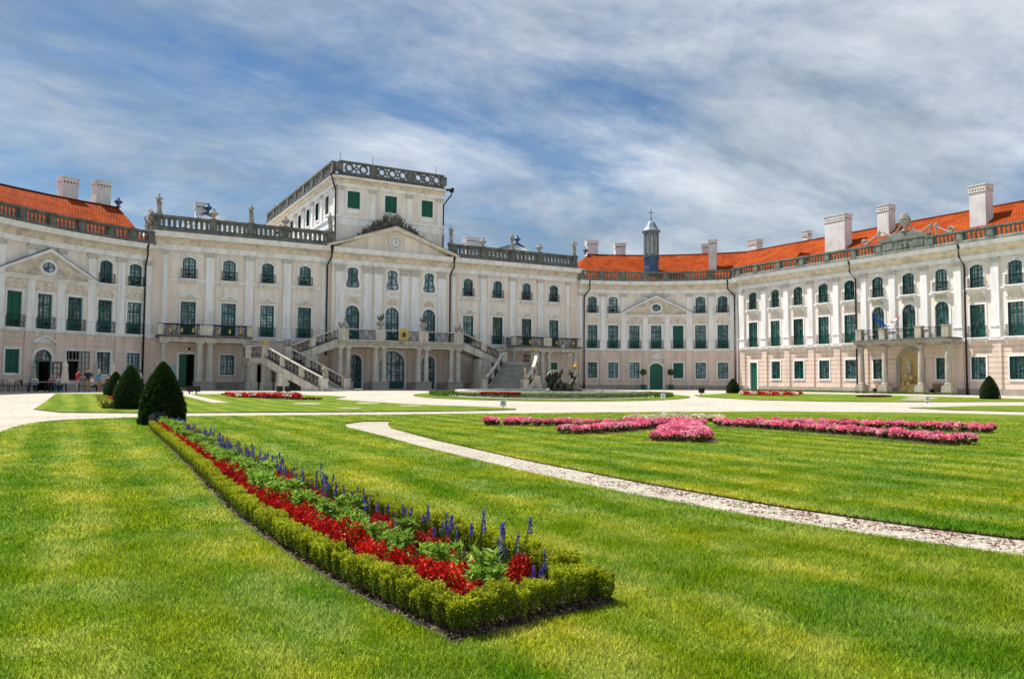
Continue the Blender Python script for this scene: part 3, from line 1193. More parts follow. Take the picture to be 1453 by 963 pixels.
def chimney(parent, loc, rot, w, d, z0, z1, dark=False):
    """plastered stack with a vent band and a cap, under the roof it stands on"""
    mb = MB()
    H = z1 - z0
    mb.box(LOC, -w / 2, w / 2, -d / 2, d / 2, z0 - 0.8, z1 - 0.62)
    mb.box(LOC, -w / 2 - 0.06, w / 2 + 0.06, -d / 2 - 0.06, d / 2 + 0.06, z1 - 0.62, z1 - 0.53)
    mb.box(LOC, -w / 2 - 0.05, w / 2 + 0.05, -d / 2 - 0.05, d / 2 + 0.05, z1 - 0.38, z1 - 0.08)
    mb.box(LOC, -w / 2 - 0.10, w / 2 + 0.10, -d / 2 - 0.10, d / 2 + 0.10, z1 - 0.08, z1)
    n = max(3, int(w / 0.22))
    for i in range(n + 1):
        x = -w / 2 + w * i / n
        for y in (-d / 2, d / 2):
            mb.box(LOC, x - 0.05, x + 0.05, y - 0.04, y + 0.04, z1 - 0.53, z1 - 0.38)
    m = max(2, int(d / 0.25))
    for i in range(1, m):
        y = -d / 2 + d * i / m
        for x in (-w / 2, w / 2):
            mb.box(LOC, x - 0.04, x + 0.04, y - 0.05, y + 0.05, z1 - 0.53, z1 - 0.38)
    c = mb.build('chimney', 'chimney_plaster', parent)
    c.location = loc
    c.rotation_euler = (0, 0, rot)
    mb = MB()
    mb.box(LOC, -w / 2 + 0.1, w / 2 - 0.1, -d / 2 + 0.1, d / 2 - 0.1, z1 - 0.53, z1 - 0.38)
    mb.build('flue', 'unlit_dark', c)
    return c


# ------------------------------------------------------------------ z levels and window kits
ZB = 0.0
WZ = dict(pl=0.78, st0=4.60, st1=4.84, en0=11.12, en1=12.45, top=13.58)
MZ = dict(pl=0.95, st0=4.62, st1=4.88, en0=12.22, en1=13.70, top=15.08)

K_wg = WinKit(1.14, 1.55, 3.32, 0, 4, 5, band=0.12, low_sill=True, shutter=True)
K_wl = WinKit(1.18, 4.90, 7.50, 0, 4, 7, panel=0.75, transom=6.75, band=0.14, sill=4.86, rail=0.86, rel=(1.3, 7.72, 0.62), shutter=True)
K_wl_plain = WinKit(1.18, 4.90, 7.50, 0, 4, 7, panel=0.75, transom=6.75, band=0.14, sill=4.86, rail=0.86, rel=(1.7, 7.68, 0.75, 2), shutter=True)
K_wu = WinKit(1.06, 8.86, 10.72, 0.22, 4, 5, band=0.12, hood=1, sill=8.84, rail=0.76)
K_wla = WinKit(1.20, 4.90, 8.00, 0.55, 4, 8, panel=0.75, transom=7.2, band=0.16, rel=(1.1, 8.20, 0.5, 2))
K_mg = WinKit(1.16, 1.58, 3.31, 0, 4, 5, band=0.13, low_sill=True)
K_ml = WinKit(1.20, 5.00, 7.85, 0, 4, 7, panel=0.85, transom=7.0, band=0.15, sill=4.99, rail=0.86, pediment=(1.45, 8.02))
K_ml2 = WinKit(1.20, 5.00, 7.85, 0, 4, 7, panel=0.85, transom=7.0, band=0.15, pediment=(1.45, 8.02))
K_mr = relief(1.3, 7.98, 0.42)
K_mu = WinKit(1.06, 9.88, 11.70, 0.24, 4, 5, band=0.12, hood=1, sill=9.84, rail=0.76)
K_cl = WinKit(1.38, 4.92, 8.26, 0.6, 4, 8, panel=0.8, transom=6.6, band=0.16, rel=(0.9, 8.5, 0.55, 2))


def seq_label(n):
    return n


# ------------------------------------------------------------------ curved wings
def entrance_door(parent, F, s, w, z0, z1, rise):
    mb = MB()
    out = outline(w, z0, z1, rise)
    mb.prism(LOC, out, -0.2, -0.14)
    for sg in (-1, 1):
        for (a, b) in ((0.1, 0.95), (1.05, 1.75)):
            x0, x1 = sorted((sg * 0.08, sg * (w / 2 - 0.1)))
            mb.box(LOC, x0, x1, -0.14, -0.115, z0 + a, z0 + b)
    mb.box(LOC, -0.03, 0.03, -0.14, -0.10, z0, z1 - 0.05)
    d = mb.build('door', 'door_green', parent)
    d.location = F.pos(s, 0, 0)
    d.rotation_euler = (0, 0, F.ang(s))
    place('surround', win_surround(w, z0, z1, rise, 0.17), d)
    mb = MB()
    mb.ball((0.12, 0.10, z0 + 1.0), 0.03, 0.03, 0.03, 6, 4)
    mb.build('handle', 'gold', d)
    return d


def door_hood(parent, F, s, w, z):
    mb = MB()
    mb.ring(LOC, [(-w / 2 - 0.08, z), (0, z + 0.52), (w / 2 + 0.08, z)], [(-w / 2 - 0.08, z - 0.14), (0, z + 0.36), (w / 2 + 0.08, z - 0.14)], 0.0, 0.26)
    mb.prism(LOC, [(-w / 2 + 0.1, z - 0.1), (0, z + 0.36), (w / 2 - 0.1, z - 0.1)], 0.0, 0.05)
    o = mb.build('door_pediment', 'white_trim', parent)
    o.location = F.pos(s, 0, 0)
    o.rotation_euler = (0, 0, F.ang(s))
    return o


def big_pediment(parent, F, s, half, z0, z1, oval=True):
    """triangular gable lying on the curved facade, its field filled with stucco"""
    p = F.pos(s, 0, 0)
    a = F.ang(s)

    def put(mb, nm, m, par):
        o = mb.build(nm, m, par)
        if par is parent:
            o.location = p
            o.rotation_euler = (0, 0, a)
        return o
    d0 = -0.9
    mb = MB()
    t = 0.24
    mb.ring(LOC, [(-half - 0.25, z0 + 0.18), (0, z1), (half + 0.25, z0 + 0.18)], [(-half - 0.25, z0 + 0.02), (0, z1 - t), (half + 0.25, z0 + 0.02)], d0, 0.55)
    mb.sweep(LOC, [(d0, z0 - 0.22), (0.30, z0 - 0.22), (0.34, z0 - 0.10), (0.50, z0 - 0.04), (0.50, z0 + 0.03), (d0, z0 + 0.03)], -half - 0.12, half + 0.12)
    g = put(mb, 'pediment', 'white_trim', parent)
    mb = MB()
    mb.prism(LOC, [(-half + 0.05, z0 + 0.03), (0, z1 - t), (half - 0.05, z0 + 0.03)], d0, 0.22)
    put(mb, 'tympanum', 'cornice_stucco', g)
    zc = z0 + (z1 - z0) * 0.36
    ell = lambda rx, rz: [(rx * math.cos(k * pi / 12), zc + rz * math.sin(k * pi / 12)) for k in range(24)]
    mb = MB()
    mb.ring(LOC, ell(0.70, 0.58), ell(0.52, 0.40), 0.2, 0.32, True)
    put(mb, 'oval_frame', 'white_trim', g)
    mb = MB()
    mb.prism(LOC, ell(0.53, 0.41), 0.21, 0.235)
    put(mb, 'oval_pane', 'glass', g)
    mb = MB()
    mb.ring(LOC, ell(0.54, 0.42), ell(0.47, 0.35), 0.235, 0.27, True)
    mb.box(LOC, -0.03, 0.03, 0.235, 0.268, zc - 0.4, zc + 0.4)
    put(mb, 'oval_sash', 'green_paint', g)
    mb = MB()
    for sg in (-1, 1):
        for k in range(5):
            cx = 1.0 + k * (half - 1.6) / 4.2
            r = 0.36 * (1 - k / 6)
            for j in (0, 1):
                n = 12
                pts = []
                for i in range(n + 1):
                    tt = i / n
                    rr = r * (1 - 0.75 * tt)
                    aa = pi * j + tt * 2.4 * pi
                    pts.append((sg * (cx + rr * math.cos(aa)), 0.24, z0 + 0.12 + r * (1.0 + 0.35 * (j - .5)) + rr * math.sin(aa)))
                mb.tube(pts, 0.05, 5, LOC)
    for k in range(7):
        aa = pi * (0.15 + 0.7 * k / 6)
        mb.ball((0.85 * math.cos(aa), -0.25, zc + 0.75 * math.sin(aa)), 0.11, 0.08, 0.10, 6, 4)
    put(mb, 'scrollwork', 'cornice_stucco', g)
    mb = MB()                                               # dark lead covering of the two slopes
    mb.ring(LOC, [(-half - 0.3, z0 + 0.225), (0, z1 + 0.05), (half + 0.3, z0 + 0.225)], [(-half - 0.3, z0 + 0.185), (0, z1 + 0.005), (half + 0.3, z0 + 0.185)], d0, 0.58)
    put(mb, 'flashing', 'lead', g)
    return g


def wing_facade(b, F, s0, s1, wins, pils, ground=None, skip_upper=(), lower=None, shut=(), gshut=(), arched=(), pil_w=0.58, no_strip=()):
    ops, gops = [], []
    ground = ground or {}
    kl = lower or K_wl
    for i, s in enumerate(wins):
        g = ground.get(i)
        if g is None:
            gops.append(K_wg.op(s))
        elif g == 'none':
            pass
        else:
            gops.append((s - g[0] / 2, s + g[0] / 2, g[1], g[2]))
        kk = K_wla if i in arched else (K_wl_plain if i in skip_upper else kl)
        ops.append(kk.op(s))
        if i not in skip_upper:
            ops.append(K_wu.op(s))
    mb = MB()
    wall(mb, F, s0, s1, WZ['pl'], WZ['st0'], gops, joint=0.42)
    mb.build('ground_floor_wall', 'pink_wall', b)
    mb = MB()
    wall(mb, F, s0, s1, WZ['st1'], WZ['en0'] + 0.05, ops)
    mb.build('upper_wall', 'cream_wall', b)
    dops = sorted((a, c) for a, c, d, e in gops if d < WZ['pl'])
    segs, cur = [], s0
    for a, c in dops:
        segs.append((cur, a - 0.18))
        cur = c + 0.18
    segs.append((cur, s1))
    for a, c in segs:
        # plinth in separate dressed blocks
        n = max(1, int(round((c - a) / 1.3)))
        for i in range(n):
            mb = MB()
            x0, x1 = a + (c - a) * i / n, a + (c - a) * (i + 1) / n
            mb.box(F, x0 + 0.008, x1 - 0.008, -0.3, 0.085 + 0.012 * ((i * 7) % 3), ZB - 0.1, WZ['pl'])
            mb.build('plinth_block', 'plinth_stone', b)
    mb = MB()
    mb.sweep(F, [(-0.05, WZ['st0']), (0.12, WZ['st0']), (0.20, WZ['st0'] + 0.07), (0.20, WZ['st1']), (-0.05, WZ['st1'])], s0, s1)
    mb.build('string_course', 'white_trim', b)
    for i, s in enumerate(wins):
        g = ground.get(i)
        if g is None:
            K_wg.put(b, F, s, shut=i in gshut)
        kk = K_wla if i in arched else (K_wl_plain if i in skip_upper else kl)
        kk.put(b, F, s, shut=i in shut, skip=('relief',) if False else ())
        if i not in skip_upper:
            K_wu.put(b, F, s)
    sh, cp = pilaster_mesh(pil_w, WZ['st1'], WZ['en0'], 0.92)
    st = strip_mesh(pil_w + 0.1, WZ['pl'] + 0.004, WZ['st0'] - 0.002)
    zz_ = [s0] + list(wins) + [s1]
    for s in pils:
        p = place('pilaster', sh, b, F.pos(s, 0, 0), F.ang(s))
        place('capital', cp, p)
        if s not in no_strip:
            place('pier_strip', st, b, F.pos(s, 0, 0), F.ang(s))
    # thin string at the level of the upper sills, broken by the pilasters
    mb = MB()
    for a, c in zip(pils[:-1], pils[1:]):
        if any(a < wins[i] < c for i in skip_upper if i < len(wins)):
            continue
        mb.box(F, a + pil_w / 2 + 0.01, c - pil_w / 2 - 0.01, 0.0, 0.07, 8.62, 8.80)
    if mb.v:
        mb.build('sill_string', 'white_trim', b)
    entab(b, F, s0, s1, WZ['en0'], WZ['en1'])


ROOF_ROWS = [(-0.15, 12.60), (-1.6, 13.55), (-3.2, 14.65), (-4.7, 15.65), (-6.0, 16.45), (-12.0, 12.6)]

# right curved wing
FE = Arc((16.927, -22.640), 23.159, math.radians(77.853))
LE = 17.86
right_wing = root('curved_wing', 'curved wing right of the centre with a pediment, orange roof and a small bell turret', 'building')
WE = [1.70, 4.13, 6.57, 9.03, 11.47, 13.93, 16.36]
PE = [0.38, 2.92, 5.35, 7.80, 10.25, 12.70, 15.15, 17.45]
wing_facade(right_wing, FE, 0.0, LE, WE, PE, ground={3: (1.5, 0.32, 3.25)}, skip_upper=(2, 3, 4), shut=(4,), gshut=(4,))
entrance_door(right_wing, FE, 9.03, 1.46, 0.32, 3.25, 0.45)
door_hood(right_wing, FE, 9.03, 1.75, 3.85)
big_pediment(right_wing, FE, 9.03, 3.85, 8.70, 10.92)
balustrade(right_wing, FE, [0.15, 2.6, 5.1, 7.6, 10.1, 12.6, 15.1, 17.7], WZ['en1'], WZ['top'] - WZ['en1'], 0.42, 'green_stone')
downpipe(right_wing, FE, 1.15, WZ['en1'], off=-0.55)
downpipe(right_wing, FE, 17.0, WZ['en1'], off=0.70)
rf = place('roof', roof_mesh(FE, -0.3, LE + 3.0, ROOF_ROWS, hip0=3.2), right_wing)
ridge_cap(FE, 2.9, LE + 3.0, -6.0, 16.45).build('ridge_tiles', 'tile', rf)
for (s, o, w, d, z0, z1) in [(3.46, -7.0, 1.35, 1.0, 16.0, 18.33), (6.17, -7.0, 1.25, 1.0, 16.0, 18.06), (15.09, -2.7, 0.85, 0.8, 14.3, 17.55), (14.3, -7.2, 1.3, 0.9, 15.7, 17.85)]:
    chimney(rf, FE.pos(s, o, 0), FE.ang(s), w, d, z0, z1)

# left curved wing
FA = Arc((-12.52, -26.41), 28.0, math.radians(144.8))
LA = 17.0
left_wing = root('curved_wing', 'curved wing at the left edge with cafe terrace before it and orange roof', 'building')
WA = [LA - 1.1 - 2.43 * i for i in range(6, -1, -1)]
PA = [0.1] + [(a + b) / 2 for a, b in zip(WA[:-1], WA[1:])] + [LA - 0.12]
wing_facade(left_wing, FA, -1.5, LA, WA, PA, ground={3: (1.46, 0.30, 3.35), 4: (1.16, 1.0, 3.35)}, skip_upper=(2, 3, 4), shut=(2,), gshut=(2,))
door_hood(left_wing, FA, WA[3], 1.75, 3.95)
big_pediment(left_wing, FA, WA[3], 3.85, 8.70, 10.92)
balustrade(left_wing, FA, [-1.2, 1.2, 3.65, 6.1, 8.55, 11.0, 13.45, 15.3, 16.9], WZ['en1'], WZ['top'] - WZ['en1'], 0.42, 'grey_stone')
downpipe(left_wing, FA, LA - 0.42, WZ['en1'], off=0.0)
rf = place('roof', roof_mesh(FA, -6.0, LA + 0.0, ROOF_ROWS, hip1=0.1), left_wing)
ridge_cap(FA, -6.0, LA - 0.1, -6.0, 16.45).build('ridge_tiles', 'tile', rf)
for (s, o, w, d, z0, z1) in [(13.72, -7.0, 1.3, 1.0, 16.0, 18.46), (16.0, -7.0, 1.25, 1.0, 16.0, 18.77)]:
    chimney(rf, FA.pos(s, o, 0), FA.ang(s), w, d, z0, z1)
# the open glazed door and window of the cafe
p = FA.pos(WA[3], 0, 0)
mb = MB()
w = 1.44
mb.ring(LOC, outline(w, 0.3, 3.34, 0.62), outline(w - 0.14, 0.3, 3.27, 0.6), -0.2, -0.1)
mb.box(LOC, -w / 2, w / 2, -0.2, -0.1, 2.45, 2.56)
for k in range(1, 4):
    mb.box(LOC, -w / 2 + w * k / 4 - 0.02, -w / 2 + w * k / 4 + 0.02, -0.18, -0.12, 2.56, 3.2)
mb.box(LOC, -w / 2 + 0.07, w / 2 - 0.07, -0.175, -0.125, 2.88, 2.92)
fr = mb.build('door', 'green_paint', left_wing)
fr.location = p
fr.rotation_euler = (0, 0, FA.ang(WA[3]))
fr['label'] = 'open arched glazed cafe door'
mb = MB()
mb.prism(LOC, outline(w - 0.05, 2.5, 3.3, 0.58), -0.16, -0.15)
mb.build('fanlight_pane', 'glass', fr)
place('surround', win_surround(w, 0.3, 3.34, 0.62, 0.17), fr)
mb = MB()
mb.box(LOC, -w / 2 - 0.05, w / 2 + 0.05, -1.6, -1.5, 0.1, 2.6)
mb.box(LOC, -w / 2 - 0.1, -w / 2 - 0.02, -1.6, -0.28, 0.1, 3.4)
mb.box(LOC, w / 2 + 0.02, w / 2 + 0.1, -1.6, -0.28, 0.1, 3.4)
mb.build('dark_passage', 'unlit_dark', fr)
for sg, ang in ((-1, 1.95), (1, -0.25)):
    mb = MB()
    LW = 0.70
    mb.box(LOC, 0, LW, -0.03, 0.03, 0.3, 1.15)
    for a, c in ((0, 0.1), (LW - 0.1, LW)):
        mb.box(LOC, a, c, -0.03, 0.03, 1.15, 2.45)
    mb.box(LOC, 0.1, LW - 0.1, -0.03, 0.03, 2.36, 2.45)
    for z in (1.55, 1.97):
        mb.box(LOC, 0.1, LW - 0.1, -0.02, 0.02, z - 0.02, z + 0.02)
    mb.box(LOC, LW / 2 - 0.02, LW / 2 + 0.02, -0.018, 0.018, 1.15, 2.36)
    lf = mb.build('door_leaf', 'green_paint', fr)
    lf.location = (sg * w / 2, -0.06, 0)
    lf.rotation_euler = (0, 0, ang if sg > 0 else pi + 1.35)
p = FA.pos(WA[4], 0, 0)
mb = MB()
w = 1.16
mb.ring(LOC, [(-w / 2, 1.0), (-w / 2, 3.35), (w / 2, 3.35), (w / 2, 1.0)], [(-w / 2 + .07, 1.07), (-w / 2 + .07, 3.28), (w / 2 - .07, 3.28), (w / 2 - .07, 1.07)], -0.2, -0.1, True)
mb.box(LOC, -w / 2 + .07, w / 2 - .07, -0.2, -0.1, 2.55, 2.66)
for k in range(1, 4):
    mb.box(LOC, -w / 2 + w * k / 4 - 0.018, -w / 2 + w * k / 4 + 0.018, -0.18, -0.12, 2.66, 3.28)
fw2 = mb.build('window', 'cloth_grey', left_wing)
fw2.location = p
fw2.rotation_euler = (0, 0, FA.ang(WA[4]))
fw2['label'] = 'serving window of the cafe, open, with a folded-back glazed leaf'
mb = MB()
mb.box(LOC, -w / 2 - 0.1, w / 2 + 0.1, -0.6, -0.55, 0.8, 3.5)
mb.box(LOC, -w / 2 - 0.1, -w / 2 - 0.02, -0.55, -0.285, 0.8, 3.5)
mb.box(LOC, w / 2 + 0.02, w / 2 + 0.1, -0.55, -0.285, 0.8, 3.5)
mb.box(LOC, -w / 2, w / 2, -0.55, -0.285, 3.4, 3.5)
mb.build('dark_interior', 'unlit_dark', fw2)
place('surround', win_surround(w, 1.0, 3.35, 0, 0.13), fw2)
mb = MB()
mb.ring(LOC, [(0, 1.0), (0, 3.3), (0.6, 3.3), (0.6, 1.0)], [(0.07, 1.07), (0.07, 3.23), (0.53, 3.23), (0.53, 1.07)], -0.03, 0.03, True)
for k in range(1, 5):
    mb.box(LOC, 0.07, 0.53, -0.02, 0.02, 1.0 + 2.3 * k / 5 - 0.018, 1.0 + 2.3 * k / 5 + 0.018)
mb.box(LOC, 0.28, 0.32, -0.018, 0.018, 1.07, 3.23)
lf = mb.build('window_leaf', 'green_paint', fw2)
lf.location = (w / 2, -0.06, 0)
lf.rotation_euler = (0, 0, -0.35)

# ------------------------------------------------------------------ straight right wing
FR = Line((35.3, 0.0), -pi / 2)
straight = root('straight_wing', 'long straight wing at the right with columned balcony portico and tall white chimneys', 'building', (0, 0, 0))
WR = [13.04, 16.02, 18.94, 21.93, 24.84, 27.75, 30.70, 33.63, 36.55, 39.47, 42.40, 45.3, 48.2]
PR = [11.55, 14.55, 17.5, 20.45, 23.4, 26.35, 29.2, 32.15, 35.05, 38.0, 40.9, 43.85, 46.8, 49.6]
wing_facade(straight, FR, 11.2, 50.0, WR, PR, ground={0: (1.0, 0.45, 3.25), 6: 'none'}, arched=(5, 6, 7), no_strip=(29.2, 32.15))
FC = Line((36.24, -9.86), math.atan2(-11.2 + 9.86, 35.3 - 36.24))
mbl = MB()
Lc = math.hypot(0.94, 1.34)
wall(mbl, FC, 0, Lc, WZ['pl'] - 0.9, WZ['st0'], [], joint=None)
mbl.build('corner_wall', 'pink_wall', straight)
mbl = MB()
wall(mbl, FC, 0, Lc, WZ['st0'], WZ['en0'] + 0.1, [])
mbl.build('corner_upper_wall', 'cream_wall', straight)
entab(straight, FC, 0.0, Lc, WZ['en0'], WZ['en1'])
balustrade(straight, FC, [0.25, Lc - 0.25], WZ['en1'] + 0.003, WZ['top'] - WZ['en1'], 0.42, 'green_stone', pw=0.45)
d = entrance_door(straight, FR, 13.04, 0.98, 0.45, 3.25, 0)
mb = MB()
mb.box(FR, 12.2, 13.9, 0.02, 0.9, 0.1, 0.42)
mb.build('door_step', 'step_stone', straight)
balustrade(straight, FR, [11.5, 14.0, 16.95, 19.9, 22.85, 25.7, 28.3], WZ['en1'], WZ['top'] - WZ['en1'], 0.42, 'green_stone')
balustrade(straight, FR, [33.1, 35.6, 38.0, 40.9, 43.85, 46.8, 49.8], WZ['en1'], WZ['top'] - WZ['en1'], 0.42, 'green_stone')
for s, of in ((25.3, 0.4), (35.5, 0.25)):
    downpipe(straight, FR, s, WZ['en1'], off=of)
rf = place('roof', roof_mesh(FR, 6.0, 50.5, ROOF_ROWS), straight)
ridge_cap(FR, 6.0, 50.5, -6.0, 16.45).build('ridge_tiles', 'tile', rf)
for (s, o, w, d_, z0, z1) in [(13.5, -8.0, 0.7, 0.7, 15.0, 18.0), (21.4, -3.0, 2.3, 1.1, 14.2, 17.75), (25.6, -4.5, 1.2, 1.0, 15.2, 18.15), (35.2, -3.3, 1.35, 1.1, 14.4, 17.85), (6.2, -7.7, 1.4, 1.0, 15.0, 18.1)]:
    chimney(rf, FR.pos(s, o, 0), FR.ang(s), w, d_, z0, z1)
mb = MB()                                   # low roof hatch
q = FR.pos(18.1, -2.1, 0)
mb.prism(Line((q[0], q[1]), -pi / 2), [(-0.8, 13.7), (0, 14.45), (0.8, 13.7)], -1.2, 0.7)
mb.build('dormer', 'tile', rf)

# ornamental attic over the portico bays
mb = MB()
mb.sweep(FR, [(0.2, 12.45), (0.66, 12.45), (0.66, 12.72), (0.58, 12.75), (0.58, 13.55), (0.66, 13.6), (0.66, 13.72), (0.2, 13.72)], 28.55, 32.85)
att = mb.build('attic', 'green_stone', straight)
mb = MB()
pts = []
for i in range(21):
    t = i / 20
    pts.append((28.3 + 4.8 * t, 13.72 + 0.55 * math.sin(pi * t) ** 1.5))
mb.ring(FR, [(s, z + 0.12) for s, z in pts], [(s, 13.70) for s, z in pts], 0.25, 0.62)
mb.build('attic_crest', 'green_stone', att)
for a in (28.7, 29.9, 31.5):
    mb = MB()
    mb.box(FR, a, a + 1.0, 0.58, 0.63, 12.88, 13.42)
    mb.build('panel', 'green_stone', att)
mb = MB()
for k in range(9):
    c = FR.pos(30.7 + 0.28 * math.cos(k * 2.1), 0.63, 13.1 + 0.2 * math.sin(k * 1.3))
    mb.ball(c, 0.10, 0.12, 0.12, 6, 4)
mb.build('crest_relief', 'green_stone', att)

# ------------------------------------------------------------------ main block
main = root('main_palace_block', 'tall pale central block of the palace with clock pediment and stone balustrade', 'building')
FM = Line((0, 0), 0.0)
FMC = Line((0, -0.30), 0.0)
WB = [-18.92, -15.60, -12.27, -8.89]
WD = [8.0, 11.48, 15.03, 18.51]
PB = [-17.22, -13.9, -10.55]
PD = [9.72, 13.24, 16.75]
CS0, CS1 = -6.45, 5.70


def main_side(s0, s1, wins, pils, portico, gkinds, ends):
    ops = [K_ml.op(s) for s in wins] + [K_mu.op(s) for s in wins]
    gops = []
    for s, g in zip(wins, gkinds):
        if g == 'win':
            gops.append(K_mg.op(s))
        elif g == 'door':
            gops.append((s - 0.62, s + 0.62, 0.5, 3.33))
    mb = MB()
    wall(mb, FM, s0, s1, MZ['pl'], MZ['st0'], gops, joint=0.42)
    mb.build('ground_floor_wall', 'pink_wall', main)
    mb = MB()
    wall(mb, FM, s0, s1, MZ['st1'], MZ['en0'] + 0.05, ops)
    mb.build('upper_wall', 'cream_border', main)
    cur = s0
    segs = []
    for a, c, d, e in sorted(gops):
        if d < MZ['pl']:
            segs.append((cur, a - 0.16))
            cur = c + 0.16
    segs.append((cur, s1))
    for a, c in segs:
        n = max(1, int(round((c - a) / 1.5)))
        for i in range(n):
            mb = MB()
            mb.box(FM, a + (c - a) * i / n + 0.008, a + (c - a) * (i + 1) / n - 0.008, -0.3, 0.085 + 0.012 * ((i * 5) % 3), -0.1, MZ['pl'])
            mb.build('plinth_block', 'plinth_stone', main)
    mb = MB()
    mb.sweep(FM, [(-0.05, MZ['st0']), (0.12, MZ['st0']), (0.18, MZ['st0'] + 0.07), (0.18, MZ['st1']), (-0.05, MZ['st1'])], s0, s1)
    mb.build('string_course', 'white_trim', main)
    for s, g in zip(wins, gkinds):
        if g == 'win':
            K_mg.put(main, FM, s)
        k = K_ml2 if g in ('door', 'balc') or abs(s) > 15 else K_ml
        wdo = k.put(main, FM, s)
        place('relief', K_mr, wdo)
        K_mu.put(main, FM, s)
    sh, cp = pilaster_mesh(0.66, MZ['st1'], MZ['en0'], 1.05)
    for s in pils:
        q = place('pilaster', sh, main, FM.pos(s, 0, 0))
        place('capital', cp, q)
    sh2, cp2 = pilaster_mesh(0.36, MZ['st1'], MZ['en0'], 1.05, o=0.08)
    for s in ends:
        q = place('pilaster', sh2, main, FM.pos(s, 0, 0))
        place('capital', cp2, q)
    allp = sorted(list(pils) + list(ends))
    mb = MB()
    for a, c in zip([s0] + allp, allp + [s1]):
        if c - a > 1.2:
            mb.box(FM, a + 0.36, c - 0.36, 0.0, 0.07, 9.62, 9.80)
    mb.build('sill_string', 'white_trim', main)
    # raised wall fields between the pilasters
    for a, c in zip([s0] + allp, allp + [s1]):
        if c - a < 1.6:
            continue
        mb = MB()
        a2, c2 = a + 0.55, c - 0.55
        for w_ in wins:
            if a2 < w_ < c2:
                wall(mb, FM, a2, c2, 5.1, 9.35, [(w_ - 0.76, w_ + 0.76, 5.0, 8.02)], o=0.022, depth=0.03)
                wall(mb, FM, a2, c2, 9.95, 12.0, [(w_ - 0.66, w_ + 0.66, 9.8, 11.85)], o=0.022, depth=0.03)
        if mb.v:
            mb.build('wall_field', 'cream_wall', main)
    entab(main, FM, s0, s1, MZ['en0'], MZ['en1'], 0.66)


main_side(-21.9, CS0, WB, PB, None, ['door', 'win', 'none', 'none'], [-20.85, -7.15])
main_side(CS1, 21.8, WD, PD, None, ['none', 'none', 'none', 'doorR'], [6.35, 20.35])
# side returns of the block where the wings set back
for s, sg in ((-21.9, -1), (21.8, 1)):
    mb = MB()
    FSd = Line((s, 0.0), -pi / 2 if sg < 0 else pi / 2)
    mb.box(LOC, *sorted((s, s - sg * 0.3)), -8.0, -0.01, -0.1, MZ['en1'] - 0.01)
    mb.build('side_wall', 'cream_wall', main)
    mb = MB()
    mb.box(LOC, *sorted((s + sg * 0.62, s - sg * 0.1)), -8.0, 0.62, MZ['en1'] - 0.42, MZ['en1'] - 0.006)
    mb.build('side_cornice', 'white_trim', main)
peds_L = [-21.62, -17.1, -13.95, -10.9, -6.75]
peds_R = [5.9, 9.45, 12.9, 16.35, 20.9]
balustrade(main, FM, peds_L, MZ['en1'], MZ['top'] - MZ['en1'], 0.45, 'grey_stone', pw=0.62, kind='slab', step=0.44, th=0.36)
balustrade(main, FM, peds_R, MZ['en1'], MZ['top'] - MZ['en1'], 0.45, 'grey_stone', pw=0.62, kind='slab', step=0.44, th=0.36)
balustrade(main, Line((-21.62, 8.0), -pi / 2), [0.3, 3.9, 7.3], MZ['en1'] + 0.004, MZ['top'] - MZ['en1'] - 0.006, 0.0, 'grey_stone', pw=0.55, kind='slab', step=0.44)
downpipe(main, FM, -6.62, MZ['en1'], o_top=0.75, o_low=0.22, off=-0.25, zb=3.5)
downpipe(main, FM, 6.05, MZ['en1'], o_top=0.75, o_low=0.22, off=-0.2, zb=3.2)

# metal roofs behind the balustrades
for x0, x1, ax, zt in ((-21.2, -7.0, -16.6, 17.0), (6.2, 21.0, 17.6, 17.2)):
    mb = MB()
    y0, y1 = 1.2, 13.0
    v = [(x0, y0, 13.75), (x1, y0, 13.75), (x1, y1, 13.75), (x0, y1, 13.75), (ax - 0.4, 6.5, zt), (ax + 0.4, 6.5, zt)]
    mb.add(v, [(0, 1, 5, 4), (1, 2, 5), (2, 3, 4, 5), (3, 0, 4), (3, 2, 1, 0)])
    for k in range(1, 14):
        t = k / 14
        xa = x0 + (x1 - x0) * t
        xb = ax - 0.4 + 0.8 * t
        mb.tube([(xa, y0, 13.78), (xb, 6.5, zt + 0.03)], 0.03, 4)
    mb.build('metal_roof', 'lead', main)
chimney(main, (-17.2, 7.2, 0), 0, 0.9, 0.9, 15.0, 18.05)
chimney(main, (11.7, 6.5, 0), 0, 1.9, 1.0, 14.0, 17.35)

# centre bay
CW = [-4.42, -0.42, 3.48]
CP = [-5.72, -2.98, -1.92, 0.83, 1.95, 4.85]
mb = MB()
cops = [K_cl.op(s) for s in CW] + [(s - 0.66, s + 0.66, 9.98, 11.88) for s in CW]
wall(mb, FMC, CS0, CS1, MZ['st1'], MZ['en0'] + 0.05, cops)
mb.box(LOC, CS0, CS0 + 0.02, 0.0, 0.29, MZ['st1'], MZ['en0'])
mb.box(LOC, CS1 - 0.02, CS1, 0.0, 0.29, MZ['st1'], MZ['en0'])
mb.build('upper_wall', 'cream_wall', main)
vio_o = violin(1.34, 9.96, 11.90)
vio_i = violin(1.20, 10.04, 11.82)
fm = MB()
fm.ring(LOC, vio_o, vio_i, -0.2, -0.1, True)
fm.box(LOC, -0.045, 0.045, -0.2, -0.09, 10.0, 11.86)
for z in (10.55, 11.22):
    fm.box(LOC, -0.55, 0.55, -0.195, -0.11, z - 0.025, z + 0.025)
me_f = fm.mesh('window', 'green_paint')
gl = MB()
gl.prism(LOC, violin(1.28, 10.0, 11.86), -0.21, -0.185)
me_g = gl.mesh('pane', 'glass')
sr = MB()
vo = violin(1.92, 9.74, 12.06)
sr.ring(LOC, vo, vio_o, -0.12, 0.05, True)
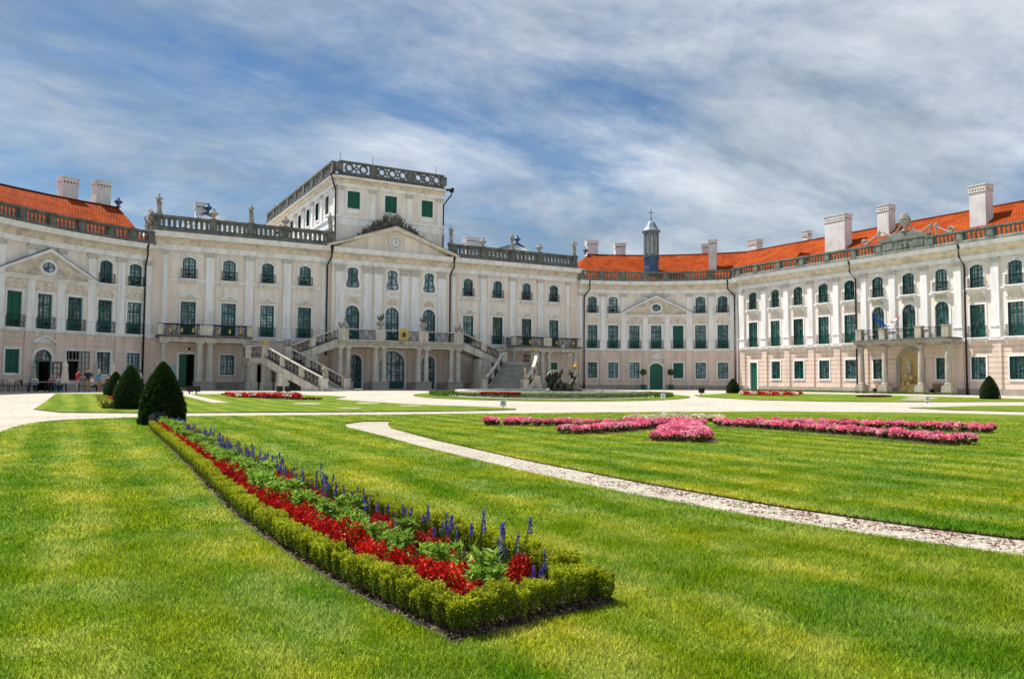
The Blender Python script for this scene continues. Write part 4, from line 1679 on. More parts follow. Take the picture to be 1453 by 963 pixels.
sr.ring(LOC, [(-0.665, 9.975), (-0.665, 11.885), (0.665, 11.885), (0.665, 9.975)], [(-0.3, 9.99), (-0.3, 11.87), (0.3, 11.87), (0.3, 9.99)], -0.22, -0.215, True)
for k in range(9):
    t = -1 + 2 * k / 8
    sr.ball((t * 0.85, -0.05, 9.78 + 0.18 * t * t), 0.12, 0.06, 0.10, 6, 4)
me_s = sr.mesh('surround', 'white_trim')
lt = MB()
lt.box(LOC, -0.88, 0.88, 0, 0.14, 9.22, 9.38)
lt.box(LOC, -0.82, 0.82, 0, 0.08, 9.12, 9.22)
me_l = lt.mesh('lintel', 'white_trim')
for s in CW:
    K_cl.put(main, FMC, s)
    q = place('window', me_f, main, FMC.pos(s, 0, 0))
    place('pane', me_g, q)
    place('surround', me_s, q)
    place('lintel', me_l, main, FMC.pos(s, 0, 0))
sh, cp = pilaster_mesh(0.80, MZ['st1'], 12.12, 0, o=0.17, ionic=False, cap_h=0.72)
for s in CP:
    q = place('pilaster', sh, main, FMC.pos(s, 0, 0))
    place('capital', cp, q)
entab(main, FMC, CS0 - 0.05, CS1 + 0.05, 12.12, 13.62, 0.70)
# clock gable
mb = MB()
z0, z1 = 13.62, 16.15
cx = (CS0 + CS1) / 2
hf = (CS1 - CS0) / 2 + 0.72
FG = Line((cx, -0.30), 0.0)
mb.ring(FG, [(-hf, z0 + 0.20), (0, z1), (hf, z0 + 0.20)], [(-hf, z0), (0, z1 - 0.42), (hf, z0)], -2.2, 0.85)
ped = mb.build('pediment', 'cornice_stucco', main)
mb = MB()
mb.prism(FG, [(-hf + 0.4, z0), (0, z1 - 0.3), (hf - 0.4, z0)], -2.0, 0.12)
mb.build('tympanum', 'cream_wall', ped)
mb = MB()
mb.ring(FG, [(-hf - 0.05, z0 + 0.25), (0, z1 + 0.055), (hf + 0.05, z0 + 0.25)], [(-hf - 0.05, z0 + 0.205), (0, z1 + 0.005), (hf + 0.05, z0 + 0.205)], -2.2, 0.88)
mb.build('flashing', 'lead', ped)
mb = MB()
ccx, ccz = 0.18, 14.62
circ = lambda r, n=28: [(ccx + r * math.cos(2 * pi * k / n), ccz + r * math.sin(2 * pi * k / n)) for k in range(n)]
mb.ring(FG, circ(0.74), circ(0.60), 0.1, 0.24, True)
clk = mb.build('clock', 'cream_wall', ped)
mb = MB()
mb.prism(FG, circ(0.61), 0.1, 0.15)
for k in range(12):
    a = k * pi / 6
    ca, sa = math.cos(a), math.sin(a)
    r0, r1, hw_ = 0.36, 0.54, 0.03
    quad = [(ccx + r0 * ca - hw_ * sa, ccz + r0 * sa + hw_ * ca), (ccx + r1 * ca - hw_ * sa, ccz + r1 * sa + hw_ * ca), (ccx + r1 * ca + hw_ * sa, ccz + r1 * sa - hw_ * ca), (ccx + r0 * ca + hw_ * sa, ccz + r0 * sa - hw_ * ca)]
    m2 = MB()
    m2.prism(FG, quad, 0.15, 0.165)
    m2.build('numeral', 'blue_metal', ped)
mb.build('dial', 'sign_white', ped)
m2 = MB()
m2.prism(FG, [(ccx - 0.03, ccz), (ccx, ccz + 0.46), (ccx + 0.03, ccz)], 0.165, 0.175)
m2.prism(FG, [(ccx, ccz + 0.03), (ccx + 0.34, ccz + 0.10), (ccx, ccz - 0.03)], 0.176, 0.186)
m2.build('clock_hands', 'iron', ped)

# ------------------------------------------------------------------ belvedere
tower = root('belvedere', 'cream belvedere storey rising above the clock pediment with pierced parapet', 'building', (0, 0, 0))
TX0, TX1, TY0, TY1 = -5.95, 5.20, 0.35, 28.5
FT = Line((0, TY0), 0.0)
FTS = Line((TX0, TY1), -pi / 2)          # left flank, s from back to front
TL = TY1 - TY0
TW = [-4.25, -0.45, 3.45]
mb = MB()
wall(mb, FT, TX0, TX1, 13.6, 19.75, [(s - 0.62, s + 0.62, 17.72, 19.38) for s in TW])
mb.build('front_wall', 'cream_wall', tower)
swin = [TL - (y - TY0) for y in (3.4, 6.9, 10.4, 13.9, 17.4, 20.9, 24.4)]
mb = MB()
wall(mb, FTS, 0, TL, 13.6, 19.75, [(s - 0.6, s + 0.6, 17.5, 19.3) for s in swin])
mb.build('flank_wall', 'cream_wall', tower)
mb = MB()
mb.box(LOC, TX1 - 0.3, TX1, -TY1, -TY0 - 0.01, 13.6, 19.75)
mb.box(LOC, TX0, TX1, -TY1 - 0.3, -TY1, 13.6, 19.75)
mb.box(LOC, TX0 + 0.2, TX1 - 0.2, -TY1, -TY0 - 0.3, 20.0, 20.6)
mb.build('rear_wall', 'cream_wall', tower)
K_tw = WinKit(1.24, 17.72, 19.38, 0, 4, 5, band=0.14, key=True, low_sill=False, shutter=True)
K_ts = WinKit(1.20, 17.5, 19.3, 0, 4, 5, band=0.13, low_sill=True, shutter=True)
for s in TW:
    wdo = K_tw.put(tower, FT, s, shut=True)
    mb = MB()
    mb.box(LOC, -0.62, 0.62, 0.0, 0.05, 17.28, 17.6)
    for sg in (-1, 1):
        curl(mb, sg * 0.5, 17.36, 0.16, 0.04, 0, 1.1, sg, 0.05, 0.035)
    mb.build('apron', 'white_trim', wdo)
for s in swin:
    K_ts.put(tower, FTS, s, shut=False)
sh, cp = pilaster_mesh(0.55, 16.95, 19.75, 0, o=0.12, cap_h=0.42)
for s in (TX0 + 0.42, -2.35, 1.5, TX1 - 0.36):
    q = place('pilaster', sh, tower, FT.pos(s, 0, 0))
    place('capital', cp, q)
for s in [TL - 0.4] + [(a + b) / 2 for a, b in zip(swin[:-1], swin[1:])]:
    q = place('pilaster', sh, tower, FTS.pos(s, 0, 0), FTS.ang(s))
    place('capital', cp, q)
for F, a, c in ((FT, TX0 - 0.08, TX1 + 0.08), (FTS, -0.1, TL - 0.002)):
    mb = MB()
    mb.sweep(F, [(-0.02, 16.72), (0.10, 16.72), (0.16, 16.80), (0.16, 16.94), (-0.02, 16.94)], a, c)
    mb.build('string_course', 'white_trim', tower)
    mb = MB()
    mb.box(F, a, c, 0.0, 0.05, 16.05, 16.7)
    mb.build('base_band', 'white_trim', tower)
    entab(tower, F, a if F is FT else a, c + (0 if F is FT else 0.55), 19.75, 20.72, 0.55)
    mb = MB()
    n = int((c - a) / 0.24)
    for i in range(n):
        s = a + (c - a) * (i + 0.5) / n
        mb.box(F, s - 0.06, s + 0.06, 0.45, 0.60, 20.38, 20.46)
    mb.build('dentils', 'cornice_stucco', tower)
for s in (TW[0], TW[2]):
    mb = MB()
    mb.box(FT, s - 1.2, s + 1.25, 0.0, 0.03, 14.6, 15.9)
    mb.build('wall_field', 'cream_wall', tower)


def pierced(parent, F, peds, z0, h, o, material):
    mb = MB()
    s0, s1 = peds[0], peds[-1]
    mb.box(F, s0, s1, o - 0.2, o + 0.22, z0, z0 + h * 0.2)
    mb.box(F, s0, s1, o - 0.14, o + 0.14, z0 + h * 0.2, z0 + h * 0.26)
    mb.box(F, s0, s1, o - 0.20, o + 0.20, z0 + h * 0.88, z0 + h)
    b = mb.build('parapet', material, parent)
    za, zb = z0 + h * 0.26, z0 + h * 0.88
    hh = zb - za
    zc = (za + zb) / 2
    for s in peds:
        mb = MB()
        mb.box(F, s - 0.3, s + 0.3, o - 0.17, o + 0.17, za, zb)
        mb.build('pedestal', material, b)
    for a, c in zip(peds[:-1], peds[1:]):
        a2, c2 = a + 0.3, c - 0.3
        n = max(1, int(round((c2 - a2) / (hh * 1.35))))
        mb = MB()
        w = (c2 - a2) / n
        for i in range(n):
            x = a2 + w * (i + 0.5)
            mk = lambda xx, r, m=16: [(xx + r * math.cos(2 * pi * k / m), zc + r * math.sin(2 * pi * k / m)) for k in range(m)]
            mb.ring(F, mk(x, hh * 0.505), mk(x, hh * 0.30), o - 0.09, o + 0.09, True)
            if i < n - 1:
                mb.ring(F, mk(x + w / 2, hh * 0.26, 10), mk(x + w / 2, hh * 0.13, 10), o - 0.08, o + 0.08, True)
                for sg in (-1, 1):
                    mb.box(F, x + w / 2 - 0.05, x + w / 2 + 0.05, o - 0.07, o + 0.07, *sorted((zc + sg * hh * 0.25, zc + sg * hh * 0.5)))
        for x in (a2 + 0.04, c2 - 0.04):
            mb.box(F, x - 0.06, x + 0.06, o - 0.08, o + 0.08, za, zb)
        mb.build('pierced_panel', material, b)


pierced(tower, FT, [TX0 + 0.1, -2.4, 1.5, TX1 - 0.1], 20.72, 1.42, 0.30, 'grey_stone')
pierced(tower, FTS, [0.2 + (TL - 0.3) * k / 8 for k in range(9)], 20.724, 1.41, 0.30, 'grey_stone')
mb = MB()
mb.box(FTS, -0.6, TL + 0.55, -0.1, 0.72, 20.66, 20.725)
mb.box(FT, TX0 - 0.6, TX1 + 0.6, -0.1, 0.715, 20.664, 20.729)
mb.build('ledge', 'dark_ledge', tower)
mb = MB()
mb.tube([(TX0 - 0.55, TY0 - 0.35, 20.7), (TX0 - 0.5, TY0 - 0.3, 20.2), (TX0 - 0.12, TY0 - 0.12, 19.3), (TX0 - 0.12, TY0 - 0.12, 14.2)], 0.08, 8)
mb.lathe((TX0 - 0.55, TY0 - 0.35, 20.45), [(0.08, 0), (0.22, 0.2), (0.22, 0.45)], 8)
mb.build('downpipe', 'pipe', tower, True)
mb = MB()
mb.tube([(TX1 + 0.15, TY0 - 0.4, 20.65), (TX1 + 0.75, TY0 - 0.5, 20.65), (TX1 + 0.75, TY0 - 0.45, 20.2), (TX1 + 0.1, TY0 + 0.05, 19.2), (TX1 + 0.1, TY0 + 0.1, 14.0)], 0.08, 8)
mb.lathe((TX1 + 0.75, TY0 - 0.5, 20.4), [(0.1, 0), (0.24, 0.15), (0.24, 0.5)], 6)
mb.build('downpipe', 'pipe', tower, True)
mb = MB()
for p in ((TX0 + 0.3, TY0, 22.1), (-2.4, TY0, 22.1), (4.4, TY0, 22.1), (TX0, TY1 - 2, 22.1)):
    mb.tube([p, (p[0], p[1], p[2] + 0.95)], 0.02, 4)
mb.build('lightning_rods', 'iron', tower)


# ------------------------------------------------------------------ figures
def skin(joints, edges, sub=1):
    """one continuous body grown over a skeleton"""
    names = list(joints)
    me = bpy.data.meshes.new('skeleton')
    me.from_pydata([joints[k][0] for k in names], [(names.index(a), names.index(b)) for a, b in edges], [])
    ob = bpy.data.objects.new('skeleton', me)
    col.objects.link(ob)
    ob.modifiers.new('skin', 'SKIN')
    for i, k in enumerate(names):
        r = joints[k][1]
        me.skin_vertices[0].data[i].radius = (r, r) if not isinstance(r, tuple) else r
    me.skin_vertices[0].data[0].use_root = True
    s = ob.modifiers.new('sub', 'SUBSURF')
    s.levels = sub
    dg = bpy.context.evaluated_depsgraph_get()
    out = bpy.data.meshes.new_from_object(ob.evaluated_get(dg))
    bpy.data.objects.remove(ob)
    bpy.data.meshes.remove(me)
    return out


def body(h=1.54, sit=False, lean=0.0, arms=((0.25, 0.1), (0.25, 0.1)), stride=0.08, elbow=(0.2, 0.6), robe=False, broad=1.0):
    k = h / 1.75
    J, E = {}, []

    def j(n, x, y, z, r, par=None):
        J[n] = ((x * k, y * k, z * k), r * k if not isinstance(r, tuple) else tuple(v * k for v in r))
        if par:
            E.append((par, n))
    pz = 0.52 if sit else 0.95
    j('pelvis', 0, 0, pz, (0.155 * broad, 0.115))
    j('waist', 0, -0.01 - lean * 0.15, pz + 0.17, (0.135 * broad, 0.10), 'pelvis')
    j('chest', 0, -0.02 - lean * 0.35, pz + 0.38, (0.165 * broad, 0.11), 'waist')
    j('neck', 0, -0.03 - lean * 0.5, pz + 0.55, 0.055, 'chest')
    j('chin', 0, -0.05 - lean * 0.55, pz + 0.63, 0.075, 'neck')
    j('head', 0, -0.035 - lean * 0.55, pz + 0.72, (0.085, 0.10), 'chin')
    j('crown', 0, -0.02 - lean * 0.55, pz + 0.80, 0.055, 'head')
    for sg, nm in ((-1, 'l'), (1, 'r')):
        fw_, out_ = arms[0] if sg < 0 else arms[1]
        ex = 0.19 * broad + out_ * 0.28
        ey = -lean * 0.35 - fw_ * 0.2
        j('sh' + nm, sg * 0.19 * broad, -0.02 - lean * 0.35, pz + 0.46, 0.062, 'chest')
        j('el' + nm, sg * ex, ey, pz + 0.20 + out_ * 0.15, 0.046, 'sh' + nm)
        e1, e2 = elbow
        j('wr' + nm, sg * (ex - e1 * 0.1), ey - 0.25 * e2, pz - 0.03 + 0.25 * e2 + out_ * 0.2, 0.032, 'el' + nm)
        j('hd' + nm, sg * (ex - e1 * 0.13), ey - 0.33 * e2 - 0.01, pz - 0.12 + 0.33 * e2 + out_ * 0.22, (0.042, 0.022), 'wr' + nm)
        st = sg * stride
        if robe:
            continue
        j('hip' + nm, sg * 0.095, 0, pz - 0.07, 0.095, 'pelvis')
        if sit:
            j('kn' + nm, sg * 0.12, -0.42, 0.48, 0.065, 'hip' + nm)
            j('an' + nm, sg * 0.12, -0.40, 0.09, 0.042, 'kn' + nm)
            j('to' + nm, sg * 0.13, -0.58, 0.035, 0.035, 'an' + nm)
        else:
            j('kn' + nm, sg * 0.10, -st * 0.9 - 0.01, 0.50, 0.062, 'hip' + nm)
            j('an' + nm, sg * 0.10, -st, 0.09, 0.042, 'kn' + nm)
            j('to' + nm, sg * 0.11, -st - 0.16, 0.035, 0.036, 'an' + nm)
    if robe:
        j('thigh', 0.02, -0.03, 0.62, (0.18 * broad, 0.15), 'pelvis')
        j('knee', -0.02, -0.05, 0.36, (0.155 * broad, 0.14), 'thigh')
        j('hem', 0.0, 0.0, 0.02, (0.20 * broad, 0.18), 'knee')
    return skin(J, E), k


def person(loc, face, top, legs, hair, label, cat='person', h=1.54, **kw):
    me, k = body(h, **kw)
    sit = kw.get('sit', False)
    pz = (0.52 if sit else 0.95) * k
    for m in ('skin', top, legs, 'cloth_black'):
        me.materials.append(MATS[m])
    zs_leg = pz - 0.02 * k
    for pl in me.polygons:
        c = pl.center
        pl.use_smooth = True
        r = math.hypot(c.x, c.y)
        if c.z > pz + 0.52 * k:
            pl.material_index = 0
        elif c.z < 0.07 * k:
            pl.material_index = 3
        elif abs(c.x) > 0.235 * k and c.z < pz + 0.27 * k and not (sit and c.y < -0.5 * k):
            pl.material_index = 0
        elif c.z < zs_leg or (sit and c.y < -0.16 * k and c.z < pz + 0.06 * k):
            pl.material_index = 2
        else:
            pl.material_index = 1
    o = place('person', me, None, loc, face)
    tag(o, label, cat)
    hz_ = pz + 0.76 * k
    ly = (-0.02 - kw.get('lean', 0) * 0.55) * k
    mb = MB()
    mb.ball((0, ly + 0.02 * k, hz_ + 0.015 * k), 0.095 * k, 0.115 * k, 0.095 * k, 10, 8)
    if hair == 'hair_blonde':
        mb.ball((0, ly + 0.09 * k, hz_ - 0.12 * k), 0.085 * k, 0.06 * k, 0.16 * k, 8, 6)
    mb.build('hair', hair, o, True)
    mb = MB()
    mb.ball((0, ly - 0.105 * k, hz_ - 0.075 * k), 0.015 * k, 0.025 * k, 0.03 * k, 6, 4)
    for sg in (-1, 1):
        mb.ball((sg * 0.092 * k, ly, hz_ - 0.06 * k), 0.015 * k, 0.025 * k, 0.035 * k, 6, 4)
    mb.build('face_features', 'skin', o, True)
    return o


STAT = []
for kw in (dict(robe=True, arms=((0.1, 0.3), (0.5, 0.25)), elbow=(0.9, 0.8)),
           dict(robe=False, stride=0.06, arms=((0.6, 0.5), (0.1, 0.2)), elbow=(0.5, 0.9), broad=1.05),
           dict(robe=True, arms=((0.4, 0.1), (0.2, 0.55)), elbow=(1.2, 0.5), broad=1.1),
           dict(robe=True, arms=((0.9, 0.6), (0.0, 0.2)), elbow=(0.3, 1.2))):
    me, k = body(1.72, **kw)
    me.materials.append(MATS['statue_stone'])
    me.polygons.foreach_set('use_smooth', [True] * len(me.polygons))
    STAT.append((me, k))
mb = MB()
for a in range(5):
    pts = []
    for i in range(7):
        t = i / 6
        ang = -1.2 + a * 0.62 + 0.5 * t
        r = 0.17 + 0.05 * math.sin(5 * t + a)
        pts.append((r * math.sin(ang), -r * math.cos(ang) * 0.8, 1.25 - 1.2 * t))
    mb.tube(pts, [0.03, 0.045, 0.04, 0.05, 0.045, 0.05, 0.05], 5)
mb.tube([(-0.20, -0.05, 1.35), (-0.05, -0.19, 1.12), (0.15, -0.17, 0.9), (0.22, 0.05, 0.8)], 0.05, 5)
DRAPE = mb.mesh('drapery', 'statue_stone', True)
mb = MB()
mb.box(LOC, -0.26, 0.26, -0.24, 0.24, 0.0, 0.12)
SBASE = mb.mesh('plinth', 'statue_stone')


def statue(loc, rot, kind, label, scale=1.0, group='statues standing on the palace balustrade', material=None):
    me, k = STAT[kind % len(STAT)]
    o = place('statue', SBASE, None, loc, rot)
    o.scale = (scale,) * 3
    tag(o, label, 'statue', group)
    b = place('figure', me, o, (0, 0, 0.10))
    place('drapery', DRAPE, o, (0, 0, 0.10))
    if material:
        for c in (b,):
            c.material_slots[0].link = 'OBJECT'
            c.material_slots[0].material = MATS[material]
    return o


def urn_mesh(h=1.0, material='statue_stone', flame=True):
    mb = MB()
    mb.lathe((0, 0, 0), [(0.24 * h, 0), (0.24 * h, 0.08 * h), (0.12 * h, 0.14 * h), (0.09 * h, 0.22 * h), (0.22 * h, 0.32 * h), (0.34 * h, 0.46 * h), (0.37 * h, 0.56 * h), (0.30 * h, 0.64 * h), (0.18 * h, 0.70 * h), (0.20 * h, 0.74 * h), (0.12 * h, 0.82 * h), (0.07 * h, 0.90 * h), (0.09 * h, 0.95 * h), (0.02 * h, 1.0 * h)], 12)
    for k in range(10):
        a = 2 * pi * k / 10
        mb.ball((0.34 * h * math.cos(a), 0.34 * h * math.sin(a), 0.52 * h), 0.06 * h, 0.06 * h, 0.08 * h, 6, 4)
    return mb.mesh('urn', material, True)


URN = urn_mesh(1.05)


def urn(loc, label, scale=1.0, group='urns on the palace balustrade', me=None, name='stone_urn'):
    o = place(name, me or URN, None, loc)
    o.scale = (scale,) * 3
    return tag(o, label, 'urn', group)


ZT = MZ['top'] + 0.012
statue((-21.5, -0.45, ZT), 0.3, 0, 'stone statue on the left corner of the main block balustrade')
statue((-13.95, -0.45, ZT), 0.1, 1, 'stone statue on the balustrade midway between left corner and belvedere')
statue((-6.75, -0.45, ZT), -0.1, 2, 'stone statue against the left foot of the belvedere')
statue((5.75, -0.45, ZT), 0.0, 3, 'stone statue close to the right foot of the belvedere')
statue((12.9, -0.45, ZT), 0.2, 0, 'stone statue on the balustrade midway along the right half of the main block')
statue((20.9, -0.45, ZT), -0.2, 2, 'stone statue on the right end of the main block balustrade by the orange roof')
urn((-17.1, -0.45, ZT), 'stone urn on the balustrade before a white chimney left of the belvedere')
urn((-10.9, -0.45, ZT), 'stone urn on the balustrade seen against the flank of the belvedere')
urn((9.45, -0.45, ZT), 'stone urn on the balustrade beside the low wide chimney')
urn((16.35, -0.45, ZT), 'stone urn on the balustrade before the small metal roof peak')
BURN = urn_mesh(0.95, 'blue_metal')
urn((-24.3, 5.4, 16.5), 'dark blue metal finial on the ridge end of the left orange roof', 0.95, 'dark metal roof finials', BURN, 'roof_finial')
urn((26.2, 4.9, 16.5), 'dark blue metal finial on the ridge end of the right orange roof', 0.9, 'dark metal roof finials', BURN, 'roof_finial')
urn((-16.6, 6.5, 17.0), 'dark blue metal finial beside the white chimney left of the belvedere', 1.1, 'dark metal roof finials', BURN, 'roof_finial')
urn((17.6, 6.5, 17.2), 'dark blue metal finial on the metal roof right of the belvedere', 1.1, 'dark metal roof finials', BURN, 'roof_finial')

# pale stone group of figures at the corner of the left wing
mb = MB()
for k in range(16):
    a = k * 2.4
    mb.ball((-22.0 + 0.4 * math.cos(a) * (1 - k / 22), 0.0 + 0.3 * math.sin(a), 13.7 + 0.10 * k), 0.26 - 0.006 * k, 0.24, 0.26, 7, 5)
mb.tube([(-22.3, -0.1, 14.2), (-22.55, -0.2, 14.7), (-22.4, -0.3, 15.1)], [0.14, 0.10, 0.06], 6)
mb.tube([(-21.8, -0.1, 14.8), (-22.1, -0.3, 15.3), (-22.3, -0.3, 15.35)], [0.12, 0.08, 0.05], 6)
mb.ball((-22.1, -0.1, 15.45), 0.14, 0.14, 0.17)
tag(mb.build('corner_sculpture', 'statue_stone', None, True), 'pale sculpture group piled against the left corner of the main block balustrade', 'sculpture')

# trophy of arms over the clock
tr = root('trophy_sculpture', 'dark spiky trophy of arms and banners crowning the clock pediment', 'sculpture', (-0.45, -0.25, 15.6))
mb = MB()
r2 = random.Random(5)
for k in range(120):
    t = -1 + 2 * (k + 0.5) / 120
    x0 = t * 3.0
    zb = 0.62 - abs(t) * 1.25
    ang = t * 1.15 + r2.uniform(-0.45, 0.45)
    L = (1.5 - 0.75 * abs(t)) * r2.uniform(0.55, 1.1)
    y = r2.uniform(-0.35, 0.3)
    dx, dz = math.sin(ang) * L, math.cos(ang) * L
    mb.tube([(x0, y, zb - 0.1), (x0 + dx * 0.6, y + r2.uniform(-.1, .1), zb + dz * 0.6), (x0 + dx, y, zb + dz)], [0.05, 0.10 * r2.uniform(0.5, 1.3), 0.008], 5)
for k in range(60):
    t = r2.uniform(-1, 1)
    mb.ball((t * 2.7, r2.uniform(-0.4, 0.1), 0.75 - abs(t) * 1.2 + r2.uniform(0, 0.35)), r2.uniform(.12, .26), 0.18, r2.uniform(.1, .26), 6, 5)
mb.build('spears_and_banners', 'trophy_stone', tr)
mb = MB()
mb.ball((0, -0.45, 0.95), 0.42, 0.2, 0.5, 12, 8)
mb.build('shield', 'trophy_stone', tr, True)
for sx, zz_, kk in ((-0.38, 1.0, 0), (0.42, 0.9, 3)):
    q = place('figure', STAT[kk][0], tr, (sx, -0.15, zz_ - 0.35))
    q.scale = (0.85,) * 3

# ------------------------------------------------------------------ bell turret
p = FE.pos(8.72, -2.0, 0)
turret = root('bell_turret', 'slender lead-clad bell turret with a cross on the right orange roof', 'turret', (p[0], p[1], 0), rot=FE.ang(8.7))
mb = MB()
mb.lathe((0, 0, 0), [(0.95, 12.9), (0.92, 14.2), (0.84, 14.6), (0.92, 15.35), (0.98, 15.5), (0.98, 15.62), (0.8, 15.68)], 8)
mb.build('base', 'blue_metal', turret)
mb = MB()
mb.lathe((0, 0, 0), [(0.72, 15.6), (0.72, 18.45)], 8)
mb.build('shaft', 'lead', turret)
mb = MB()
for k in range(8):
    a = 2 * pi * (k + 0.5) / 8
    mb.tube([(0.80 * math.cos(a), 0.80 * math.sin(a), 15.6), (0.80 * math.cos(a), 0.80 * math.sin(a), 18.45)], 0.12, 6)
mb.build('corner_shafts', 'lead', turret)
for k in range(8):
    a = 2 * pi * k / 8
    mb = MB()
    F8 = Line((0.68 * math.cos(a), 0.68 * math.sin(a)), a + pi / 2)
    mb.prism(F8, [(-0.17, 15.9), (0.17, 15.9), (0.17, 17.8), (0.10, 18.1), (-0.10, 18.1), (-0.17, 17.8)], -0.02, 0.03)
    mb.build('louvre', 'grey_canvas', turret)
mb = MB()
mb.lathe((0, 0, 0), [(0.85, 18.4), (1.12, 18.55), (1.12, 18.68), (0.98, 18.78), (0.78, 19.0), (0.60, 19.35), (0.50, 19.55), (0.34, 19.75), (0.12, 19.85), (0.05, 20.0)], 8)
mb.build('dome', 'lead', turret)
mb = MB()
mb.tube([(0, 0, 19.9), (0, 0, 21.25)], 0.035, 6)
mb.tube([(-0.32, 0, 20.85), (0.32, 0, 20.85)], 0.03, 6)
mb.ball((0, 0, 20.1), 0.09, 0.09, 0.09)
mb.build('cross', 'iron', turret)

# ------------------------------------------------------------------ porticos of the main block
def col_mesh(h, r, material='pale_stone'):
    mb = MB()
    mb.lathe((0, 0, 0), [(r * 1.25, 0), (r * 1.25, 0.10), (r * 1.12, 0.14), (r * 1.0, 0.2), (r * 1.0, h * 0.35), (r * 0.86, h - 0.36), (r * 0.86, h - 0.30), (r * 0.98, h - 0.26), (r * 0.9, h - 0.22), (r * 1.12, h - 0.12)], 16)
    mb.box(LOC, -r * 1.25, r * 1.25, -r * 1.25, r * 1.25, h - 0.12, h)
    return mb.mesh('column', material, False)


def iron_panel(mb, gold_, F, s0, s1, o, zf0, zf1, scroll=True):
    """scrolled ironwork between two posts; zf0/zf1 = lower and upper height as functions of s"""
    n = 4
    for zf, r in ((zf0, 0.022), (zf1, 0.026)):
        mb.tube([F.pos(s0 + (s1 - s0) * i / n, o, zf(s0 + (s1 - s0) * i / n)) for i in range(n + 1)], r, 4)
    L = s1 - s0
    m = max(1, int(round(L / 0.42)))
    for i in range(m):
        s = s0 + L * (i + 0.5) / m
        za, zb = zf0(s), zf1(s)
        h = zb - za
        zc = (za + zb) / 2
        for sg in (-1, 1):
            pts = []
            for k in range(13):
                t = k / 12
                r = 0.23 * h * (1 - 0.7 * t) + 0.02
                a = sg * pi / 2 + t * 3.2 * pi * (1 if i % 2 else -1)
                pts.append(F.pos(s + r * 0.9 * math.cos(a), o, zc + sg * h * 0.23 + r * math.sin(a)))
            mb.tube(pts, 0.02, 4)
        for dx in (-L / m / 2, 0):
            mb.tube([F.pos(s + dx, o, zf0(s + dx)), F.pos(s + dx, o, zf1(s + dx))], 0.016, 4)
        if gold_ is not None and i % 2 == 0:
            c = F.pos(s, o, zc)
            gold_.ball(c, 0.06, 0.06, 0.07, 6, 4)


def portico(x0, x1, y1, zfl, label, door_x=None):
    """columned porch with a balcony on top; x0..x1 wide, front at y1"""
    r_ = root('columned_porch', label, 'porch', ((x0 + x1) / 2, y1, 0.2), 'porches flanking the grand stairs')

    def put(mb, nm, m, par=None):
        o = mb.build(nm, m, par or r_)
        if par is None:
            o.location = (-(x0 + x1) / 2, -y1, -0.2)
        return o
    FP = Line((0, y1), 0.0)
    D = -y1
    mb = MB()
    mb.sweep(FP, [(-D + 0.22, zfl - 0.52), (-0.02, zfl - 0.52), (-0.02, zfl - 0.30), (0.06, zfl - 0.26), (0.06, zfl - 0.12), (-D + 0.22, zfl - 0.12)], x0 + 0.15, x1 - 0.15)
    put(mb, 'beam', 'pale_stone')
    mb = MB()
    mb.sweep(FP, [(-D + 0.22, zfl - 0.12), (0.18, zfl - 0.12), (0.28, zfl - 0.05), (0.28, zfl + 0.04), (-D + 0.22, zfl + 0.04)], x0 - 0.05, x1 + 0.05)
    put(mb, 'balcony_slab', 'grey_stone')
    ch = zfl - 0.52 - 1.0
    cmesh = col_mesh(ch, 0.27)
    mid = (x0 + x1) / 2
    for x in (x0 + 0.5, mid - 0.42, mid + 0.42, x1 - 0.5):
        c = place('column', cmesh, r_, (x - mid, 0.42, 0.8))
    for a, c in ((x0 + 0.08, x0 + 0.92), (mid - 0.86, mid + 0.86), (x1 - 0.92, x1 - 0.08)):
        mb = MB()
        mb.box(FP, a, c, -0.86, -0.02, 0.0, 0.9)
        mb.box(FP, a - 0.05, c + 0.05, -0.9, 0.03, 0.9, 1.0)
        put(mb, 'column_base', 'plinth_stone')
    zr = zfl + 1.0
    for a, c in ((x0 + 0.02, x0 + 0.42), (mid - 0.5, mid + 0.5), (x1 - 0.42, x1 - 0.02)):
        mb = MB()
        mb.box(FP, a, c, -0.3, 0.1, zfl + 0.04, zr - 0.06)
        put(mb, 'pedestal', 'pale_stone')
    mb = MB()
    mb.box(FP, x0 - 0.02, x1 + 0.02, -0.32, 0.12, zr - 0.06, zr)
    put(mb, 'hand_rail', 'dark_ledge')
    mb, g = MB(), MB()
    for a, c in ((x0 + 0.42, mid - 0.5), (mid + 0.5, x1 - 0.42)):
        iron_panel(mb, None, FP, a, c, -0.1, lambda s: zfl + 0.12, lambda s: zr - 0.1)
        for k in range(3):
            s = a + (c - a) * (k + 0.6) / 3.2
            cc = FP.pos(s, 0.0, zfl + 0.48)
            g.lathe((cc[0], cc[1], zfl + 0.22), [(0.02, 0), (0.09, 0.10), (0.12, 0.22), (0.07, 0.33), (0.09, 0.38), (0.03, 0.46)], 8)
    for sx in (x0 + 0.2, x1 - 0.2):
        FSd = Line((sx, 0.0), -pi / 2)
        iron_panel(mb, None, FSd, 0.25, D - 0.2, 0.0, lambda s: zfl + 0.12, lambda s: zr - 0.1)
    put(mb, 'ironwork', 'iron')
    put(g, 'gilt_ornaments', 'gold')
    return r_


YP = -2.0
portico(-21.45, -13.95, YP, 4.82, 'columned porch with gilded balcony rail left of the grand stairs')
portico(12.2, 20.75, YP, 4.82, 'columned porch with gilded balcony rail right of the grand stairs')
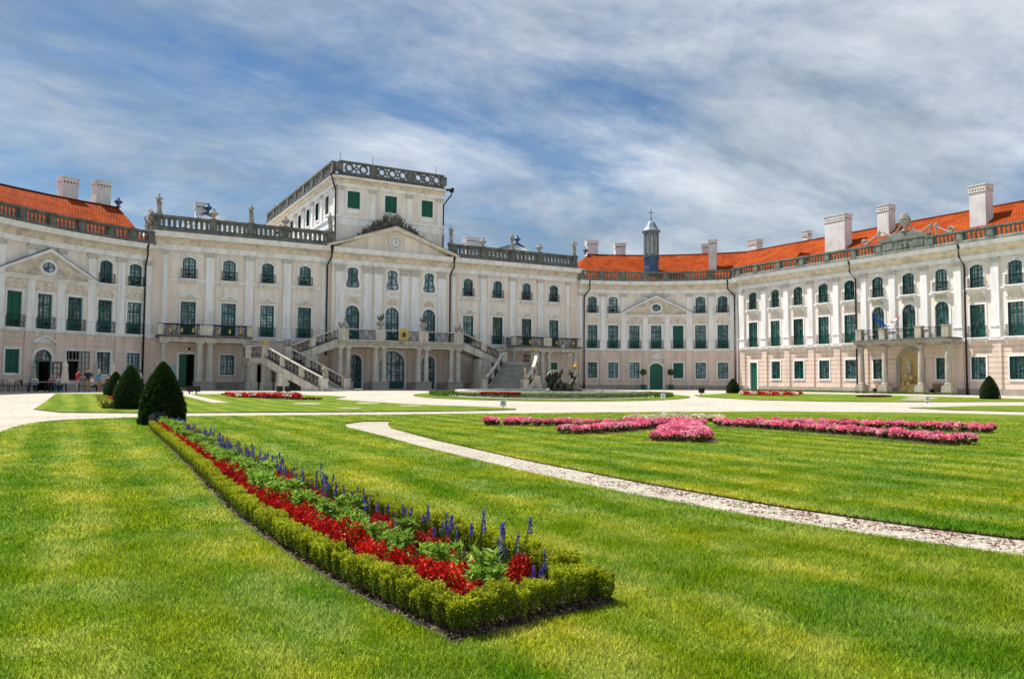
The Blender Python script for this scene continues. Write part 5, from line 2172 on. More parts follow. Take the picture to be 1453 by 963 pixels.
# door of the left porch, half open
mb = MB()
mb.ring(LOC, [(-0.62, 0.5), (-0.62, 3.33), (0.62, 3.33), (0.62, 0.5)], [(-0.58, 0.5), (-0.58, 3.29), (0.58, 3.29), (0.58, 0.5)], -0.28, -0.1)
mb.box(LOC, -0.58, 0.0, -0.26, -0.2, 0.5, 3.29)
for a, c in ((0.65, 1.5), (1.65, 3.1)):
    mb.box(LOC, -0.5, -0.08, -0.2, -0.18, a, c)
d = mb.build('door', 'door_green', main)
d.location = (WB[0], 0, 0)
d['label'] = 'tall green door with one leaf open'
place('surround', win_surround(1.24, 0.5, 3.33, 0, 0.18), d)
mb = MB()
mb.box(LOC, -0.7, 0.7, -1.4, -1.3, 0.3, 3.5)
mb.box(LOC, 0.6, 0.66, -1.4, -0.28, 0.3, 3.5)
mb.build('dark_passage', 'unlit_dark', d)
mb = MB()
mb.box(LOC, WB[0] - 1.2, WB[0] + 1.2, 0.1, 1.1, 0.1, 0.46)
mb.build('door_step', 'step_stone', main)
K_dr = WinKit(1.16, 0.9, 3.31, 0, 2, 5, band=0.13)
mb = MB()
mb.box(LOC, -0.9, -0.55, 0.02, 0.05, 1.55, 2.35)
nb = mb.build('notice_board', 'sign_blue', None)
nb.location = (WB[0] - 0.35, -0.0, 0)
tag(nb, 'pale blue notice board beside the half open green door', 'notice board')
for k in range(5):
    mb = MB()
    mb.box(LOC, -0.86, -0.62 - 0.05 * (k % 2), 0.05, 0.054, 1.65 + 0.13 * k, 1.70 + 0.13 * k)
    mb.build('text_line', 'sign_white', nb)
mb = MB()
mb.tube([(0, 0.0, 4.0), (0, -0.2, 4.0)], 0.02, 5)
mb.ball((0, -0.22, 3.92), 0.1, 0.1, 0.12)
lamp = mb.build('wall_lamp', 'iron', None, True)
lamp.location = (WB[0] + 0.15, 0, -0.15)
tag(lamp, 'small dark lamp on the wall above the half open green door', 'lamp')
mb = MB()
mb.prism(Line((WD[3], 0), 0), [(-0.5, 0.6), (0.5, 0.6), (0.5, 3.2), (-0.5, 3.2)], -0.02, 0.04)
dd = mb.build('door', 'door_green', main)
place('surround', win_surround(1.0, 0.6, 3.2, 0, 0.15), dd, (WD[3], 0, 0))

# ------------------------------------------------------------------ grand staircase with terrace
stairs = root('grand_staircase', 'double grand staircase with columned terrace before the clock front', 'staircase', (-0.35, -3.0, 0.2))


def sput(mb, nm, m, par=None, smooth=False):
    o = mb.build(nm, m, par or stairs, smooth)
    if par is None:
        o.location = (0.35, 3.0, -0.2)
    return o


U0 = -0.35
TZ = 4.82
TF = -3.1                       # front of the terrace
FTt = Line((U0, TF), 0.0)
HT = 6.3
mb = MB()
mb.sweep(FTt, [(-2.75, TZ - 0.62), (-0.05, TZ - 0.62), (-0.05, TZ - 0.38), (0.05, TZ - 0.32), (0.05, TZ - 0.14), (-2.75, TZ - 0.14)], -HT, HT)
sput(mb, 'beam', 'pale_stone')
mb = MB()
mb.sweep(FTt, [(-2.76, TZ - 0.14), (0.14, TZ - 0.14), (0.26, TZ - 0.06), (0.26, TZ), (-2.76, TZ)], -HT - 0.1, HT + 0.1)
terr = sput(mb, 'terrace_floor', 'pale_stone')
mb = MB()
for i in range(50):
    s = -HT + 2 * HT * (i + 0.5) / 50
    mb.box(FTt, s - 0.08, s + 0.08, 0.05, 0.2, TZ - 0.30, TZ - 0.15)
sput(mb, 'brackets', 'pale_stone')
chh = TZ - 0.62 - 1.05
cme = col_mesh(chh, 0.24)
for x in (-5.95, -5.2, -2.55, -1.75, 1.75, 2.55, 5.2, 5.95):
    place('column', cme, stairs, (x, 3.0 + TF + 0.35, 0.85))
for a, c in ((-6.35, -4.8), (-2.95, -1.35), (1.35, 2.95), (4.8, 6.35)):
    mb = MB()
    mb.box(FTt, a, c, -0.75, 0.05, 0.0, 0.95)
    mb.box(FTt, a - 0.05, c + 0.05, -0.8, 0.1, 0.95, 1.05)
    sput(mb, 'column_base', 'plinth_stone')
# wall under the terrace with three arched glazed doors
mb = MB()
gops = [(U0 - 1.3, U0 + 1.3, 0.35, 4.0), (U0 - 4.55, U0 - 3.05, 0.35, 3.6), (U0 + 3.05, U0 + 4.55, 0.35, 3.6)]
wall(mb, FMC, CS0, CS1, 0.95, MZ['st0'], gops)
for _x in (CS0, CS1 - 0.02):
    mb.box(LOC, _x, _x + 0.02, -0.2, 0.29, 0.0, MZ['st0'])
mb.build('ground_floor_wall', 'pink_wall', main)
mb = MB()
for a, c in ((CS0, gops[1][0] - 0.2), (gops[1][1] + 0.2, gops[0][0] - 0.2), (gops[0][1] + 0.2, gops[2][0] - 0.2), (gops[2][1] + 0.2, CS1)):
    mb = MB()
    mb.box(FMC, a, c, -0.3, 0.1, -0.1, 0.95)
    mb.build('plinth_block', 'plinth_stone', main)
    w2 = (c - a)
    mb = MB()
    mb.box(FMC, a + 0.12, a + w2 * 0.45, 0.0, 0.09, 0.95, 4.2)
    mb.box(FMC, a + w2 * 0.55, c - 0.12, 0.0, 0.09, 0.95, 4.2)
    mb.build('pier_strip', 'pink_wall', main)
for a, c, d, e in gops:
    kk = WinKit(c - a - 0.02, d, e, min((c - a) / 2 - 0.02, 1.2), 6 if c - a > 2 else 4, 9, panel=0.7, transom=e - (c - a) / 2 + 0.1, band=0.18)
    wdo = kk.put(main, FMC, (a + c) / 2)
    wdo.name = 'glazed_door'
mb = MB()
mb.box(FMC, CS0, CS1, -0.05, 0.2, MZ['st0'], MZ['st1'])
mb.build('string_course', 'white_trim', main)
# parapet of the terrace
RZ = TZ + 1.05
tp = [(-6.3, -5.3), (-2.75, -1.75), (1.55, 2.55), (5.3, 6.3)]
for a, c in tp:
    mb = MB()
    mb.box(FTt, a, c, -0.2, 0.16, TZ, RZ - 0.1)
    mb.box(FTt, a - 0.04, c + 0.04, -0.24, 0.2, RZ - 0.1, RZ + 0.02)
    sput(mb, 'pedestal', 'pale_stone')
mb, gd = MB(), MB()
rl = MB()
for (a, c), (e, g_) in zip(tp[:-1], tp[1:]):
    iron_panel(mb, gd, FTt, c, e, -0.02, lambda s: TZ + 0.10, lambda s: RZ - 0.12)
    rl.box(FTt, c, e, -0.12, 0.12, RZ - 0.09, RZ - 0.01)
    rl.box(FTt, c, e, -0.12, 0.12, TZ, TZ + 0.08)
sput(mb, 'ironwork', 'iron')
sput(gd, 'gilt_ornaments', 'gold')
sput(rl, 'hand_rail', 'pale_stone')
# coat of arms on the ironwork
mb = MB()
mb.prism(FTt, [(-0.30, RZ - 0.05), (-0.34, RZ - 0.45), (-0.22, RZ - 0.78), (0.0, RZ - 0.95), (0.22, RZ - 0.78), (0.34, RZ - 0.45), (0.30, RZ - 0.05), (0.0, RZ + 0.02)], 0.16, 0.24)
ca = mb.build('coat_of_arms', 'gold_stone', None)
tag(ca, 'gilded coat of arms fixed to the middle of the terrace rail', 'coat of arms')
mb = MB()
for sg in (-1, 1):
    for k in range(7):
        a = -1.1 + k * 0.38
        mb.ball((U0 + sg * (0.24 + 0.20 * math.cos(a)), TF - 0.2, RZ - 0.42 + 0.46 * math.sin(a)), 0.09, 0.06, 0.11, 7, 5)
for k in range(3):
    mb.ball((U0 + (k - 1) * 0.16, TF - 0.2, RZ + 0.10), 0.08, 0.06, 0.12, 6, 4)
mb.build('mantling', 'gold', ca)
mb = MB()
mb.ball((U0, TF - 0.25, RZ - 0.42), 0.2, 0.05, 0.26, 10, 8)
mb.build('shield', 'bronze', ca)


def stair_side(sg):
    """one half: upper flight along the wall, landing, lower flight swinging out into the court"""
    X = lambda u: U0 + sg * u
    # upper flight
    n = 11
    xa, xb, za, zb = 6.3, 10.9, TZ, 3.0
    for i in range(n):
        x0, x1 = xa + (xb - xa) * i / n, xa + (xb - xa) * (i + 1) / n
        z = za - (za - zb) * (i + 1) / n
        mb = MB()
        mb.box(LOC, *sorted((X(x0), X(x1 + 0.03))), 1.15, 2.95, z - 0.02 - (za - zb) / n, z)
        sput(mb, 'step', 'step_stone')
    zline = lambda u: za - (za - zb) * (u - xa) / (xb - xa)
    for yo, y2 in ((-2.92, -3.24), (-0.95, -1.15)):
        mb = MB()
        mb.prism(Line((X(0), 0), 0.0), [(sg * xa, zline(xa) + 0.12), (sg * xb, zline(xb) + 0.12), (sg * xb, zline(xb) - 0.5), (sg * xa, zline(xa) - 0.66)], -yo, -y2)
        sput(mb, 'stringer', 'pale_stone')
    mb = MB()
    mb.prism(Line((X(0), 0), 0.0), [(sg * xa, zline(xa) + 0.20), (sg * xb, zline(xb) + 0.20), (sg * xb, zline(xb) + 0.12), (sg * xa, zline(xa) + 0.12)], 2.92, 3.30)
    sput(mb, 'stringer_moulding', 'dark_ledge')
    FU = Line((X(0), -3.08), 0.0)
    mb, gd_, st = MB(), MB(), MB()
    um = (xa + xb) / 2
    spans = [(xa + 0.05, um - 0.28), (um + 0.28, xb - 0.12)]
    for a, c in spans:
        iron_panel(mb, gd_, FU, *sorted((sg * a, sg * c)), 0.0, lambda s: zline(abs(s)) + 0.25, lambda s: zline(abs(s)) + 0.92)
    sput(mb, 'ironwork', 'iron')
    sput(gd_, 'gilt_ornaments', 'gold')
    mb = MB()
    mb.prism(FU, [(sg * (um - 0.28), zline(um - .28) + 0.2), (sg * (um - 0.28), zline(um - .28) + 0.98), (sg * (um + 0.28), zline(um + .28) + 0.98), (sg * (um + 0.28), zline(um + .28) + 0.2)], -0.14, 0.14)
    sput(mb, 'pedestal', 'pale_stone')
    mb = MB()
    mb.prism(FU, [(sg * xa, zline(xa) + 1.05), (sg * xb, zline(xb) + 1.05), (sg * xb, zline(xb) + 0.94), (sg * xa, zline(xa) + 0.94)], -0.16, 0.16)
    sput(mb, 'hand_rail', 'pale_stone')
    # pier carrying the upper flight
    mb = MB()
    mb.box(LOC, *sorted((X(8.1), X(9.5))), 1.3, 3.15, 0.0, 3.35)
    mb.box(LOC, *sorted((X(8.0), X(9.6))), 1.25, 3.22, 0.0, 0.75)
    sput(mb, 'pier', 'pale_stone')
    # landing
    land = [(10.9, -1.0), (14.2, -1.0), (14.2, -3.9), (13.15, -5.4), (10.75, -3.25)]
    zl = 3.0
    bot, top = zl - 0.42, zl
    mb = MB()
    m = len(land)
    vs_ = [(X(u), y, bot) for u, y in land] + [(X(u), y, top) for u, y in land]
    mb.add(vs_, [tuple(range(m)), tuple(range(m, 2 * m))] + [(k, (k + 1) % m, m + (k + 1) % m, m + k) for k in range(m)])
    sput(mb, 'landing', 'pale_stone')
    for (u, y) in ((13.85, -1.5), (13.85, -3.6), (12.9, -4.75), (11.3, -1.5)):
        mb = MB()
        mb.box(LOC, X(u) - 0.36, X(u) + 0.36, -y - 0.36, -y + 0.36, 0.0, 2.6)
        mb.box(LOC, X(u) - 0.44, X(u) + 0.44, -y - 0.44, -y + 0.44, 0.0, 0.95)
        mb.box(LOC, X(u) - 0.42, X(u) + 0.42, -y - 0.42, -y + 0.42, 2.4, 2.59)
        sput(mb, 'pier', 'pale_stone')
    # lower flight: inner and outer edge curves from landing to ground
    def bez(p0, p1, p2, t):
        a, b_, c_ = (1 - t) ** 2, 2 * t * (1 - t), t * t
        return (a * p0[0] + b_ * p1[0] + c_ * p2[0], a * p0[1] + b_ * p1[1] + c_ * p2[1])
    inn = lambda t: bez((10.75, -3.25), (8.9, -5.7), (6.75, -7.0), t)
    out = lambda t: bez((13.15, -5.4), (11.6, -8.1), (9.35, -9.7), t)
    N = 18
    zg = gz(X(8), -8)
    zt = lambda t: zl - (zl - zg) * t
    for i in range(N):
        t0, t1 = i / N, (i + 1) / N + 0.012
        zi = zl - (zl - zg) * (i + 1) / (N + 0.0) + 0.02
        a, b_, c_, d_ = inn(t0), out(t0), out(min(1.03, t1)), inn(min(1.03, t1))
        mb = MB()
        vs_ = [(X(u), y, zi - 0.2) for u, y in (a, b_, c_, d_)] + [(X(u), y, zi) for u, y in (a, b_, c_, d_)]
        mb.add(vs_, [(0, 1, 2, 3), (4, 5, 6, 7), (0, 1, 5, 4), (1, 2, 6, 5), (2, 3, 7, 6), (3, 0, 4, 7)])
        sput(mb, 'step', 'step_stone')
    for k, ext in ((0, 0.35), (1, 0.75)):                        # two broad bottom steps
        a, b_ = inn(1.0), out(1.0)
        dxu, dyu = -0.62, -0.78
        vs2 = [(a[0] + 0.6, a[1] + 0.6), (b_[0] + 0.5, b_[1] + 0.3), (b_[0] + 0.45 + dxu * ext, b_[1] - 0.35 + dyu * ext), (a[0] - 0.5 + dxu * ext, a[1] + 0.25 + dyu * ext)]
        mb = MB()
        zi = zg + 0.16 - 0.09 * k
        vs_ = [(X(u), y, zg - 0.2) for u, y in vs2] + [(X(u), y, zi) for u, y in vs2]
        mb.add(vs_, [(0, 1, 2, 3), (4, 5, 6, 7), (0, 1, 5, 4), (1, 2, 6, 5), (2, 3, 7, 6), (3, 0, 4, 7)])
        sput(mb, 'step', 'step_stone')
    for e, (edge, oth) in enumerate(((inn, out), (out, inn))):
        M_ = 16
        def offp(t, w):
            p, q = edge(t), oth(t)
            L = math.hypot(p[0] - q[0], p[1] - q[1])
            return (p[0] + (p[0] - q[0]) / L * w, p[1] + (p[1] - q[1]) / L * w)

        def strip(nm, m, wa, wb, zlo, zhi, t0=0.0, t1=1.0):
            mb = MB()
            vs_, fs_ = [], []
            k_ = max(2, int(M_ * (t1 - t0)) + 1)
            for i in range(k_ + 1):
                t = t0 + (t1 - t0) * i / k_
                for w_, z_ in ((wa, zlo(t)), (wb, zlo(t)), (wb, zhi(t)), (wa, zhi(t))):
                    p = offp(t, w_)
                    vs_.append((X(p[0]), p[1], z_))
            for i in range(k_):
                a = i * 4
                fs_ += [(a + q, a + 4 + q, a + 4 + (q + 1) % 4, a + (q + 1) % 4) for q in range(4)]
            fs_ += [(0, 1, 2, 3), (k_ * 4, k_ * 4 + 1, k_ * 4 + 2, k_ * 4 + 3)]
            mb.add(vs_, fs_)
            return sput(mb, nm, m)
        strip('stringer', 'pale_stone', 0.0, 0.26, lambda t: max(zg - 0.1, zt(t) - 0.55), lambda t: zt(t) + 0.14)
        strip('stringer_moulding', 'dark_ledge', -0.02, 0.30, lambda t: zt(t) + 0.14, lambda t: zt(t) + 0.21)
        strip('hand_rail', 'pale_stone', -0.02, 0.28, lambda t: zt(t) + 0.96, lambda t: zt(t) + 1.07)
        posts = [(0.0, 0.07), (0.30, 0.37), (0.62, 0.69), (0.93, 1.0)]
        for a, c in posts:
            strip('pedestal', 'pale_stone', 0.0, 0.26, lambda t: zt(t) + 0.2, lambda t: zt(t) + 0.97, a, c)
        mb, gd_ = MB(), MB()

        class EF:
            curved = True

            def pos(self, s, o, z):
                p = offp(s, 0.13)
                return (X(p[0]), p[1], z)
        ef = EF()
        for (a, c), (a2, c2) in zip(posts[:-1], posts[1:]):
            for q in (0, 1):
                za_ = (0.28, 0.9)[q]
                mb.tube([ef.pos(c + (a2 - c) * i / 4, 0, zt(c + (a2 - c) * i / 4) + za_) for i in range(5)], 0.025, 4)
            for i in range(4):
                t = c + (a2 - c) * (i + 0.5) / 4
                for k in (-1, 1):
                    pts = []
                    for j in range(10):
                        r = 0.15 * (1 - 0.65 * j / 9)
                        an = k * pi / 2 + j * 0.95
                        pts.append(ef.pos(t + r * 0.16 * math.cos(an), 0, zt(t) + 0.59 + k * 0.15 + r * math.sin(an)))
                    mb.tube(pts, 0.022, 4)
                mb.tube([ef.pos(t, 0, zt(t) + 0.28), ef.pos(t, 0, zt(t) + 0.9)], 0.018, 4)
                if i % 2:
                    c_ = ef.pos(t, 0, zt(t) + 0.6)
                    gd_.ball(c_, 0.06, 0.06, 0.07, 6, 4)
        sput(mb, 'ironwork', 'iron')
        sput(gd_, 'gilt_ornaments', 'gold')
        # solid foot and newel
        p = offp(1.0, 0.13)
        mb = MB()
        mb.box(LOC, X(p[0]) - 0.28, X(p[0]) + 0.28, -p[1] - 0.28, -p[1] + 0.28, zg - 0.1, zg + 1.0)
        mb.box(LOC, X(p[0]) - 0.33, X(p[0]) + 0.33, -p[1] - 0.33, -p[1] + 0.33, zg + 0.92, zg + 1.03)
        sput(mb, 'newel', 'pale_stone')
        strip('stair_foot', 'pale_stone', -0.1, 0.22, lambda t: zg - 0.1, lambda t: zt(t) - 0.3, 0.66, 1.0)
        side = 'left' if sg < 0 else 'right'
        where = 'inner' if e == 0 else 'outer'
        statue((X(p[0]), p[1], zg + 1.03), 0.5 * sg, 1 + e, 'gold-tinged putto statue on the %s newel at the foot of the %s flight' % (where, side), 0.62, 'putti on the staircase newels', 'gold_stone')
        if e == 1:
            for t in (0.33,):
                q = offp(t, 0.13)
                mb = MB()
                mb.box(LOC, X(q[0]) - 0.4, X(q[0]) + 0.4, -q[1] - 0.4, -q[1] + 0.4, zg - 0.1, zt(t) - 0.4)
                mb.box(LOC, X(q[0]) - 0.47, X(q[0]) + 0.47, -q[1] - 0.47, -q[1] + 0.47, zg - 0.1, zg + 0.7)
                sput(mb, 'pier', 'pale_stone')
    # dark slab standing in for the shade under the landing
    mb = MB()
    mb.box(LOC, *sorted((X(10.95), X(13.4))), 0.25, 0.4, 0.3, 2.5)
    sput(mb, 'shade_slab', 'unlit_dark')
    # parapet of the landing
    FL_ = [((14.2, -1.15), (14.2, -3.9)), ((14.2, -3.9), (13.2, -5.35))]
    for (a, b_) in FL_:
        ax, bx = X(a[0]), X(b_[0])
        ang = math.atan2(b_[1] - a[1], bx - ax)
        F = Line((ax, a[1]), ang)
        L = math.hypot(bx - ax, b_[1] - a[1])
        mb, gd_ = MB(), MB()
        iron_panel(mb, gd_, F, 0.2, L - 0.25, 0.0, lambda s: zl + 0.1, lambda s: zl + 0.9)
        sput(mb, 'ironwork', 'iron')
        if gd_.v:
            sput(gd_, 'gilt_ornaments', 'gold')
        mb = MB()
        mb.box(F, 0, L, -0.14, 0.14, zl + 0.93, zl + 1.04)
        sput(mb, 'hand_rail', 'pale_stone')
    for u, y in ((14.2, -3.85), (13.15, -5.35), (10.8, -3.3)):
        mb = MB()
        mb.box(LOC, X(u) - 0.27, X(u) + 0.27, -y - 0.27, -y + 0.27, zl, zl + 1.06)
        sput(mb, 'pedestal', 'pale_stone')
        side = 'left' if sg < 0 else 'right'
    mb = MB()
    for u, y in ((13.15, -5.35),):
        for k in range(9):
            mb.ball((X(u) + 0.16 * math.cos(k * 2.3), y + 0.16 * math.sin(k * 2.3), zl + 1.16 + 0.035 * k), 0.17, 0.17, 0.15, 7, 5)
    tag(mb.build('putto_group', 'gold_stone', None, True), 'gilded stone putti on the %s stair landing pedestal' % ('left' if sg < 0 else 'right'), 'sculpture', 'sculptures on the staircase')
    mb = MB()
    for u, y in ((10.8, -3.3),):
        for k in range(10):
            mb.ball((X(u) + 0.22 * math.cos(k * 2.1), y + 0.16 * math.sin(k * 2.1), zl + 1.16 + 0.05 * k), 0.16, 0.16, 0.15, 7, 5)
    tag(mb.build('putto_group', 'statue_stone', None, True), 'grey stone putti where the %s flights meet' % ('left' if sg < 0 else 'right'), 'sculpture', 'sculptures on the staircase')


stair_side(-1)
stair_side(1)
for (u, kind, lb) in ((-5.8, 'p', 'small stone putti on the left end pedestal of the terrace'), (5.8, 'p', 'small stone putti on the right end pedestal of the terrace'), (-2.25, 'u', 'carved stone flower vase on the terrace left of the coat of arms'), (2.05, 'u', 'carved stone flower vase on the terrace right of the coat of arms')):
    if kind == 'p':
        mb = MB()
        for k in range(12):
            mb.ball((U0 + u + 0.34 * math.cos(k * 2.2), TF + 0.1 * math.sin(k * 1.7), RZ + 0.12 + 0.035 * k), 0.15, 0.14, 0.15, 7, 5)
        mb.tube([(U0 + u + 0.1, TF, RZ + 0.3), (U0 + u + 0.15, TF, RZ + 0.75)], [0.13, 0.08], 6)
        mb.ball((U0 + u + 0.15, TF, RZ + 0.82), 0.09, 0.09, 0.1)
        tag(mb.build('putto_group', 'statue_stone', None, True), lb, 'sculpture', 'sculptures on the terrace')
    else:
        o = urn((U0 + u, TF - 0.02, RZ + 0.02), lb, 1.0, 'vases on the terrace')
        mb = MB()
        for k in range(14):
            a = k * 2.4
            mb.tube([(0, 0, 0.8), (0.2 * math.cos(a), 0.2 * math.sin(a), 1.0), (0.34 * math.cos(a), 0.34 * math.sin(a), 1.12 + 0.2 * (k % 3))], [0.06, 0.08, 0.01], 5)
        mb.build('carved_leaves', 'trophy_stone', o)

# ------------------------------------------------------------------ portico of the straight wing
pr = root('balcony_portico', 'stone balcony portico on four columns with grotto niche on the right wing', 'porch', (33.4, -31, 0.2))


def pput(mb, nm, m, par=None, smooth=False):
    o = mb.build(nm, m, par or pr, smooth)
    if par is None:
        o.location = (-33.4, 31, -0.2)
    return o


zf = 4.95
s0, s1 = 26.55, 35.25
mb = MB()
mb.sweep(FR, [(0.0, zf - 0.58), (1.62, zf - 0.58), (1.62, zf - 0.40), (1.9, zf - 0.32), (1.95, zf - 0.14), (0.0, zf - 0.14)], s0, s1)
pput(mb, 'beam', 'wing_stone')
mb = MB()
mb.box(FR, s0 - 0.1, s1 + 0.1, 0.15, 2.05, zf - 0.14, zf)
pput(mb, 'balcony_slab', 'grey_stone')
cmr = col_mesh(zf - 0.58 - 1.05, 0.25, 'wing_stone')
for s in (27.1, 29.4, 32.7, 35.0):
    c = FR.pos(s, 1.55, 0)
    place('column', cmr, pr, (c[0] - 33.4, c[1] + 31, 0.85))
    mb = MB()
    mb.box(FR, s - 0.39, s + 0.39, 1.14, 1.96, 0.0, 0.95)
    mb.box(FR, s - 0.34, s + 0.34, 1.2, 1.9, 0.95, 1.05)
    pput(mb, 'column_base', 'wing_stone')
    mb = MB()
    mb.box(FR, s - 0.28, s + 0.28, 1.5, 1.95, zf, zf + 0.92)
    mb.box(FR, s - 0.31, s + 0.31, 1.47, 1.98, zf + 0.92, zf + 1.0)
    pput(mb, 'pedestal', 'wing_stone')
mb, gd = MB(), MB()
for a, c in ((27.4, 29.1), (29.7, 32.4), (33.0, 34.7)):
    iron_panel(mb, gd, FR, a, c, 1.75, lambda s: zf + 0.08, lambda s: zf + 0.88)
pput(mb, 'ironwork', 'iron')
pput(gd, 'gilt_ornaments', 'gold')
# niche with grotto figure
nich = MB()
a, c = 29.5, 32.05
oo = outline(c - a, 0.3, 4.25, (c - a) / 2 - 0.01, 14)
FN = Line((35.3, -(a + c) / 2), -pi / 2)
nich.ring(FN, oo, outline(c - a - 0.7, 0.3, 3.9, (c - a) / 2 - 0.36, 14), 0.0, 0.16)
pput(nich, 'niche_arch', 'plinth_stone')
nich = MB()
nich.prism(FN, outline(c - a - 0.68, 0.3, 3.92, (c - a) / 2 - 0.36, 14), 0.0, 0.045)
pput(nich, 'niche_back', 'gold_stone')
mb = MB()
r2 = random.Random(3)
for k in range(70):
    s = r2.uniform(-0.85, 0.85)
    z = 0.4 + r2.random() ** 1.6 * 1.6
    if abs(s) > 1.0 - (z - 0.4) * 0.5:
        continue
    p = FN.pos(s, 0.15 + r2.random() * 0.4, z)
    mb.ball(p, r2.uniform(.12, .26), r2.uniform(.12, .26), r2.uniform(.12, .26), 6, 5)
gr = mb.build('grotto_sculpture', 'gold_stone', None)
tag(gr, 'weathered grotto sculpture with a seated figure in the niche of the right wing', 'sculpture')
q = place('figure', STAT[1][0], gr, FN.pos(0.1, 0.4, 1.75), -pi / 2)
q.scale = (0.9,) * 3
q.material_slots[0].link = 'OBJECT'
q.material_slots[0].material = MATS['pale_stone']
for s, lb in ((28.3, 'dark bench left of the grotto niche'), (33.6, 'dark bench right of the grotto niche')):
    b = root('bench', lb, 'bench', FR.pos(s, 0.6, 0.25), 'benches under the portico', rot=-pi / 2)
    for k in range(3):
        mb = MB()
        mb.box(LOC, -0.75, 0.75, -0.2 + 0.15 * k, -0.08 + 0.15 * k, 0.42, 0.46)
        mb.build('slat', 'cloth_brown', b)
    for k in range(3):
        mb = MB()
        mb.box(LOC, -0.75, 0.75, -0.30, -0.26, 0.52 + 0.14 * k, 0.62 + 0.14 * k)
        mb.build('slat', 'cloth_brown', b)
    for x in (-0.6, 0.6):
        mb = MB()
        mb.box(LOC, x - 0.03, x + 0.03, -0.28, 0.22, 0.0, 0.42)
        mb.build('leg', 'iron', b)


def flag(loc, rot, stripes, label):
    f = root('flag', label, 'flag', loc, 'flags on the portico balcony', rot)
    mb = MB()
    mb.tube([(0, 0, 0), (0.0, -0.9, 1.1)], 0.025, 6)
    mb.build('pole', 'iron', f)
    n = len(stripes)
    for k, m in enumerate(stripes):
        v, fs = [], []
        for i in range(7):
            for j in range(2):
                t = i / 6
                u = (k + j) / n
                v.append((0.10 * math.sin(t * 5 + 1) + (0.9 * t), -0.9 + 0.75 * u + 0.05 * math.sin(3 * t + u * 4), 1.08 - 0.55 * u - 0.35 * t + 0.06 * math.sin(6 * t)))
        for i in range(6):
            a = i * 2
            fs.append((a, a + 2, a + 3, a + 1))
        mb = MB()
        mb.add(v, fs)
        mb.build('cloth', m, f)
    return f


flag(FR.pos(29.0, 1.7, zf + 0.9), -pi / 2, ['flag_blue'], 'blue flag hanging over the portico balcony')
flag(FR.pos(30.4, 1.7, zf + 0.9), -pi / 2 + pi, ['flag_red', 'flag_white', 'flag_green'], 'red white and green flag hanging over the portico balcony')

# sculptures on the attic of the straight wing
aur = root('pinecone_urn', 'large carved urn heaped with fruit on the right wing attic', 'urn', FR.pos(30.75, 0.42, 14.30))
mb = MB()
mb.lathe((0, 0, 0), [(0.36, 0), (0.36, 0.12), (0.2, 0.2), (0.16, 0.5), (0.34, 0.66), (0.52, 0.85), (0.55, 1.0), (0.42, 1.08)], 12)
mb.build('bowl', 'statue_stone', aur, True)
mb = MB()
for k in range(60):
    t = (k + 0.5) / 60
    a = k * 2.4
    r = 0.48 * math.sqrt(1 - t) * (0.7 + 0.3 * (1 - t)) + 0.03
    mb.ball((r * math.cos(a), r * math.sin(a), 1.05 + 0.75 * t), 0.12, 0.12, 0.12, 6, 4)
mb.build('fruit', 'statue_stone', aur)
aur.scale = (0.88,) * 3
for s, sg, lb in ((28.4, 1, 'stone putto with garland left of the attic urn'), (33.2, -1, 'pair of stone putti with garland right of the attic urn')):
    g = root('attic_putto', lb, 'sculpture', FR.pos(s, 0.42, 13.72 if sg > 0 else 13.6), 'sculptures on the right wing attic', rot=-pi / 2)
    mb = MB()
    for k in range(2 if sg < 0 else 1):
        q = place('figure', STAT[1][0], g, (k * 0.5 - 0.1, 0, 0.05), 0.6)
        q.scale = (0.62,) * 3
    for k in range(26):
        t = k / 25
        x = sg * (0.3 + 1.75 * t)
        mb.ball((x, 0, 0.85 - 0.75 * math.sin(pi * t) * 0.8 + 0.45 * t), 0.085, 0.085, 0.085, 6, 4)
    for k in range(22):
        t = k / 21
        x = -sg * (0.2 + 1.3 * t)
        mb.ball((x, 0, 0.75 - 0.75 * t + 0.0), 0.085, 0.085, 0.085, 6, 4)
    curl(mb, -sg * 1.6, 0.22, 0.26, 0.06, 0, 1.4, -sg, 0.0, 0.10)
    mb.build('garland', 'statue_stone', g)
#PART2
# ------------------------------------------------------------------ ground
def sheet(name, poly, material, dz, edge=0.0, edge_mat=None, maxlen=4.0, holes=()):
    bm = bmesh.new()
    vs_ = [bm.verts.new((x, y, 0)) for x, y in poly]
    bm.faces.new(vs_)
    bmesh.ops.triangulate(bm, faces=bm.faces[:])
    for _ in range(7):
        es = [e for e in bm.edges if e.calc_length() > maxlen]
        if not es:
            break
        bmesh.ops.subdivide_edges(bm, edges=es, cuts=1, use_grid_fill=False)
        bmesh.ops.triangulate(bm, faces=bm.faces[:])
    if edge:
        bnd = [e for e in bm.edges if e.is_boundary]
        r = bmesh.ops.extrude_edge_only(bm, edges=bnd)
        low = [v for v in r['geom'] if isinstance(v, bmesh.types.BMVert)]
    else:
        low = []
    lows = set(low)
    for v in bm.verts:
        v.co.z = gz(v.co.x, v.co.y) + dz - (edge if v in lows else 0)
    bm.normal_update()
    for f in bm.faces:
        if f.normal.z < -0.2:
            f.normal_flip()
    me = bpy.data.meshes.new(name)
    bm.to_mesh(me)
    bm.free()
    me.materials.append(MATS[material])
    if edge_mat:
        me.materials.append(MATS[edge_mat])
        for p_ in me.polygons:
            if abs(p_.normal.z) < 0.5:
                p_.material_index = 1
    return place(name, me)


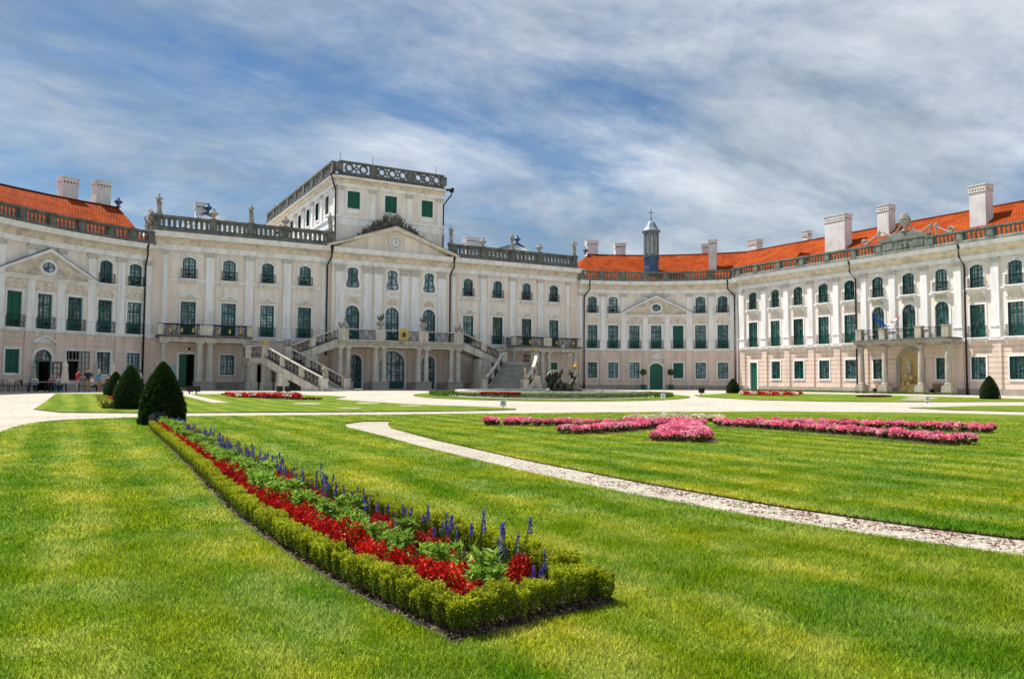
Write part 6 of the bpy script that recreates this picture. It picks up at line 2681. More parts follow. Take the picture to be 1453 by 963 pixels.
# gravel court reaching to the horizon: fine grid near, coarse far
bm = bmesh.new()
xs = [-900, -400, -150, -90] + [-60 + 3 * i for i in range(41)] + [90, 150, 400, 900]
ys = [-900, -400, -200, -120] + [-90 + 3 * i for i in range(36)] + [40, 100, 400, 900]
gv = {}
for i, x in enumerate(xs):
    for j, y in enumerate(ys):
        gv[i, j] = bm.verts.new((x, y, gz(x, y)))
for i in range(len(xs) - 1):
    for j in range(len(ys) - 1):
        bm.faces.new((gv[i, j], gv[i + 1, j], gv[i + 1, j + 1], gv[i, j + 1]))
me = bpy.data.meshes.new('gravel_court')
bm.to_mesh(me)
bm.free()
me.materials.append(MATS['gravel'])
structure(place('gravel_court', me))


def smooth_poly(pts, it=2):
    for _ in range(it):
        out = [pts[0]]
        for a, b in zip(pts[:-1], pts[1:]):
            out += [(a[0] * .75 + b[0] * .25, a[1] * .75 + b[1] * .25), (a[0] * .25 + b[0] * .75, a[1] * .25 + b[1] * .75)]
        out.append(pts[-1])
        pts = out
    return pts


NEAR_TOP = smooth_poly([(-29.6, -56), (-29.14, -50.84), (-28.99, -48.62), (-28.46, -46.0), (-27.43, -45.0), (-25.8, -44.46), (-23.94, -44.3), (-19.13, -45.5), (-15.6, -46.1), (-11.21, -46.9), (-6.41, -47.75), (-1.87, -49.04), (1.91, -51.31), (3.8, -53.19), (4.9, -55.54), (7.5, -62)])
PATH_UP = [(-19.15, -49.64), (-19.9, -51.3), (-20.35, -52.6), (-20.6, -54.24), (-20.99, -56.99), (-21.40, -61.48), (-21.5, -64.49), (-21.42, -66.59), (-21.2, -67.93), (-20.9, -68.9), (-20.3, -72), (-19.0, -80), (-17.5, -92)]
PATH_LO = [(-20.02, -49.4), (-20.95, -50.4), (-21.50, -52.34), (-21.77, -55.77), (-22.06, -58.44), (-22.34, -62.56), (-22.38, -65.15), (-22.24, -67.14), (-21.98, -68.42), (-21.66, -69.4), (-20.9, -72.6), (-19.7, -80.5), (-18.2, -92)]
near_poly = [(-29.6, -92)] + NEAR_TOP + [(9.5, -75), (10, -92)] + PATH_UP[::-1] + PATH_LO
LAWN_Z = 0.035
structure(sheet('lawn', near_poly, 'lawn_grass', LAWN_Z, 0.06, 'soil'))
structure(sheet('path', PATH_UP + PATH_LO[::-1], 'path_gravel', 0.004))
MIDL = [(-28.41, -16.16), (-24.86, -16.07), (-20.9, -18.18), (-15.48, -19.87), (-12.9, -23.0), (-12.77, -24.99), (-14.0, -26.6), (-14.3, -28.2), (-13.9, -30.5), (-13.5, -32.47), (-12.34, -36.63), (-10.86, -40.0), (-10.43, -42.0), (-11.0, -43.0), (-12.58, -43.37), (-15.45, -43.28), (-20.68, -42.1), (-25.44, -40.9), (-28.0, -39.3), (-28.95, -35.76)]
structure(sheet('lawn', MIDL, 'lawn_grass', LAWN_Z, 0.06, 'soil'))
structure(sheet('lawn', [(8.9, -33.0), (10.83, -30.43), (15.88, -27.7), (20.86, -25.06), (23.5, -27.5), (25.0, -32.44), (24.3, -41.43), (24.0, -46.14), (23.6, -52), (20.8, -52), (19.55, -47.93), (14.04, -45.0), (10.5, -42.2), (8.6, -38.5)], 'lawn_grass', LAWN_Z, 0.06, 'soil'))
structure(sheet('lawn', [(7.38, -48.97), (11.8, -49.46), (14.3, -50.62), (17, -56), (13, -58), (8.6, -54.2), (7.11, -51.2)], 'lawn_grass', LAWN_Z, 0.06, 'soil'))
# pale gravel inlays in the far lawn
structure(sheet('path', [(-21.75, -18.4), (-21.05, -18.2), (-20.75, -31.48), (-21.55, -31.27)], 'gravel', LAWN_Z + 0.012))
for k, (x, y, rx, ry) in enumerate([(-17.5, -33.6, 0.7, 0.8), (-14.5, -34.0, 0.6, 0.7), (-13.7, -37.7, 0.6, 0.5), (-17.2, -39.5, 0.5, 0.5), (19.2, -42.0, 0.9, 1.0), (16.4, -43.4, 1.0, 0.7), (21.6, -40.2, 0.9, 0.8)]):
    structure(sheet('gravel_patch', [(x + rx * math.cos(2 * pi * i / 14), y + ry * math.sin(2 * pi * i / 14)) for i in range(14)], 'gravel', LAWN_Z + 0.012))

# ------------------------------------------------------------------ leaf helpers
def leaf_mesh(name, C, D, size, width, materials, midx=None, fold=0.25, r=None):
    """one rhombic leaf per point: C centres, D directions (n,3)"""
    r = r or rng
    n = len(C)
    D = D / (np.linalg.norm(D, axis=1, keepdims=True) + 1e-9)
    ref = r.normal(size=(n, 3))
    S = np.cross(D, ref)
    S /= (np.linalg.norm(S, axis=1, keepdims=True) + 1e-9)
    Nn = np.cross(D, S)
    size = np.broadcast_to(np.asarray(size, float), (n,))[:, None]
    width = np.broadcast_to(np.asarray(width, float), (n,))[:, None]
    base = C - D * size * 0.45
    tip = C + D * size * 0.55
    l = C + S * width * 0.5 + Nn * width * fold
    rr = C - S * width * 0.5 + Nn * width * fold
    V = np.stack([base, l, tip, rr], 1).reshape(-1, 3)
    me = bpy.data.meshes.new(name)
    me.vertices.add(n * 4)
    me.vertices.foreach_set('co', V.astype(np.float32).ravel())
    me.loops.add(n * 4)
    me.loops.foreach_set('vertex_index', np.arange(n * 4, dtype=np.int32))
    me.polygons.add(n)
    me.polygons.foreach_set('loop_start', np.arange(0, n * 4, 4, dtype=np.int32))
    me.polygons.foreach_set('loop_total', np.full(n, 4, np.int32))
    for m in materials:
        me.materials.append(MATS[m])
    if midx is not None:
        me.polygons.foreach_set('material_index', np.asarray(midx, np.int32))
    me.update()
    me.validate()
    return me


def ell_points(n, rx, ry, rz, r, shell=0.55):
    d = r.normal(size=(n, 3))
    d /= np.linalg.norm(d, axis=1, keepdims=True)
    k = (shell + (1 - shell) * r.random(n)) ** 0.6
    return d * k[:, None] * np.array([rx, ry, rz]), d


def merge_stems(mb_pts, radius):
    m = MB()
    for pts in mb_pts:
        m.tube(pts, radius, 4)
    return m


# ------------------------------------------------------------------ topiaries
def cone_profile(t):
    """radius over relative height of the clipped yews"""
    return (1 - t ** 1.9) ** 0.75 * (0.93 + 0.07 * math.sin(t * pi)) + 0.0


def topiary(loc, h, w, n, label, seed):
    r = np.random.default_rng(seed)
    g = gz(loc[0], loc[1]) + LAWN_Z
    o = root('topiary_yew', label, 'topiary', (loc[0], loc[1], g), 'clipped cone yews along the flower border')
    t = r.random(n) ** 1.15
    a = r.random(n) * 2 * pi
    prof = np.array([cone_profile(x) for x in t])
    lump = 1 + 0.045 * np.sin(a * 5 + t * 9) + 0.035 * np.sin(a * 11 - t * 17 + 1) + 0.03 * np.sin(a * 23 + t * 31)
    lump = lump + 0.10 * (r.random(n) < 0.03) * r.random(n)
    depth = 1 - 0.16 * r.random(n) ** 2
    rad = w / 2 * prof * lump * depth
    C = np.stack([rad * np.cos(a), rad * np.sin(a), t * h + 0.02], 1)
    D = np.stack([np.cos(a), np.sin(a), 0.35 + 0.9 * t], 1) + r.normal(size=(n, 3)) * 0.55
    me = leaf_mesh('foliage', C, D, 0.055 + 0.035 * r.random(n), 0.020 + 0.014 * r.random(n), ['yew_leaf'], r=r)
    place('foliage', me, o)
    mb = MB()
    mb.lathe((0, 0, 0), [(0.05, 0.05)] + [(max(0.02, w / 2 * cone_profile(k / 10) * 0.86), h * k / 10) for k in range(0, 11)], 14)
    m_ = mb.mesh('inner_twigs', 'box_leaf_shaded')
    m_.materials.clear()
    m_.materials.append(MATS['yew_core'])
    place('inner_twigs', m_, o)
    mb = MB()
    mb.tube([(0, 0, -0.05), (0, 0, h * 0.5)], [0.05, 0.03], 6)
    mb.build('trunk', 'cloth_brown', o)
    return o


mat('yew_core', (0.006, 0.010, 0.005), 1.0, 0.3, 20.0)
topiary((-25.57, -49.0), 1.66, 1.22, 15000, 'largest clipped cone yew at the far end of the flower border', 1)
topiary((-25.6, -37.0), 1.72, 1.34, 9000, 'middle clipped cone yew of the row on the left', 2)
topiary((-25.65, -27.0), 1.45, 1.20, 6000, 'farthest clipped cone yew of the row, near the cafe tables', 3)
topiary((18.6, -26.5), 1.15, 1.15, 3500, 'small clipped cone yew before the curved right wing', 4)
topiary((21.6, -44.9), 1.40, 1.15, 4500, 'small clipped cone yew on the lawn at the far right', 5)

# ------------------------------------------------------------------ foreground flower border
BED_L = [(-26.06, -50.9), (-26.13, -52.5), (-26.24, -57.15), (-26.33, -60.46), (-26.42, -62.74), (-26.48, -64.84), (-26.46, -66.14), (-26.42, -66.95), (-26.36, -67.68), (-26.29, -68.21), (-26.24, -68.56), (-26.20, -68.80)]
BED_R = [(-25.11, -68.63), (-25.12, -68.0), (-25.16, -67.2), (-25.25, -66.2), (-25.36, -64.8), (-25.42, -62.4), (-25.36, -57.6), (-25.34, -50.9)]
bed_poly = BED_L + BED_R
structure(sheet('flower_bed_soil', bed_poly, 'soil', LAWN_Z + 0.012, maxlen=0.6))
ZG = LAWN_Z + 0.012
# thin metal lawn edging
mb = MB()
pts = [(x, y, ZG + 0.012) for x, y in BED_L[2:]] + [(x, y, ZG + 0.012) for x, y in BED_R[:2]]
for a, b in zip(pts[:-1], pts[1:]):
    d_ = Vector(b) - Vector(a)
    F = Line((a[0], a[1]), math.atan2(d_.y, d_.x))
    mb.box(F, 0, d_.xy.length, -0.005, 0.005, LAWN_Z - 0.03, ZG + 0.006)
tag(mb.build('lawn_edging', 'dark_ledge'), 'thin grey edging strip round the near end of the flower border', 'edging')
# soil crumbs and mulch
r = np.random.default_rng(77)


def inpoly(px, py, poly):
    ins = np.zeros(len(px), bool)
    x0, y0 = poly[-1]
    for x1, y1 in poly:
        c = ((y1 > py) != (y0 > py)) & (px < (x0 - x1) * (py - y1) / (y0 - y1 + 1e-12) + x1)
        ins ^= c
        x0, y0 = x1, y1
    return ins


cx_ = r.uniform(-26.5, -25.0, 26000)
cy_ = -68.85 + r.random(26000) ** 1.8 * 10
k_ = inpoly(cx_, cy_, bed_poly)
cx_, cy_ = cx_[k_], cy_[k_]
Cc = np.stack([cx_, cy_, np.full(len(cx_), ZG + 0.006) + r.random(len(cx_)) * 0.012], 1)
Dd = r.normal(size=Cc.shape) * np.array([1, 1, 0.35])
mat('bark_light', (0.20, 0.13, 0.085), 1.0, 0.5, 60.0)
mul = place('bark_mulch', leaf_mesh('bark_mulch', Cc, Dd, 0.022 + 0.03 * r.random(len(Cc)), 0.012, ['soil', 'bark_light'], (r.random(len(Cc)) < 0.45).astype(int), 0.4))
tag(mul, 'brown bark mulch scattered between the plants of the flower border', 'mulch', kind='stuff')

SMALL_LEAF = 0.0135


def box_shrub_mesh(seed):
    r = np.random.default_rng(seed)
    n = 1500
    # clipped, nearly square plant: most leaves lie close to the sides and the flat top
    C = r.uniform(-1, 1, (n, 3))
    face = r.integers(0, 6, n)
    ax = np.array([0, 0, 1, 1, 2, 2])[face]
    sg = np.array([-1, 1, -1, 1, 1, 1])[face]
    C[np.arange(n), ax] = sg * (1 - 0.40 * r.random(n) ** 2)
    rad = np.hypot(C[:, 0], C[:, 1])
    C[:, :2] *= np.where(rad > 1.12, 1.12 / np.maximum(rad, 1e-6), 1)[:, None]
    tuft = 0.20 * np.sin(C[:, 0] * 4.2 + seed) * np.sin(C[:, 1] * 4.7 + seed * 2)
    z = 0.115 + C[:, 2] * 0.078 * (1 + tuft)
    taper = 0.62 + 0.38 * np.clip((z - 0.03) / 0.07, 0, 1)
    P_ = np.stack([C[:, 0] * 0.062 * taper, C[:, 1] * 0.062 * taper, z], 1)
    P_ += r.normal(size=P_.shape) * 0.006
    D = np.concatenate([C[:, :2] * 0.55, 0.75 + 0 * C[:, :1]], 1) + r.normal(size=(n, 3)) * 0.5
    light = z > 0.135 + 0.02 * r.normal(size=n)  # sunlit top and shaded sides are put into the leaf colours
    return leaf_mesh('box_shrub', P_, D, SMALL_LEAF + 0.006 * r.random(n), 0.0085 + 0.004 * r.random(n), ['box_leaf_lit', 'box_leaf_shaded'], np.where(light, 0, 1), r=r)


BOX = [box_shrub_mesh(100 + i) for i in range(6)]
mb = MB()
rr_ = random.Random(4)
for k in range(9):
    a = k * 2.1
    mb.tube([(0.012 * math.cos(a), 0.012 * math.sin(a), 0), (0.03 * math.cos(a), 0.03 * math.sin(a), 0.05), (0.06 * math.cos(a + 0.4), 0.06 * math.sin(a + 0.4), 0.12)], [0.006, 0.005, 0.002], 4)
STEMS = mb.mesh('stem', 'bark_light')


def along(pts, step, inset, r, start=0.0):
    """points spaced along a polyline, shifted sideways by inset (left of travel)"""
    out = []
    acc = start
    for a, b in zip(pts[:-1], pts[1:]):
        L = math.hypot(b[0] - a[0], b[1] - a[1])
        ux, uy = (b[0] - a[0]) / L, (b[1] - a[1]) / L
        while acc < L:
            out.append((a[0] + ux * acc - uy * inset, a[1] + uy * acc + ux * inset))
            acc += step
        acc -= L
    return out


rr_ = random.Random(9)
hedge_near = BED_L + [BED_R[0]]


def put_box(x, y, label, group, s=1.0):
    o = place('box_shrub', BOX[rr_.randrange(6)], None, (x + rr_.uniform(-.01, .01), y + rr_.uniform(-.01, .01), ZG), rr_.uniform(0, 6.28))
    s *= rr_.uniform(0.78, 1.0)
    o.scale = (s, s, s * rr_.uniform(0.9, 1.08))
    tag(o, label, 'shrub', group)
    place('stem', STEMS, o)


for x, y in along(BED_L, 0.110, 0.075, rr_):
    put_box(x, y, 'small clipped box shrub in the left hedge of the foreground flower border', 'box shrubs in the left border hedge')
for x, y in along([(-26.13, -68.77), (-25.13, -68.57)], 0.110, 0.06, rr_, 0.06):
    put_box(x, y, 'small clipped box shrub across the near end of the foreground flower border', 'box shrubs across the near end of the border', 1.05)
for x, y in along(BED_R, 0.110, 0.065, rr_, 0.05):
    put_box(x, y, 'small clipped box shrub in the right hedge of the foreground flower border', 'box shrubs in the right border hedge', 1.02)


def flower_kit(name, seed):
    r = np.random.default_rng(seed)
    if name == 'red':
        n = 70
        C, d = ell_points(n, 0.065, 0.065, 0.06, r, 0.3)
        C[:, 2] += 0.06
        fol = leaf_mesh('red_bedding_plant', C, d + r.normal(size=(n, 3)) * .4 + [0, 0, 0.4], 0.05, 0.03, ['red_under'], r=r)
        n = 330
        C, d = ell_points(n, 0.085, 0.085, 0.09, r, 0.5)
        tip = r.normal(size=(5, 2)) * 0.05
        ti = r.integers(0, 5, n)
        C[:, :2] = C[:, :2] * 0.62 + tip[ti]
        C[:, 2] += 0.12 + 0.02 * (ti % 3)
        blo = leaf_mesh('bloom', C, d * .8 + r.normal(size=(n, 3)) * .5 + [0, 0, 0.5], 0.022 + 0.012 * r.random(n), 0.017 + 0.008 * r.random(n), ['red_petal'], r=r)
        return fol, [('bloom', blo)]
    if name == 'green':
        n = 150
        st = r.normal(size=(5, 2)) * 0.045
        ti = r.integers(0, 5, n)
        z = 0.05 + 0.25 * r.random(n) ** 0.8
        a = r.random(n) * 2 * pi
        k = 0.055 * (1.25 - z / 0.32)
        C = np.stack([st[ti, 0] * (0.6 + z * 2) + k * np.cos(a), st[ti, 1] * (0.6 + z * 2) + k * np.sin(a), z], 1)
        D = np.stack([np.cos(a), np.sin(a), 0.55 - 1.3 * r.random(n) + (z > 0.25) * 0.8], 1)
        fol = leaf_mesh('leafy_bedding_plant', C, D, 0.085 + 0.03 * r.random(n), 0.022, ['green_leaf'], r=r)
        mb = MB()
        for q in st:
            mb.tube([(q[0] * .5, q[1] * .5, 0), (q[0] * 1.2, q[1] * 1.2, 0.28)], 0.005, 4)
        return fol, [('stem', mb.mesh('stem', 'salvia_leaf'))]
    if name == 'blue':
        n = 60
        C, d = ell_points(n, 0.07, 0.07, 0.07, r, 0.3)
        C[:, 2] += 0.09
        fol = leaf_mesh('blue_salvia', C, d + [0, 0, 0.5], 0.06, 0.018, ['salvia_leaf'], r=r)
        spikes = []
        mb = MB()
        for q in range(4):
            bx, by = r.normal(size=2) * 0.05
            tx, ty = bx + r.normal() * 0.03, by + r.normal() * 0.03
            top = 0.30 + 0.20 * r.random()
            mb.tube([(bx * 0.5, by * 0.5, 0.02), (tx, ty, top - 0.02)], 0.004, 4)
            m = 60
            zz = top - (0.10 + 0.07 * (q % 2)) * r.random(m)
            aa = r.random(m) * 2 * pi
            rad = 0.013 * (1.1 - (zz - (top - 0.15)) / 0.2)
            CC = np.stack([tx + rad * np.cos(aa), ty + rad * np.sin(aa), zz], 1)
            DD = np.stack([np.cos(aa), np.sin(aa), 0.6 + 0 * aa], 1)
            spikes.append(('flower_spike', leaf_mesh('flower_spike', CC, DD, 0.018, 0.012, ['blue_petal'], r=r)))
        return fol, spikes + [('stem', mb.mesh('stem', 'salvia_leaf'))]
    if name in ('pink', 'cream', 'palepink'):
        n = 90
        C, d = ell_points(n, 0.13, 0.13, 0.08, r, 0.3)
        C[:, 2] += 0.09
        fol = leaf_mesh('begonia' if name != 'cream' else 'cream_begonia', C, d + [0, 0, 0.4], 0.07, 0.05, ['begonia_leaf'], r=r)
        n = 90
        C, d = ell_points(n, 0.155, 0.155, 0.11, r, 0.75)
        C[:, 2] = np.abs(C[:, 2]) + 0.11
        petal = {'pink': 'pink_petal', 'palepink': 'pink_pale', 'cream': 'cream_petal'}[name]
        blo = leaf_mesh('bloom', C, d * .6 + r.normal(size=(n, 3)) * .6 + [0, 0, 0.4], 0.055 + 0.02 * r.random(n), 0.05, [petal], r=r)
        return fol, [('bloom', blo)]


def plant(kits, name, x, y, z, label, cat, group, s=1.0):
    fol, parts = kits[rr_.randrange(len(kits))]
    o = place(name, fol, None, (x, y, z), rr_.uniform(0, 6.28))
    s *= rr_.uniform(0.85, 1.15)
    o.scale = (s, s, s)
    tag(o, label, cat, group)
    for nm, me in parts:
        place(nm, me, o)
    return o


RED = [flower_kit('red', 200 + i) for i in range(4)]
GRN = [flower_kit('green', 220 + i) for i in range(4)]
BLU = [flower_kit('blue', 240 + i) for i in range(5)]
PNK = [flower_kit('pink', 260 + i) for i in range(4)] + [flower_kit('palepink', 270 + i) for i in range(2)]
CRM = [flower_kit('cream', 280 + i) for i in range(3)]


def bed_at(y):
    """left and right edge of the border at a given y"""
    f = lambda P: np.interp(y, [p[1] for p in sorted(P, key=lambda q: q[1])], [p[0] for p in sorted(P, key=lambda q: q[1])])
    return float(f(BED_L)), float(f(BED_R))


y = -68.42
i = 0
while y < -51.4:
    a, b = bed_at(y)
    wd = b - a
    near = y < -65.5
    # a row of red, leafy green, scattered red, then blue by the right hedge
    if True:
        plant(RED, 'red_bedding_plant', a + wd * (0.245 + 0.03 * (i % 2)) + rr_.uniform(-.03, .03), y + rr_.uniform(-.05, .05), ZG, 'bright red bedding flower in the row along the left border hedge', 'flower', 'red flowers along the left border hedge', rr_.uniform(0.72, 1.02))
    for fr_ in ((0.37, 0.50) if i % 2 else (0.43,)):
        plant(GRN, 'leafy_bedding_plant', a + wd * fr_ + rr_.uniform(-.04, .04), y + rr_.uniform(-.06, .06), ZG, 'tall leafy green plant in the middle row of the flower border', 'plant', 'leafy green plants in the middle of the border', rr_.uniform(0.62, 1.0))
    if rr_.random() < (0.5 if y > -67.2 else 0.75):
        plant(RED, 'red_bedding_plant', a + wd * 0.60 + rr_.uniform(-.05, .05), y + rr_.uniform(-.05, .05), ZG, 'red bedding flower between the green row and the blue salvias', 'flower', 'red flowers among the blue salvias', rr_.uniform(0.65, 0.95))
    if rr_.random() < (0.7 if near else 0.95):
        plant(BLU, 'blue_salvia', a + wd * (0.66 + 0.08 * (i % 2)) + rr_.uniform(-.04, .04), y + rr_.uniform(-.06, .06), ZG, 'blue violet salvia with upright spikes by the right border hedge', 'flower', 'blue salvias by the right border hedge', rr_.uniform(0.42, 0.85) if y < -65 else rr_.uniform(0.55, 0.8))
    y += 0.185 if near else (0.165 if y < -60 else 0.18)
    i += 1
plant(RED, 'red_bedding_plant', -25.44, -68.28, ZG, 'red bedding flower standing alone near the right front corner of the border', 'flower', None, 1.1)

# black lamp housing at the far end of the border
lp = root('border_floodlight', 'black box floodlight on a stake behind the far end of the flower border', 'floodlight', (-25.85, -51.0, ZG), rot=0.5)
mb = MB()
mb.add([(-0.17, -0.14, 0.12), (0.17, -0.14, 0.12), (0.17, 0.14, 0.10), (-0.17, 0.14, 0.10), (-0.15, -0.05, 0.40), (0.15, -0.05, 0.40), (0.15, 0.17, 0.30), (-0.15, 0.17, 0.30)],
       [(0, 1, 2, 3), (4, 5, 6, 7), (0, 1, 5, 4), (1, 2, 6, 5), (2, 3, 7, 6), (3, 0, 4, 7)])
mb.build('housing', 'black_plastic', lp)
mb = MB()
mb.add([(-0.13, -0.035, 0.402), (0.13, -0.035, 0.402), (0.13, 0.15, 0.317), (-0.13, 0.15, 0.317)], [(0, 1, 2, 3)])
mb.build('lens', 'glass', lp)
mb = MB()
mb.tube([(0, 0, -0.05), (0, 0, 0.13)], 0.025, 6)
mb.build('stake', 'black_plastic', lp)

# ------------------------------------------------------------------ pink scroll beds
def row_pts(pts, step, w0, w1, seed):
    """staggered plants filling a tapering swath along a polyline"""
    r = random.Random(seed)
    out = []
    L = sum(math.dist(a, b) for a, b in zip(pts[:-1], pts[1:]))
    n = int(L / step)
    for i in range(n + 1):
        t = i / n
        d_ = t * L
        for a, b in zip(pts[:-1], pts[1:]):
            l = math.dist(a, b)
            if d_ <= l + 1e-6:
                break
            d_ -= l
        k = min(1, d_ / l)
        ux, uy = (b[0] - a[0]) / l, (b[1] - a[1]) / l
        w = w0 + (w1 - w0) * t
        m = max(1, int(round(w / step)))
        for j in range(m):
            o = (-0.5 + (j + 0.5) / m) * w + r.uniform(-.05, .05)
            out.append((a[0] + ux * l * k - uy * o + r.uniform(-.05, .05), a[1] + uy * l * k + ux * o + r.uniform(-.05, .05)))
    return out


PINK_ROWS = [
    ([(-17.62, -52.9), (-16.2, -54.0), (-14.7, -54.9), (-13.4, -55.3), (-12.4, -55.0)], 0.55, 0.30, 'far left scroll of pink begonias'),
    ([(-17.55, -56.9), (-16.4, -56.75), (-15.3, -56.35), (-14.2, -55.9), (-13.3, -55.6)], 0.75, 0.35, 'left scroll of pink begonias'),
    ([(-16.75, -59.8), (-15.9, -59.0), (-14.9, -57.9), (-13.7, -56.8), (-12.7, -55.9)], 1.35, 0.5, 'central wedge of pink begonias'),
    ([(-11.6, -55.6), (-10.2, -56.8), (-8.9, -58.2), (-8.0, -59.6), (-7.5, -60.9)], 0.4, 0.75, 'far right scroll of pink begonias'),
    ([(-11.9, -56.0), (-11.6, -57.5), (-11.5, -59.3), (-11.7, -61.2), (-12.15, -62.9)], 0.4, 0.85, 'near right scroll of pink begonias')]
cnt = 0
for k, (pts, w0, w1, nm) in enumerate(PINK_ROWS):
    P_ = row_pts(pts, 0.28, w0 * 0.95, w1 * 0.95, 40 + k)
    mb = MB()
    for (x, y) in P_:
        plant(PNK, 'begonia', x, y, gz(x, y) + LAWN_Z + 0.006, 'pink begonia in the ' + nm.split(' of ')[0] + ' bed on the lawn', 'flower', nm, 0.97)
    # soil under the row
    L_, R__ = [], []
    for i, (x, y) in enumerate(pts):
        a = pts[max(0, i - 1)]
        b = pts[min(len(pts) - 1, i + 1)]
        l = math.dist(a, b)
        nx, ny = -(b[1] - a[1]) / l, (b[0] - a[0]) / l
        w = (w0 + (w1 - w0) * i / (len(pts) - 1)) / 2 + 0.12
        L_.append((x + nx * w, y + ny * w))
        R__.append((x - nx * w, y - ny * w))
    structure(sheet('flower_bed_soil', L_ + R__[::-1], 'soil', LAWN_Z + 0.008 + 0.001 * k))
for (x, y) in row_pts([(-12.9, -53.7), (-11.9, -53.3), (-10.9, -53.5), (-10.1, -54.2)], 0.26, 1.0, 1.0, 60):
    plant(CRM, 'cream_begonia', x, y, gz(x, y) + LAWN_Z + 0.006, 'cream flower in the pale clump between the pink scrolls', 'flower', 'cream flowers between the pink scrolls', 0.95)

r = np.random.default_rng(31)
n = 4200
ty = -60.0 - 10.5 * r.random(n) ** 0.7
up_x = np.interp(-ty, [-p[1] for p in PATH_UP], [p[0] for p in PATH_UP])
lo_x = np.interp(-ty, [-p[1] for p in PATH_LO], [p[0] for p in PATH_LO])
tx = lo_x + (up_x - lo_x) * (0.04 + 0.92 * r.random(n) ** 0.6)
keep = (np.sin(tx * 9 + np.sin(ty * 5) * 2) * np.sin(ty * 4.3 + tx * 3) > -0.1) & (r.random(n) < np.clip((-ty - 60) / 7, 0.05, 1))
tx, ty = tx[keep], ty[keep]
Cc = np.stack([tx, ty, np.full(len(tx), 0.006)], 1)
tag(place('fallen_petals', leaf_mesh('fallen_petals', Cc, r.normal(size=Cc.shape) * [1, 1, 0.15], 0.022 + 0.02 * r.random(len(tx)), 0.014, ['petal_litter', 'soil'], (r.random(len(tx)) < .3).astype(int), 0.1, r=r)), 'dark red petals and litter scattered on the curved gravel path', 'petals', kind='stuff')

# ------------------------------------------------------------------ far carpet beds (too small to tell plants apart)
def carpet(name, poly, mats, wts, n, h, label, seed):
    r = np.random.default_rng(seed)
    xs_, ys_ = [p[0] for p in poly], [p[1] for p in poly]
    px = r.uniform(min(xs_), max(xs_), n * 3)
    py = r.uniform(min(ys_), max(ys_), n * 3)
    k = inpoly(px, py, poly)
    px, py = px[k][:n], py[k][:n]
    zz = np.array([gz(a, b) for a, b in zip(px, py)]) + LAWN_Z
    C = np.stack([px, py, zz + h * (0.35 + 0.65 * r.random(len(px)))], 1)
    D = r.normal(size=C.shape) + [0, 0, 0.6]
    mi = r.choice(len(mats), len(px), p=wts)
    if name == 'flower_carpet' and len(mats) > 1:
        # scalloped white figures inside the red
        mi = ((np.sin(px * 5.2) * np.sin(py * 4.1 + 1) > 0.35)).astype(int)
    o = place(name, leaf_mesh(name, C, D, 0.13, 0.10, mats, mi, r=r))
    return tag(o, label, 'flowers', kind='stuff')


carpet('flower_carpet', [(-19.4, -21.6), (-15.3, -23.1), (-15.8, -26.2), (-17.5, -25.6), (-19.4, -24.4)], ['red_petal', 'carpet_white'], [.8, .2], 5000, 0.22, 'red flower bed with white figures on the left far lawn', 1)
carpet('flower_carpet', [(-19.6, -20.2), (-16.5, -27.2), (-15.4, -29.1), (-16.2, -29.2), (-18.2, -26.4)], ['dark_red_leaf'], [1.0], 2500, 0.10, 'dark red foliage scroll beside the red bed on the left far lawn', 2)
carpet('flower_carpet', [(13.6, -32.0), (15.6, -30.4), (18.2, -31.2), (18.6, -33.4), (16.6, -34.6), (14.4, -33.8)], ['red_petal', 'carpet_white'], [.8, .2], 5000, 0.24, 'red flower bed with white figures before the right wing', 3)
carpet('flower_carpet', [(17.8, -38.3), (20.2, -37.8), (20.6, -39.0), (18.4, -39.6)], ['dark_red_leaf'], [1.0], 1500, 0.08, 'dark red foliage patch on the far right lawn', 4)
carpet('flower_carpet', [(-26.1, -28.3), (-25.1, -28.3), (-25.0, -36.2), (-26.2, -36.2)], ['red_petal'], [1.0], 3200, 0.24, 'red flowers in the far border between two clipped yews', 5)
carpet('flower_carpet', [(-25.5, -28.3), (-24.9, -28.3), (-24.8, -36.0), (-25.3, -36.0)], ['blue_petal'], [1.0], 2600, 0.55, 'blue violet flowers in the far border between two clipped yews', 6)
carpet('low_hedge', [(-26.55, -28.2), (-26.1, -28.2), (-26.2, -36.4), (-26.6, -36.4)], ['yellow_green'], [1.0], 2600, 0.30, 'yellow green edging hedge of the far border between the yews', 7)
# low dark border planting along the right wing
px_ = [(33.0, -13.5), (33.9, -13.5), (33.0, -36.0), (32.3, -36.0)]
carpet('low_hedge', px_, ['hedge_leaf'], [1.0], 4000, 0.14, 'low green planting along the foot of the right wing', 8)

# ------------------------------------------------------------------ fountain
FX, FY = 1.2, -26.6
zf_ = gz(FX, FY)
ring = lambda R_o, n=72: [(FX + R_o * math.cos(2 * pi * k / n), FY + R_o * math.sin(2 * pi * k / n)) for k in range(n)]
structure(sheet('lawn', ring(9.4), 'lawn_grass', LAWN_Z, 0.06, 'soil'))
structure(sheet('path', ring(7.2), 'gravel', LAWN_Z + 0.014))
r = np.random.default_rng(8)
n = 14000
a = r.random(n) * 2 * pi
R__ = 8.05 + r.uniform(-0.28, 0.28, n)
C = np.stack([FX + R__ * np.cos(a), FY + R__ * np.sin(a), np.full(n, zf_ + LAWN_Z) + 0.22 * r.random(n) ** 0.6], 1)
tag(place('low_hedge', leaf_mesh('low_hedge', C, r.normal(size=C.shape) + [0, 0, .5], 0.09, 0.06, ['hedge_leaf'], r=r)), 'low clipped hedge ring round the fountain', 'hedge')
n = 1800
a = 3.6 + r.random(n) * 0.32
R__ = 8.05 + r.uniform(-0.25, 0.25, n)
